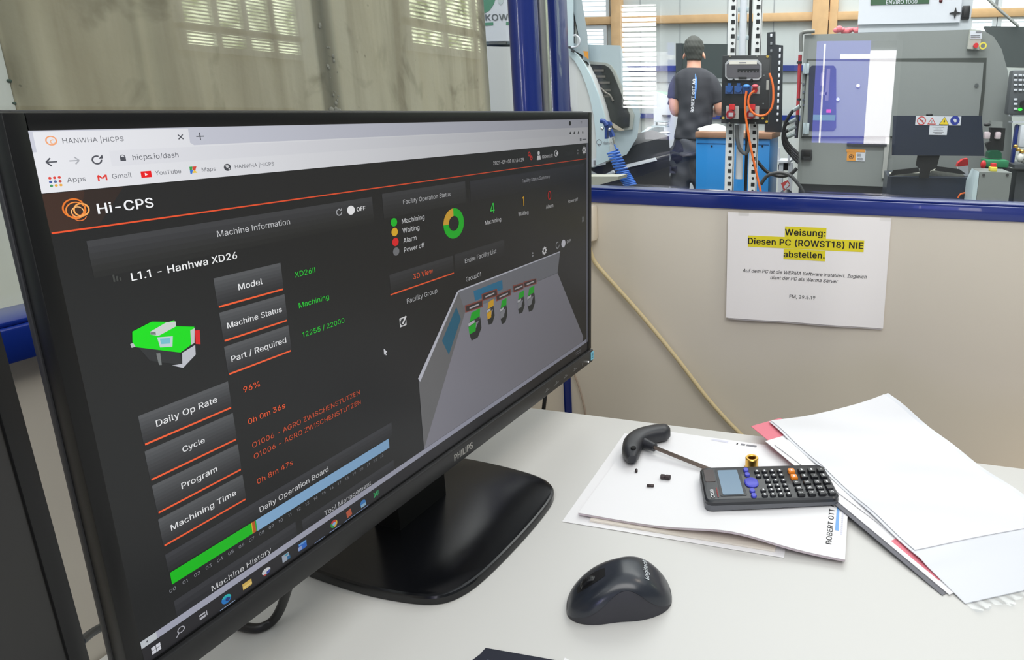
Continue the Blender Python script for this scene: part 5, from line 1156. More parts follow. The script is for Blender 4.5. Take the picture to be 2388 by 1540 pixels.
for pts in ([(1866, 247), (1850, 258), (1836, 278), (1828, 300), (1826, 325), (1832, 345), (1848, 365), (1862, 380)], [(1858, 276), (1840, 286), (1830, 296), (1828, 330), (1842, 352), (1862, 372)], [(1857, 293), (1838, 304), (1830, 312), (1836, 340), (1862, 366)], [(1856, 310), (1836, 320), (1832, 322), (1840, 338), (1862, 360)]):
    b = MB(); ptube(b, pts, YR - 0.03, 0.010); h = b.build('coolant_hose', RUBBER, t)
    b = MB(); q0, q1 = hy(pts[0][0] - 1, pts[0][1] + 1, YR - 0.03), hy(pts[1][0], pts[1][1], YR - 0.03); b.cyl(q0, q1, 0.0125, 0.0115, 14); b.build('hose_fitting', mat('grey_fitting', (150, 160, 160), 0.35, metal=0.6), h)
# mist collector on its roof
t = thing('mist_collector', 'white ENVIRO 1000 mist collector box standing on the roof of the right machine', 'air filter', (0.4, YR + 0.4, 0.9), 0)
b = MB(); P = [hy(2000, 57, YR + 0.05), hy(2238, 52, YR + 0.05)]; b.prism([P[0], P[1], P[1] + V((0, 0, 0.42)), P[0] + V((0, 0, 0.42))], (0, 0.7, 0)); b.build('casing', WENAM, t)
b = MB(); P = [hy(2001, 76, YR + 0.07), hy(2261, 71, YR + 0.07), hy(2262, 40, YR + 0.07)]; z1 = hy(2100, 52, YR + 0.07).z
b.prism([P[0], P[1], V((P[1].x, P[1].y, z1 + 0.45)), V((hy(2239, 40, YR + .07).x, P[1].y, z1 + 0.45)), V((hy(2239, 40, YR + .07).x, P[1].y, z1)), V((P[0].x, P[0].y, z1))], (0, 0.6, 0)); b.build('lower_chamber', mat('pale_lilac_grey', (196, 202, 208), 0.4), t)
b = MB(); front(b, [(2030, -10), (2168, -10), (2167, 8), (2030, 12)], YR + 0.046, 0.004); b.build('name_plate', mat('plate_green', (44, 84, 52), 0.4), t)
T3('ENVIRO 1000', 2066, 10, YR + 0.044, 0.168, WENAM, t, 'name_plate_lettering', cap=0.021, bold=0.01)
b = MB(); p = hy(2228, 30, YR + 0.04); o = []
for k in range(16): a = 2 * PI * k / 16; r_ = 0.030 if k % 4 == 0 else (0.009 if k % 4 == 2 else 0.013); o.append(p + V((r_ * math.sin(a), 0, r_ * math.cos(a))))
b.prism(o, (0, 0.014, 0)); b.build('star_knob', RUBBER, t)
b = MB(); pbox(b, 2244, 13, 2262, 45, YR + 0.05, 0.03, 0, 0.004); pbox(b, 2247, 17, 2259, 41, YR + 0.044, 0.02, 0, 0.003); b.build('rocker_switch', RUBBER, t)
b = MB(); p = hy(2194, 2, YR + 0.05); b.ball(p, 0.010, 0, 14, 10); b.build('red_button', mat('dark_red', (90, 20, 26), 0.4), t)
# red cloth left on the roof
b = MB(); o = hy(1975, 74, YR + 0.12)
for k in range(9): b.ball(o + V((-0.06 + 0.015 * k, random.uniform(-0.02, 0.03), 0.008 + 0.006 * math.sin(k * 1.3))), (0.022, 0.03, random.uniform(0.010, 0.020)), 0, 10, 7)
single(b, 'red_cloth', mat('red_cloth', (222, 120, 128), 0.9, noise=0.15, scale=60), 'crumpled pale red cloth on top of the right machine', 'cloth', o)

# dark display seen from behind on its V-shaped foot, in front of the machine
YD = 2.15
t = thing('display_screen', 'dark flat screen seen from behind with four round safety signs on its edge', 'screen', (hy(2180, 400, YD).x, YD, 0.1), 0)
b = MB(); front(b, [(2083, 270), (2289, 270), (2296, 364), (2080, 362)], YD, 0.03); b.build('rear_cover', NAVY, t)
b = MB(); front(b, [(2140, 363), (2192, 363), (2184, 392), (2170, 398), (2166, 415), (2144, 415), (2146, 395), (2136, 386)], YD + 0.02, 0.02); b.build('stand_neck', RUBBER, t)
b = MB(); front(b, [(2072, 412), (2084, 397), (2142, 391), (2145, 402), (2090, 408)], YD + 0.02, 0.015); front(b, [(2186, 388), (2238, 395), (2253, 406), (2240, 406), (2180, 398)], YD + 0.02, 0.015); b.build('stand_foot', RUBBER, t)
b = MB(); p = hy(2168, 268, YD); b.ball(p + V((0, 0.01, 0)), (0.016, 0.01, 0.008), 0, 16, 8); b.build('top_clip', RUBBER, t)
# safety sign strip
b = MB(); pbox(b, 2135, 271, 2241, 292, YD - 0.002, 0.002); sg = b.build('safety_sign_strip', WENAM, t)
RD2 = mat('sign_red', (206, 62, 56), 0.5); YL2 = mat('sign_yellow', (236, 206, 40), 0.5); BL2 = mat('sign_blue', (32, 52, 150), 0.5)
b = MB(); p = hy(2149, 281.5, YD - 0.003); b.lathe([(0.0165, 0), (0.0205, 0)], p, 28, axis=(0, -1, 0)); b.prism([p + V((-0.014, 0, 0.011)), p + V((-0.011, 0, 0.014)), p + V((0.014, 0, -0.011)), p + V((0.011, 0, -0.014))], (0, 0.0003, 0)); b.prism([p + V((-0.008, 0.0006, 0.002)), p + V((0.009, 0.0006, -0.003)), p + V((0.009, 0.0006, 0.0)), p + V((-0.008, 0.0006, 0.005))], (0, 0.0002, 0), 1); b.build('prohibition_sign', [RD2, INK], sg, smooth=False)
def tri(b, p, r, m, dy=0.0): b.prism([p + V((0, dy, r)), p + V((-r * 0.98, dy, -r * 0.62)), p + V((r * 0.98, dy, -r * 0.62))], (0, 0.0003, 0), m)
b = MB(); p = hy(2173, 284, YD - 0.003); tri(b, p, 0.0205, 0); tri(b, p, 0.0145, 1, -0.0006); b.prism([p + V((-0.001, -0.0012, 0.006)), p + V((0.001, -0.0012, 0.006)), p + V((0.001, -0.0012, -0.006)), p + V((-0.001, -0.0012, -0.006))], (0, 0.0003, 0), 2); b.build('warning_sign', [RD2, WENAM, INK], sg, smooth=False)
b = MB(); p = hy(2202, 284, YD - 0.003); tri(b, p, 0.023, 1); tri(b, p, 0.0205, 0, -0.0006)
b.prism([p + V((x * 0.001, -0.0012, z * 0.001)) for x, z in ((2, 9), (-4, 0), (-0.5, 0), (-3, -9), (4, 2), (0.8, 2), (4, 9))], (0, 0.0003, 0), 1); b.build('voltage_sign', [YL2, INK], sg, smooth=False)
b = MB(); p = hy(2227, 281, YD - 0.003); b.lathe([(0.0, 0), (0.021, 0)], p, 28, axis=(0, -1, 0)); b.prism([p + V((x * 0.001, -0.0006, z * 0.001)) for x, z in ((-8, 5), (-2, 8), (6, 5), (8, -6), (1, -10), (-5, -4))], (0, 0.0003, 0), 1); b.build('glove_sign', [BL2, WENAM], sg, smooth=False)
b = MB(); pbox(b, 2167, 293, 2209, 315, YD - 0.002, 0.002, 0)
for v, w in ((296, 14), (300, 8), (304, 11), (308, 13), (311, 9)): pbox(b, 2188 - w, v, 2188 + w, v + 0.9, YD - 0.003, 0.001, 1)
b.build('paper_label', [WENAM, INKG], t)

# dark chute below it
t = thing('chip_bin', 'low dark steel bin with a ragged top in front of the right machine', 'bin', (hy(2170, 440, 2.2).x, 2.3, FLOOR), 0)
b = MB(); P = [hy(u, v, 2.2) for u, v in ((2070, 412), (2285, 416), (2268, 470), (2056, 470))]; P[2].z = P[3].z = FLOOR; b.prism(P, (0, 0.35, 0)); b.build('bin_wall', NAVY, t)
b = MB(); front(b, [(2075, 411), (2110, 404), (2150, 404), (2150, 411)], 2.24, 0.2); front(b, [(2165, 410), (2172, 398), (2240, 402), (2252, 412), (2180, 413)], 2.26, 0.2); b.build('chips', mat('wet_chips', (166, 166, 156), 0.5, noise=0.25, scale=90, bump=0.6), t)
b = MB(); ptube(b, [(2234, 462), (2240, 453), (2255, 449), (2258, 447)], 2.19, 0.004); single(b, 'orange_stick', ORANGE, 'short orange stick leaning at the dark bin below the screen', 'stick', hy(2245, 455, 2.19))
# spray bottle cap and white bottle
t = thing('bottle', 'white bottle with a red cap beside the black screen foot', 'bottle', hy(2246, 412, 2.32), 0)
b = MB(); front(b, [(2234, 389), (2258, 386), (2259, 410), (2238, 412)], 2.3, 0.05); b.build('flask', WENAM, t)
b = MB(); front(b, [(2232, 389), (2234, 381), (2246, 372), (2257, 370), (2258, 386)], 2.3, 0.05); b.build('cap', RED, t)
# control box with red key
YC = 2.0
t = thing('control_box', 'grey steel box with a red emergency switch on top, right of the dark screen', 'control box', (hy(2320, 440, YC).x, YC + 0.12, FLOOR), 0)
b = MB(); P = [hy(u, v, YC) for u, v in ((2285, 401), (2360, 403), (2353, 470), (2276, 470))]; P[2].z = P[3].z = FLOOR; b.prism(P, (0, 0.2, 0)); b.build('case', MG, t)
b = MB(); P = [hy(u, v, YC) for u, v in ((2284, 401), (2276, 470), (2268, 470), (2270, 430))]; P[1].z = P[2].z = FLOOR; b.prism(P, (0, 0.2, 0)); b.build('side_wedge', MG_L, t)
for u in (2294, 2349):
    b = MB(); p = hy(u, 408, YC); b.cyl(p, p + V((0, -0.005, 0)), 0.006, n=14); b.build('bolt', mat('dark_bolt', (70, 70, 70), 0.4), t)
b = MB(); pbox(b, 2312, 381, 2324, 391, YC + 0.05, 0.03, 0, 0.003); b.build('emergency_switch', RED, t)
b = MB(); pbox(b, 2310, 390, 2326, 400, YC + 0.04, 0.05, 0, 0.003); b.build('switch_socket', YELP, t)
t = thing('green_tray', 'green enamel tray with a small green vice behind the grey control box', 'tray', hy(2325, 392, 2.4), 0)
b = MB(); pbox(b, 2299, 374, 2353, 391, 2.4, 0.15, 0, 0.006); b.build('tray', GREENP, t)
b = MB(); p = hy(2326, 391, 2.45); b.span((p.x - 0.06, 2.43, FLOOR), (p.x + 0.06, 2.53, p.z)); b.build('pedestal', MDARK, t)
b = MB(); front(b, [(2304, 369), (2306, 356), (2312, 352), (2332, 352), (2336, 358), (2336, 370)], 2.46, 0.08); b.build('vice_block', mat('green_dark', (14, 82, 56), 0.4), t)
b = MB(); p = hy(2293, 384, 2.38); b.ball(p, (0.014, 0.014, 0.022), 0, 12, 8); single(b, 'red_bottle_cap', RED, 'small red cap at the left end of the green tray', 'cap', p)
t = thing('tool_holder', 'dark tool post with pale clamps above the green tray', 'tool holder', hy(2320, 360, 2.5), 0)
b = MB(); front(b, [(2312, 282), (2338, 284), (2338, 298), (2312, 297)], 2.5, 0.06); b.build('head', MG, t)
b = MB(); front(b, [(2310, 298), (2345, 299), (2340, 352), (2306, 352), (2300, 335), (2312, 330)], 2.52, 0.05); b.build('column', RUBBER, t)
for u in (2303, 2328): b = MB(); pbox(b, u - 6, 308, u + 7, 325, 2.49, 0.05, 0, 0.006); b.build('clamp', mat('pale_pink_steel', (206, 190, 196), 0.4), t)
b = MB(); p = hy(2302, 291, 2.49); b.ball(p, (0.018, 0.012, 0.009), 0, 14, 8); b.build('lever', RUBBER, t)
# operator panel at the right edge and dark screen above it
t = thing('operator_panel', 'control keyboard with white keys and a green lamp at the right photo edge', 'control panel', hy(2385, 300, 2.6), 0)
b = MB(); pbox(b, 2355, 163, 2440, 268, 2.6, 0.08, 0, 0.01); b.build('panel_body', mat('panel_dark', (84, 88, 92), 0.45), t)
for j, v in enumerate((176, 187, 198, 210, 232, 243, 254)):
    for i, u in enumerate((2369, 2380, 2391)):
        if v > 225 and i > 0: continue
        b = MB(); pbox(b, u - 4, v - 2.5, u + 4, v + 2.5, 2.59, 0.012, 0, 0.002); b.build('key', WENAM, t)
b = MB(); p = hy(2379, 255.5, 2.59); b.ball(p, (0.011, 0.006, 0.007), 0, 14, 8); b.build('green_lamp', emit('lamp_green', (60, 240, 70), 1.4), t)
b = MB(); p = hy(2388, 243, 2.59); b.cyl(p, p + V((0, -0.02, 0)), 0.02, n=20); b.build('dial', RUBBER, t)
b = MB()
for v in (268, 283): pbox(b, 2362, v, 2440, v + 4, 2.62, 0.1)
b.build('shelf_bars', WENAM, t)
t = thing('hanging_screen', 'large dark screen hanging behind the right machine at the photo edge', 'screen', hy(2360, 110, 4.9), 0)
b = MB(); front(b, [(2296, 61), (2460, 64), (2460, 160), (2346, 156)], 4.9, 0.06); b.build('screen', mat('screen_grey', (74, 80, 80), 0.3), t)
b = MB(); ptube(b, [(2300, -6), (2330, 22), (2376, 62)], 4.85, 0.012); b.build('hanger_rod', STEEL, t)
t = thing('work_trolley', 'white trolley with cloths and brass parts at the lower right window corner', 'trolley', hy(2375, 400, 2.45), 0)
b = MB(); pbox(b, 2366, 386, 2440, 394, 2.45, 0.28); P = hy(2372, 400, 2.5); b.span((P.x, 2.5, FLOOR), (P.x + 0.5, 2.7, P.z)); b.build('shelf', mat('trolley_grey', (70, 74, 78), 0.5), t)
b = MB(); pbox(b, 2378, 292, 2440, 345, 2.6, 0.1, 0, 0.01); b.build('white_box', WENAM, t)
b = MB(); pbox(b, 2364, 290, 2372, 388, 2.64, 0.05, 0, 0.01); b.build('blue_post', BLUE, t)
b = MB(); o = hy(2384, 368, 2.5)
for k in range(8): b.ball(o + V((-0.01 + 0.012 * k, 0.01 * (k % 3), 0.01 * math.sin(k * 2.0))), (0.018, 0.02, 0.024), 0, 10, 7)
single(b, 'white_cloth', mat('cloth_white', (224, 224, 220), 0.9), 'white cloth heap on the trolley at the right photo edge', 'cloth', o)
for k, (u, v) in enumerate(((2368, 345), (2374, 353), (2383, 357))):
    b = MB(); p = hy(u, v, 2.5); b.lathe([(0.004, 0), (0.012, 0), (0.012, 0.012), (0.007, 0.016), (0.004, 0.016), (0.004, 0)], p, 20)
    single(b, 'brass_part', BRASS, ['upper brass part on the trolley beside the blue post', 'middle brass part on the trolley, left of the white box', 'lowest brass part on the trolley, above the white cloth'][k], 'brass part', p, 'brass parts on the trolley')

# ---------------------------------------------------------------- machine on the left
YL = 2.0
t = thing('turning_machine', 'large pale machine with a curved side cover behind the blue corner post', 'machine', (hy(1330, 300, YL).x, YL + 0.7, FLOOR), 0)
crv = [(1326, 112), (1345, 126), (1362, 148), (1378, 178), (1394, 218), (1406, 258), (1415, 300), (1420, 340), (1419, 374)]
b = MB(); front(b, [(1120, 108)] + crv + [(1384, 388), (1120, 440)], YL, 0.10); b.build('side_cover', MG_P, t, ang=20)
inn = [(1326, 128), (1340, 142), (1354, 166), (1366, 196), (1376, 230), (1384, 268), (1388, 300), (1391, 340), (1390, 386)]
b = MB()
for i in range(len(crv) - 1): front(b, [crv[i], crv[i + 1], inn[i + 1], inn[i]], YL - 0.012, 0.014)
b.build('curved_rim', MG_L, t, ang=20)
b = MB(); front(b, [(1120, 110), (1372, 104), (1447, 106), (1470, 180), (1494, 268), (1486, 320), (1462, 360), (1384, 392), (1120, 440)], YL + 0.10, 1.1, 0, -0.40); b.build('main_housing', GREY_BLUE, t, ang=20)
b = MB(); front(b, [(1374, 143), (1412, 146), (1424, 152), (1434, 166), (1478, 268), (1474, 302), (1440, 306), (1396, 304)], YL + 0.085, 0.02); b.build('door_frame', mat('frame_taupe', (160, 164, 158), 0.4), t)
b = MB(); front(b, [(1376, 150), (1410, 152), (1420, 158), (1428, 170), (1468, 268), (1466, 296), (1440, 300), (1400, 300)], YL + 0.075, 0.02); b.build('door_pane', DGL, t)
b = MB()
for k, (u, v, w) in enumerate(((1384, 162, 24), (1388, 176, 24), (1392, 190, 30), (1398, 208, 26), (1404, 222, 20))): pbox(b, u, v, u + w, v + 5, YL + 0.070, 0.004)
ptube(b, [(1402, 206), (1412, 216), (1422, 222), (1430, 236)], YL + 0.068, 0.006); b.build('inner_slides', mat('inner_steel', (104, 100, 94), 0.4, metal=0.5), t)
b = MB(); front(b, [(1424, 284), (1434, 290), (1456, 304), (1446, 306), (1430, 298)], YL + 0.066, 0.004); b.build('pane_bar', mat('bar_taupe', (176, 166, 150), 0.5), t)
b = MB(); front(b, [(1318, -40), (1337, -40), (1338, 112), (1322, 116)], YL - 0.01, 0.4, 0, -0.42); b.build('hood_post', MG_L, t)
b = MB(); front(b, [(1334, -40), (1350, -40), (1362, 30), (1370, 80), (1373, 145), (1360, 140), (1352, 96), (1334, 8)], YL + 0.02, 0.4, 0, -0.42); b.build('hood_strut', mat('machine_mid_blue', (164, 176, 182), 0.4), t)
b = MB(); front(b, [(1336, 100), (1372, 108), (1374, 150), (1358, 128), (1336, 116)], YL + 0.015, 0.4, 0, -0.42); b.build('hood_base', mat('machine_mid_blue', (164, 176, 182), 0.4), t)
b = MB(); ptube(b, [(1337, 84), (1342, 82), (1350, 88), (1352, 98), (1346, 108), (1332, 111)], YL - 0.03, 0.0045); b.build('sensor_lead', WENAM, t)
b = MB(); p = hy(1329, 111, YL - 0.03); b.box(p, (0.012, 0.02, 0.01)); p = hy(1336, 119, YL - 0.03); b.box(p, (0.010, 0.02, 0.012), 0, Matrix.Rotation(0.6, 3, 'Y')); b.build('sensor', mat('sensor_dark', (60, 62, 60), 0.5), t)
b = MB(); front(b, [(1360, 119), (1371, 120), (1372, 138), (1364, 132)], YL - 0.005, 0.004); b.build('warning_sticker', mat('label_orange', (224, 150, 52), 0.5), t)
b = MB(); front(b, [(1120, 440), (1384, 390), (1486, 336), (1560, 318), (1562, 350), (1562, 480), (1120, 480)], YL + 0.16, 1.0, 0, -0.40); b.build('base', MDARK, t)
b = MB(); front(b, [(1450, 386), (1526, 368), (1530, 375), (1452, 394)], YL + 0.13, 0.02); b.build('reflected_bar', WENAM, t)  # white bar mirrored in the pane, painted as a strip on the base
b = MB(); front(b, [(1378, 372), (1412, 362), (1412, 384), (1380, 390)], YL - 0.004, 0.004); pbox(b, 1384, 374, 1389, 386, YL - 0.006, 0.002, 1); b.build('type_label', [WENAM, INKG], t)
b = MB(); p = hy(1397, 332, YL - 0.013); b.lathe([(0.012, 0), (0.015, 0)], p, 26, axis=(0, -1, 0)); b.lathe([(0.004, 0), (0.0065, 0)], p + V((0, 0, -0.014)), 14, axis=(0, -1, 0)); b.build('maker_emblem', INKG, t, smooth=False)
T3('Hanwha', 1406, 337, YL - 0.014, 0.058, INKG, t, 'maker_name', cap=0.016)
b = MB(); ptube(b, [(1378, 402), (1392, 410), (1404, 412), (1418, 408), (1432, 400)], YL + 0.05, 0.010); b.build('white_hose', WENAM, t)
b = MB(); front(b, [(1350, 412), (1442, 412), (1440, 420), (1395, 432), (1350, 434)], YL - 0.3, 0.13); b.build('step_board', mat('board_grey', (168, 168, 156), 0.6), t)
b = MB(); front(b, [(1326, 250), (1331, 250), (1334, 262), (1329, 264)], YL - 0.012, 0.01); b.build('cover_screw', CHROME, t)
# air gun with its coiled hose hanging at the machine
t = thing('air_gun', 'blue air blow gun with a blue coiled hose hanging on the left machine', 'air gun', hy(1430, 360, YL - 0.1), 0)
YA = YL - 0.10
b = MB(); ptube(b, [(1401, 282), (1409, 284), (1416, 293)], YA, 0.012); front(b, [(1405, 283), (1421, 284), (1424, 292), (1417, 300), (1414, 324), (1410, 324), (1410, 300)], YA, 0.03); front(b, [(1416, 298), (1424, 302), (1430, 318), (1422, 321)], YA, 0.03); b.build('gun_body', mat('gun_blue', (26, 60, 132), 0.35), t)
b = MB(); p = hy(1407, 301, YA); q = hy(1402, 299, YA); b.cyl(p, q, 0.008, n=12); p = hy(1421, 302, YA - .01); b.ball(p, 0.008, 0, 12, 8); p = hy(1430, 323, YA); q = hy(1433, 336, YA); b.cyl(p, q, 0.007, 0.005, 12); b.build('gun_fitting', CHROME, t)
b = MB(); pts = []; A0, A1 = hy(1428, 352, YA), hy(1452, 402, YA)
n = 8
for k in range(n * 10 + 1):
    f = k / (n * 10); a = 2 * PI * n * f
    c = A0.lerp(A1, f); pts.append(c + V((0.030 * math.cos(a), 0.028 * math.sin(a), 0.008 * math.cos(a))))
b.tube([hy(1433, 337, YA), hy(1436, 346, YA)] + pts[:1], 0.004, 8, sub=4); b.tube(pts, 0.0042, 8, sub=1)
A2 = hy(1470, 432, YA); pts = []
for k in range(n * 10 + 1):
    f = k / (n * 10); a = 2 * PI * n * f; pts.append(A1.lerp(A2, f) + V((0.030 * math.cos(a), 0.026 * math.sin(a), 0.008 * math.cos(a))))
b.tube(pts, 0.0046, 8, sub=1); b.build('coiled_hose', mat('hose_blue', (52, 104, 190), 0.35), t)
# mist collector on the left machine
t = thing('mist_collector', 'white mist collector with a green sign on the left machine, beside the concrete wall', 'air filter', (hy(1160, 60, YL).x, YL + 0.3, 0.7), 0)
b = MB(); P = [hy(1090, 97, YL), hy(1232, 95, YL)]; b.prism([P[0], P[1], P[1] + V((0, 0, 0.5)), P[0] + V((0, 0, 0.5))], (-0.25, 0.5, 0)); b.build('casing', WENAM, t)
b = MB(); front(b, [(1090, 98), (1232, 96), (1232, 103), (1090, 104)], YL + 0.03, 0.4, 0, -0.45); pbox(b, 1140, 98, 1180, 103, YL + 0.02, 0.02, 1); b.build('lower_chamber', [GREY_BLUE, STEEL], t)
T3('KOW', 1132, 48, YL - 0.002, hy(1186, 40, YL).x - hy(1132, 40, YL).x, mat('sign_grey', (104, 110, 112), 0.5), t, 'sign_lettering', cap=0.030, bold=0.02)
b = MB(); front(b, [(1120, -20), (1160, -20), (1152, 8), (1142, 24), (1132, 30), (1120, 30)], YL - 0.002, 0.002); front(b, [(1128, 53), (1150, 52), (1150, 59), (1128, 60)], YL - 0.002, 0.002); front(b, [(1180, 51), (1192, 51), (1192, 58), (1180, 58)], YL - 0.002, 0.002); b.build('sign_green', mat('sign_green', (86, 140, 112), 0.5), t)
b = MB(); front(b, [(1160, -20), (1176, -20), (1173, 6), (1168, 12), (1162, 6)], YL - 0.002, 0.002); b.build('sign_drop', mat('sign_pale', (190, 202, 204), 0.5), t)

# ---------------------------------------------------------------- racking, power box, blue cabinet
YP = 2.42
PERF = mat('perforated_white', (226, 228, 228), 0.4)
def upright(u0t, u1t, u0b, label, flange):
    P0 = hy(u0t, 0, YP); P1 = hy(u1t, 0, YP); Pb = hy(u0b, 445, YP); w = P1.x - P0.x
    x0 = Pb.x
    t = thing('perforated_upright', label, 'rack upright', (x0 + w / 2, YP, FLOOR), 0, 'perforated rack uprights')
    b = MB(); b.span((x0, YP, FLOOR), (x0 + w, YP + 0.003, 1.5)); b.span((x0 + w - 0.003, YP, FLOOR), (x0 + w, YP + 0.035, 1.5)); b.build('angle_profile', PERF, t)
    b = MB(); z = FLOOR + 0.02; k = 0
    while z < 1.48:
        if k % 2: b.span((x0 + w * 0.36, YP - 0.0012, z), (x0 + w * 0.82, YP, z + 0.021), 0)
        else: b.lathe([(0.0, 0.0), (0.0075, 0.0)], (x0 + w * 0.58, YP - 0.001, z + 0.010), 12, 0, axis=(0, -1, 0))
        z += 0.036; k += 1
    o = b.build('hole_pattern', HOLE, t, smooth=False)
    return t
upright(1698, 1718, 1689.5, 'left white perforated rack upright behind the power box', 1)
upright(1755, 1775, 1744, 'right white perforated rack upright behind the power box', 1)
t = thing('conduit', 'white plastic conduit between the two perforated uprights', 'conduit', (hy(1733, 0, YP + 0.06).x, YP + 0.06, FLOOR), 0)
b = MB(); a = hy(1733, 60, YP + 0.06); b.cyl((a.x, a.y, hy(1730, 420, YP).z), (a.x, a.y, 1.5), 0.020, n=20); b.build('pipe', WENAM, t)
b = MB()
for v in (22, 88): p = hy(1733, v, YP + 0.05); b.span((p.x - 0.034, YP + 0.05, p.z - 0.012), (p.x + 0.030, YP + 0.06, p.z + 0.012), bev=0.003)
b.build('bracket', GREY_BLUE, t)
b = MB(); 
for dx in (-0.045, 0.036): b.tube([(a.x + dx, YP + 0.08, FLOOR + 0.4), (a.x + dx, YP + 0.08, 0.8), (a.x + dx, YP + 0.08, 1.5)], 0.009, 10, sub=1)
b.build('black_wire', RUBBER, t)
YBX = 2.36
t = thing('power_box', 'black power distribution box with blue and red sockets mounted on the uprights', 'power box', (hy(1738, 290, YBX).x, YBX + 0.03, hy(1738, 290, YBX).z), 0)
b = MB(); pbox(b, 1683, 129, 1793, 289, YBX, 0.058, 0, 0.003); b.build('enclosure', mat('box_black', (36, 38, 40), 0.4), t)
b = MB(); o = [(1691, 148), (1699, 139), (1767, 139), (1776, 149), (1776, 180), (1768, 187), (1699, 187), (1691, 179)]; front(b, o, YBX - 0.014, 0.014); b.build('breaker_cover', mat('clear_grey', (178, 180, 184), 0.3), t)
b = MB(); front(b, [(1694, 150), (1702, 146), (1766, 146), (1773, 152), (1773, 177), (1767, 181), (1699, 181), (1694, 177)], YBX - 0.018, 0.005); b.build('breaker_window', mat('smoked', (98, 96, 102), 0.15), t)
b = MB(); pbox(b, 1701, 142, 1765, 150, YBX - 0.021, 0.006); b.build('label_strip', mat('strip_cream', (226, 222, 212), 0.5), t)
b = MB(); pbox(b, 1724, 145, 1740, 147, YBX - 0.0225, 0.002); b.build('label_print', INKG, t)
b = MB(); pbox(b, 1720, 161, 1770, 164, YBX - 0.0205, 0.003)
for k in range(7): pbox(b, 1720 + 7.5 * k, 164, 1724 + 7.5 * k, 168, YBX - 0.0205, 0.003)
b.build('breaker_row', HOLE, t)
for u in (1711, 1753): b = MB(); p = hy(u, 186, YBX - 0.014); b.cyl(p + V((0, 0.004, 0)), p + V((0, -0.010, -0.002)), 0.0065, n=14); b.build('cover_clip', RUBBER, t)
b = MB(); pbox(b, 1722, 179, 1741, 184, YBX - 0.022, 0.008, 0, 0.002); b.build('cover_latch', RUBBER, t)
SB = mat('socket_blue', (40, 84, 148), 0.4); SBL = mat('socket_blue_lit', (72, 140, 222), 0.4)
for u in (1700, 1721):
    b = MB(); pbox(b, u - 8.5, 200, u + 9.5, 219, YBX - 0.006, 0.006, 1); p = hy(u + 1, 208, YBX - 0.006); b.cyl(p, p + V((0, -0.012, 0)), 0.0185, 0.017, 26); pbox(b, u - 3, 194, u + 5, 200, YBX - 0.016, 0.012); b.build('socket', [SB, mat('socket_plate_blue', (70, 100, 160), 0.4)], t)
for u, m_, pl in ((1741, SBL, SB), (1761, mat('socket_red_lit', (214, 92, 104), 0.4), mat('socket_plate_grey', (176, 176, 172), 0.4))):
    b = MB(); pbox(b, u - 9, 200, u + 11, 219, YBX - 0.005, 0.005, 1); p = hy(u, 201, YBX - 0.02); b.ball(p, (0.0185, 0.012, 0.010), 0, 22, 12, Matrix.Rotation(0.3, 3, 'X')); p = hy(u, 209, YBX - 0.006); b.cyl(p, p + V((0, -0.014, -0.004)), 0.015, n=20, m=2); b.build('open_socket', [m_, pl, SB if u < 1750 else REDT], t)
for u in (1706, 1753):
    b = MB(); pbox(b, u - 13, 247, u + 17, 278, YBX - 0.006, 0.006, 1, 0.002); p = hy(u - 1, 267, YBX - 0.006); b.cyl(p, p + V((0, -0.030, 0)), 0.0255, 0.0235, 8); pbox(b, u - 6, 243, u + 7, 256, YBX - 0.03, 0.026, 2, 0.002); s_ = b.build('industrial_socket', [mat('socket_red', (152, 26, 34), 0.4), mat('socket_plate_grey', (176, 176, 172), 0.4), RED], t, ang=20)
    b = MB(); pbox(b, u - 7, 263, u + 4, 272, YBX - 0.038, 0.003); b.build('flap_label', mat('flap_grey', (176, 172, 178), 0.5), s_)
for u, v in ((1687, 275), (1779, 276), (1788, 284), (1790, 132)):
    b = MB(); p = hy(u, v, YBX); b.cyl(p + V((0, 0.002, 0)), p + V((0, -0.004, 0)), 0.007, n=16); b.build('yellow_plug', mat('plug_yellow', (190, 160, 60), 0.5), t)
for u, v in ((1703, 132), (1766, 131), (1782, 176), (1780, 242), (1701, 287), (1762, 287)):
    b = MB(); p = hy(u, v, YBX); b.cyl(p + V((0, 0.002, 0)), p + V((0, -0.003, 0)), 0.0045, n=12); b.build('screw', CHROME, t)
b = MB(); pbox(b, 1787, 187, 1793, 210, YBX - 0.004, 0.004); b.build('side_label', mat('strip_grey', (168, 168, 162), 0.5), t)
b = MB(); ptube(b, [(1741, 212), (1738, 235), (1738, 262), (1742, 292), (1750, 340), (1762, 395), (1774, 447), (1780, 480)], YBX - 0.05, 0.0062); single(b, 'orange_cable', ORANGE, 'orange cable running down from the blue socket to the floor', 'cable', hy(1742, 292, YBX - 0.05))
b = MB(); ptube(b, [(1760, 212), (1750, 220), (1745, 236), (1748, 252), (1758, 265), (1772, 270), (1787, 267), (1798, 254), (1803, 235), (1803, 205), (1799, 185), (1794, 171)], YBX - 0.055, 0.0058); single(b, 'orange_cable_loop', ORANGE, 'orange cable hanging in a loop from the red socket beside the power box', 'cable', hy(1770, 270, YBX - 0.055))
b = MB(); ptube(b, [(1718, 291), (1719, 320), (1724, 345), (1736, 358), (1744, 352), (1748, 330)], YBX + 0.03, 0.011); single(b, 'grey_cable', mat('cable_grey', (92, 94, 96), 0.45), 'thick grey cable bending below the power box', 'cable', hy(1720, 330, YBX + 0.03))
b = MB(); ptube(b, [(1765, 375), (1785, 398), (1805, 408), (1826, 411), (1845, 405), (1858, 393)], YBX + 0.2, 0.010); single(b, 'floor_cable', RUBBER, 'black cable sagging from the uprights towards the right machine', 'cable', hy(1805, 408, YBX + 0.2))
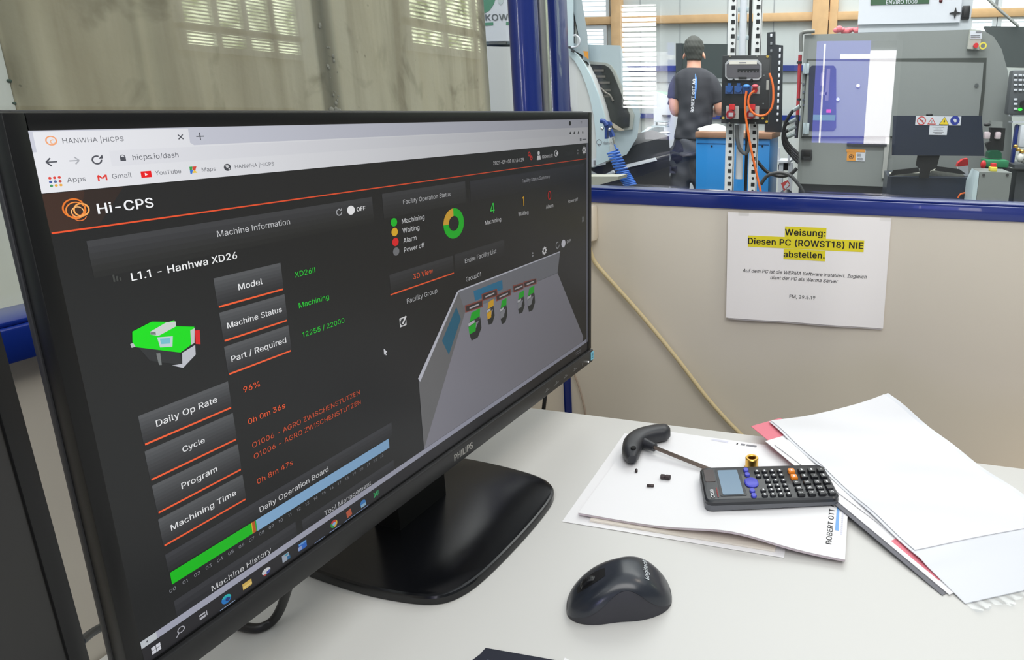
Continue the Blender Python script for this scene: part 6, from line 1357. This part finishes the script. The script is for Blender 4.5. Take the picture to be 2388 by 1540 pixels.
b = MB(); ptube(b, [(1774, 430), (1790, 410), (1815, 403), (1840, 408), (1858, 425), (1872, 446), (1876, 470)], YBX + 0.1, 0.010); single(b, 'arched_cable', mat('cable_dark', (56, 58, 60), 0.45), 'dark cable arching over the floor between blue cabinet and machine', 'cable', hy(1815, 403, YBX + 0.1))
# blue cabinet with wooden top
YCB = 3.5
CBLUE = mat('cabinet_blue', (46, 136, 208), 0.4, noise=0.03, scale=3)
xa, xb = hy(1623, 320, YCB).x, hy(1796, 320, YCB).x; zc = hy(1700, 316, YCB).z
t = thing('tool_cabinet', 'bright blue steel cabinet with a brown wooden top behind the power box', 'cabinet', ((xa + xb) / 2, YCB + 0.3, FLOOR), 0)
b = MB(); b.span((xa, YCB, FLOOR + 0.05), (xb, YCB + 0.55, zc - 0.02), bev=0.004); b.build('body', CBLUE, t)
b = MB(); b.span((xa - 0.002, YCB - 0.02, zc - 0.02), (xb + 0.015, YCB + 0.57, zc + 0.022), bev=0.004); b.build('wooden_top', mat('bench_wood', (150, 112, 88), 0.6, noise=0.2, scale=12), t)
b = MB(); b.span((xa + 0.03, YCB + 0.03, FLOOR), (xb - 0.03, YCB + 0.5, FLOOR + 0.05)); b.build('plinth', MDARK, t)
b = MB(); b.span((xa + 0.008, YCB - 0.004, zc - 0.062), (xb - 0.008, YCB, zc - 0.058)); b.build('drawer_gap', mat('blue_gap', (30, 92, 150), 0.5), t)
for u in (1660, 1778): b = MB(); p = hy(u, 341, YCB); b.cyl(p + V((0, 0.002, 0)), p + V((0, -0.004, 0)), 0.007, n=14); b.build('lock', HOLE, t)
b = MB(); p = hy(1795, 300, 3.62)
o = hy(1665, 305, YCB + 0.15)
def bag(s_, t_):
    x = -0.105 + 0.25 * s_; pr = math.sin(PI * min(1, 0.12 + 0.92 * s_)) ** 0.6
    a = PI * t_; h = (0.082 + 0.022 * math.sin(5 * s_ + 1)) * pr * (0.35 + 0.65 * s_)
    return V((o.x + x, o.y - 0.07 * math.cos(a) * pr, zc + 0.024 + h * math.sin(a) * (1 + 0.12 * math.sin(9 * s_ + 5 * t_))))
b = MB(); b.grid(bag, 26, 14); b.ball((o.x - 0.105, o.y, zc + 0.036), (0.022, 0.014, 0.012), 0, 10, 7)
single(b, 'white_bag', mat('bag_white', (228, 226, 218), 0.7, noise=0.05, scale=40), 'crumpled white bag lying on the wooden top of the blue cabinet', 'bag', (o.x, o.y, zc + 0.022), ang=60)
# black perforated rack standing on the cabinet
t = thing('perforated_rack', 'tall black perforated steel rack standing on the right end of the blue cabinet', 'rack', (hy(1806, 300, 3.75).x, 3.75, zc + 0.022), 0)
b = MB(); P = [hy(u, v, 3.7) for u, v in ((1789, 76), (1808, 74), (1808, 104), (1826, 106), (1823, 300), (1783, 310))]; P[4].z = zc + 0.024; P[5].z = zc + 0.024
b.prism(P, (0, 0.02, 0)); b.build('rack_plate', mat('rack_black', (32, 36, 42), 0.4), t)
for i, v in enumerate((82, 101, 118)):
    b = MB(); pbox(b, 1796, v - 3, 1801, v + 4, 3.694, 0.006, 0, 0.002); b.build('slot', mat('slot_grey', (120, 124, 128), 0.5) if i else WENAM, t)
for k in range(12):
    v = 116 + 15.0 * k; u = 1819 - 0.035 * (v - 110); b = MB(); pbox(b, u - 2.2, v - (4.5 if k < 10 else 3), u + 2.2, v + (4.5 if k < 10 else 3), 3.694, 0.006, 0, 0.002); b.build('slot', WENAM, t)
# stuff standing between cabinet and machine
t = thing('white_frame_stand', 'white tubular stand on the floor between blue cabinet and right machine', 'stand', hy(1832, 378, 3.3), 0)
b = MB(); pbox(b, 1813, 375, 1842, 380, 3.3, 0.25); pbox(b, 1837, 355, 1842, 380, 3.3, 0.03); pbox(b, 1814, 345, 1818, 378, 3.32, 0.03)
p = hy(1816, 380, 3.3); b.span((p.x, 3.32, FLOOR), (p.x + 0.03, 3.35, p.z)); p = hy(1838, 380, 3.3); b.span((p.x, 3.32, FLOOR), (p.x + 0.03, 3.35, p.z)); b.build('tube_frame', WENAM, t)
b = MB(); pbox(b, 1814, 383, 1842, 398, 3.36, 0.2, 0, 0.01); b.build('dark_box', RUBBER, t)
t = thing('fire_extinguisher', 'dark cylinder with a red and white label at the foot of the right machine', 'extinguisher', (hy(1832, 440, 3.0).x, 3.06, FLOOR), 0)
b = MB(); b.lathe([(0.005, 0.0), (0.075, 0.0), (0.08, 0.03), (0.08, 0.60), (0.05, 0.66), (0.02, 0.69), (0.005, 0.69)], (hy(1832, 440, 3.0).x, 3.06, FLOOR), 28); b.build('cylinder', mat('cyl_dark', (40, 42, 44), 0.35), t)
b = MB(); front(b, [(1821, 428), (1837, 420), (1843, 432), (1828, 446)], 2.965, 0.004); front(b, [(1827, 437), (1836, 425), (1841, 431), (1832, 441)], 2.962, 0.002, 1); b.build('label', [mat('label_red', (196, 74, 74), 0.5), WENAM], t)

# ---------------------------------------------------------------- further back
t = thing('television', 'large dark screen on the back side of the hall behind the worker', 'screen', hy(1634, 185, 5.4), 0)
b = MB(); front(b, [(1576, 101), (1700, 103), (1700, 183), (1576, 181)], 5.4, 0.06); b.build('screen', mat('tv_dark', (58, 66, 66), 0.3), t)
b = MB(); pbox(b, 1576, 101, 1590, 182, 5.38, 0.04); b.build('side_frame', mat('tv_frame', (48, 54, 58), 0.4), t)
b = MB(); p = hy(1640, 186, 5.44); b.span((p.x - 0.06, 5.44, FLOOR), (p.x + 0.06, 5.5, p.z + 0.1)); b.build('stand', MDARK, t)
t = thing('white_machine', 'white machine with a rounded top standing left of the worker', 'machine', hy(1548, 300, 5.0), 0)
b = MB(); P = [hy(u, v, 5.0) for u, v in ((1524, 213), (1536, 216), (1555, 224), (1600, 240), (1600, 300), (1524, 300))]; P[4].z = P[5].z = FLOOR; b.prism(P, (0, 0.8, 0)); b.build('housing', WENAM, t)
b = MB(); pbox(b, 1544, 268, 1562, 272, 4.97, 0.03); b.build('handle', RUBBER, t)
b = MB(); front(b, [(1524, 211), (1552, 214), (1572, 222), (1600, 232), (1600, 240), (1555, 224), (1536, 216)], 5.05, 0.5); b.build('green_edge', mat('pale_green', (150, 176, 160), 0.4), t)
t = thing('side_table', 'grey machine table stacked with white trays left of the worker', 'table', hy(1530, 320, 4.1), 0)
b = MB(); P = [hy(u, v, 4.1) for u, v in ((1476, 330), (1520, 298), (1548, 297), (1548, 340), (1476, 345))]; P[3].z = P[4].z = FLOOR; b.prism(P, (-0.12, 0.3, 0)); b.build('frame', GREY_BLUE, t)
b = MB(); pbox(b, 1519, 293, 1552, 297, 4.05, 0.12); pbox(b, 1526, 283, 1552, 285, 4.05, 0.12); pbox(b, 1528, 285, 1531, 293, 4.1, 0.03); b.build('shelf', GREY_BLUE, t)
for k, (u0, v0, u1, v1, Y_) in enumerate(((1534, 286, 1552, 292.5, 4.05), (1514, 309, 1532, 315, 3.98), (1536, 308, 1556, 313, 3.98))):
    b = MB(); pbox(b, u0, v0, u1, v1, Y_, 0.11, 0, 0.01); c_ = hy((u0 + u1) / 2, v1, Y_)
    single(b, 'white_tray', MG_P, ['white tray at elbow height left of the worker, highest of the stack', 'narrow white tray left of the worker on the grey table edge', 'wide white tray beside the worker below the elbow'][k], 'tray', c_, 'white trays on the side table')
b = MB(); p = hy(1546, 327, 4.08); b.ball(p, 0.022, 0, 12, 8); b.build('red_knob', RED, t)
# ---------------------------------------------------------------- worker seen from behind
from mathutils.bvhtree import BVHTree
YW = 4.35
def W(u, v, dy=0.0):
    p = hy(u, v, YW); return V((p.x, YW + dy, p.z))
def fuse(b, voxel, smooth=4, fac=0.5):
    """one continuous skin over the collected shapes"""
    bmesh.ops.recalc_face_normals(b.bm, faces=b.bm.faces[:])
    me = bpy.data.meshes.new('f'); b.bm.to_mesh(me); b.bm.free()
    o = bpy.data.objects.new('f', me); COL.objects.link(o)
    r = o.modifiers.new('r', 'REMESH'); r.mode = 'VOXEL'; r.voxel_size = voxel
    s_ = o.modifiers.new('s', 'SMOOTH'); s_.factor = fac; s_.iterations = smooth
    dg = bpy.context.evaluated_depsgraph_get(); dg.update()
    m2 = bpy.data.meshes.new_from_object(o.evaluated_get(dg))
    bpy.data.objects.remove(o); bpy.data.meshes.remove(me)
    n = MB(); n.bm.from_mesh(m2); bpy.data.meshes.remove(m2)
    return n
def limb(b, pts, rs, n=20):
    b.tube(pts, rs, n, sub=6)
    for p, r in zip(pts, rs): b.ball(p, r, 0, 16, 10)
def loft(b, rings, n=28, ex=2.4):
    P = []; F = []
    for v, ul, ur, dep, dy in rings:
        a, c = W(ul, v, dy), W(ur, v, dy); m_ = (a + c) / 2; hw = (c.x - a.x) / 2
        for k in range(n):
            q = 2 * PI * k / n; cc, ss = math.cos(q), math.sin(q)
            P.append(m_ + V((hw * math.copysign(abs(cc) ** (2 / ex), cc), dep * math.copysign(abs(ss) ** (2 / ex), ss), 0)))
    for j in range(len(rings) - 1): F += [(j * n + k, j * n + (k + 1) % n, (j + 1) * n + (k + 1) % n, (j + 1) * n + k) for k in range(n)]
    F += [tuple(range(n))[::-1], tuple(range((len(rings) - 1) * n, len(rings) * n))]
    b._add(P, F)
SKIN = mat('skin', (226, 168, 144), 0.5, noise=0.04, scale=30)
HAIR = mat('hair_dark', (62, 64, 60), 0.75, noise=0.3, scale=90, bump=0.5)
TEE = mat('shirt_black', (52, 53, 60), 0.8, noise=0.08, scale=14)
TRS = mat('trousers_grey', (78, 80, 88), 0.8, noise=0.12, scale=10); TRN = mat('trousers_navy', (40, 42, 64), 0.8, noise=0.1, scale=12)
hipL, hipR = W(1592, 345), W(1632, 345)
anL, anR = V((hipL.x - 0.05, YW + 0.02, FLOOR + 0.07)), V((hipR.x + 0.03, YW + 0.10, FLOOR + 0.07))
knL, knR = hipL.lerp(anL, 0.5) + V((-0.02, 0.04, 0)), hipR.lerp(anR, 0.5) + V((0, 0.04, 0))
b = MB()
loft(b, [(160, 1606, 1634, 0.06, 0.0), (178, 1592, 1648, 0.075, 0), (205, 1588, 1656, 0.10, 0), (250, 1592, 1652, 0.095, 0), (300, 1584, 1648, 0.10, 0), (340, 1578, 1648, 0.115, 0), (352, 1582, 1644, 0.10, 0)])
limb(b, [W(1618, 166, 0.0), W(1618, 148, 0.01), W(1617, 136, 0.02)], [0.064, 0.060, 0.058])
b.ball(W(1617.5, 116, 0.025), (0.078, 0.098, 0.108)); b.ball(W(1617.5, 133, 0.075), (0.052, 0.045, 0.055)); b.ball(W(1617.5, 121, 0.125), (0.014, 0.02, 0.022))
for s_, u in ((-1, 1594.0), (1, 1641.0)): b.ball(W(u, 130, 0.02), (0.010, 0.020, 0.031), 0, 12, 8, Matrix.Rotation(-0.25 * s_, 3, 'Y'))
for k in (-1, 1): b.ball(W(1617.5 + 8 * k, 117, 0.110), (0.012, 0.008, 0.007), 0, 10, 6)
b.ball(W(1617.5, 135, 0.116), (0.022, 0.008, 0.008), 0, 10, 6)
# arms: both bent, forearms reaching forward
eL, wL = W(1575, 258, 0.0), W(1590, 252, 0.26); eR, wR = W(1677, 254, 0.02), W(1652, 262, 0.27)
limb(b, [W(1585, 184), W(1573, 215, -0.01), eL, eL.lerp(wL, 0.5), wL], [0.046, 0.048, 0.046, 0.042, 0.030])
limb(b, [W(1653, 184), W(1668, 215, 0.0), eR, eR.lerp(wR, 0.5), wR], [0.046, 0.048, 0.046, 0.042, 0.030])
def hand(b, w, d_):
    d_ = d_.normalized(); sd = d_.cross(V((0, 0, 1))).normalized(); pm = w + d_ * 0.055
    b.ball(pm, (0.040, 0.050, 0.018), 0, 14, 8)
    for k, ln in enumerate((0.062, 0.072, 0.068, 0.052)):
        r0 = pm + d_ * 0.035 + sd * (0.027 - 0.018 * k); limb(b, [r0, r0 + d_ * ln * 0.5 + V((0, 0, -0.006)), r0 + d_ * ln * 0.85 + V((0, 0, -0.025))], [0.0095, 0.009, 0.008], 8)
    limb(b, [w + d_ * 0.03 - sd * 0.03, w + d_ * 0.065 - sd * 0.055, w + d_ * 0.09 - sd * 0.050 + V((0, 0, -0.012))], [0.011, 0.010, 0.009], 8)
hand(b, wL, wL - eL); hand(b, wR, wR - eR)
limb(b, [hipL, knL, anL], [0.085, 0.055, 0.040]); limb(b, [hipR, knR, anR], [0.085, 0.055, 0.040])
for a_ in (anL, anR): limb(b, [a_ + V((0, -0.03, -0.03)), a_ + V((0, 0.14, -0.045))], [0.038, 0.025])
n_ = fuse(b, 0.0085, 3)
bl = V((W(1610, 300).x, YW, FLOOR))
person = single(n_, 'person', SKIN, 'person seen from behind in a black printed t-shirt and dark work trousers', 'person', bl)
FRAME[person.name] = Matrix.Translation(bl)
# hair: close cap over crown and nape
b = MB(); b.ball(W(1617, 111, 0.018), (0.087, 0.104, 0.098)); b.ball(W(1616, 98, 0.03), (0.066, 0.085, 0.055)); b.ball(W(1612, 91, 0.05), (0.032, 0.05, 0.026))
loft(b, [(112, 1596, 1640, 0.080, 0.01), (128, 1598, 1638, 0.074, 0.006), (141, 1602, 1635, 0.064, 0.004)])
n_ = fuse(b, 0.008, 3)
for vtx in n_.bm.verts:
    c = vtx.co - W(1617, 112, 0.03)
    vtx.co += c.normalized() * 0.0012 * math.sin(vtx.co.x * 240 + vtx.co.z * 150) + c.normalized() * 0.0015 * math.sin(vtx.co.z * 130 + 2)
# hairline: nothing in front of the face
bmesh.ops.delete(n_.bm, geom=[f for f in n_.bm.faces if f.calc_center_median().y > YW + 0.105 and f.calc_center_median().z < W(1617, 100).z], context='FACES')
n_.build('hair', HAIR, person, ang=70)
# t-shirt
b = MB()
loft(b, [(158.5, 1601, 1638, 0.072, 0.0), (163, 1590, 1649, 0.088, 0), (170, 1581, 1659, 0.102, 0), (182, 1576, 1665, 0.116, 0), (200, 1579, 1664, 0.126, 0), (225, 1584, 1662, 0.126, 0), (255, 1585, 1662, 0.122, 0), (285, 1580, 1660, 0.126, 0), (308, 1576, 1658, 0.130, 0), (325, 1573, 1656, 0.135, 0)], ex=2.5)
b.tube([W(1594, 178), W(1583, 188), W(1576, 209, -0.005), W(1573, 231, -0.005)], [0.050, 0.060, 0.064, 0.062], 22); b.tube([W(1645, 178), W(1658, 190), W(1668, 213), W(1675, 240, 0.01)], [0.050, 0.060, 0.064, 0.062], 22)
n_ = fuse(b, 0.010, 5)
for vtx in n_.bm.verts:                      # soft creases, stronger towards the waist
    d_ = max(0.0, min(1.0, (W(1617, 200).z - vtx.co.z) / 0.35))
    vtx.co.y += -0.006 * d_ * math.sin(vtx.co.x * 38 + vtx.co.z * 30) - 0.004 * math.sin(vtx.co.z * 55 - vtx.co.x * 22) * d_
    vtx.co.y -= 0.004 * math.sin(vtx.co.x * 60 + 1.0) * (1 - d_)
tree = BVHTree.FromBMesh(n_.bm)
shirt = n_.build('t_shirt', TEE, person, ang=70)
def onshirt(u, v):
    d_ = ray(u, v); h = tree.ray_cast(CAM, d_)[0]
    return (h if h is not None else W(u, v, -0.13)) - d_.normalized() * 0.004
b = MB()
def back(x, y):                              # text runs up the back
    f = x / 0.40; return onshirt(1614.5 + 5 * f - y / 0.0036, 262 - 78 * f)
b.text('ROBERT OTT AG', lambda x, y: back(x, y - 0.012), width=0.40, cap=0.026, bold=0.03); b.build('back_print', mat('print_white', (222, 224, 230), 0.6), shirt, smooth=False)
b = MB()
for k in range(14):
    v0, v1 = 172 + 4.2 * k, 172 + 4.2 * (k + 1); w0, w1 = 1.2 + 3.2 * min(1, k / 3) * (1 - max(0, (k - 8) / 8)), 1.2 + 3.2 * min(1, (k + 1) / 3) * (1 - max(0, (k - 7) / 8))
    b.poly([onshirt(1620 - 0.02 * (v0 - 172) + 1, v0), onshirt(1620 - 0.02 * (v0 - 172) + 1 + w0, v0), onshirt(1620 - 0.02 * (v1 - 172) + 1 + w1, v1), onshirt(1620 - 0.02 * (v1 - 172) + 1, v1)])
b.build('back_stripe', mat('print_blue', (96, 150, 226), 0.6), shirt, smooth=False)
# trousers with darker pocket panels
b = MB()
loft(b, [(322, 1574, 1656, 0.122, 0), (335, 1570, 1656, 0.130, 0), (352, 1566, 1656, 0.135, 0), (362, 1566, 1656, 0.13, 0)], ex=2.3)
b.tube([hipL + V((-0.01, 0, 0)), hipL.lerp(knL, 0.5), knL, knL.lerp(anL, 0.5), anL], [0.105, 0.100, 0.085, 0.078, 0.072], 22); b.tube([hipR, hipR.lerp(knR, 0.5), knR, knR.lerp(anR, 0.5), anR], [0.105, 0.098, 0.085, 0.078, 0.072], 22)
n_ = fuse(b, 0.011, 5)
for vtx in n_.bm.verts: vtx.co.y += 0.006 * math.sin(vtx.co.z * 40 + vtx.co.x * 25); vtx.co.x += 0.004 * math.sin(vtx.co.z * 47)
tree2 = BVHTree.FromBMesh(n_.bm)
trs = n_.build('trousers', TRS, person, ang=70)
def ontr(u, v):
    d_ = ray(u, v); h = tree2.ray_cast(CAM, d_)[0]
    return (h if h is not None else W(u, v, -0.13)) - d_.normalized() * 0.006
def patch(px, name):
    b = MB(); n = len(px); c = (sum(p[0] for p in px) / n, sum(p[1] for p in px) / n); P = [ontr(*c)]; F = []
    for r_ in (0.5, 1.0): P += [ontr(c[0] + (u - c[0]) * r_, c[1] + (v - c[1]) * r_) for u, v in px]
    F = [(0, 1 + k, 1 + (k + 1) % n) for k in range(n)] + [(1 + k, 1 + n + k, 1 + n + (k + 1) % n, 1 + (k + 1) % n) for k in range(n)]
    b._add(P, F); b.build(name, TRN, trs)
patch([(1577, 328), (1584, 327), (1592, 340), (1594, 352), (1590, 374), (1578, 382), (1566, 372), (1568, 350)], 'back_pocket')
patch([(1561, 386), (1578, 388), (1580, 398), (1576, 405), (1560, 400)], 'leg_pocket')
for a_ in (anL, anR):
    b = MB(); limb(b, [a_ + V((0, -0.04, -0.028)), a_ + V((0, 0.05, -0.026)), a_ + V((0, 0.16, -0.036))], [0.045, 0.046, 0.034]); n_ = fuse(b, 0.01, 2); n_.build('shoe', RUBBER, person)
b = MB(); p = W(1559.5, 238, 0.03); b.box(p, (0.02, 0.06, 0.05), 0, Matrix.Rotation(0.3, 3, 'Y'), 0.008)
single(b, 'held_tool', RUBBER, 'small black tool held at the left elbow of the worker', 'tool', p)
b = MB(); p = W(1678, 276, 0.20); b.box(p, (0.06, 0.10, 0.02), 0, None, 0.006); b.ball(p + V((0, 0, 0.02)), (0.03, 0.03, 0.016), 0, 12, 8)
single(b, 'handheld_controller', RUBBER, 'black hand controller held in front by the worker, left of the power box', 'controller', p)
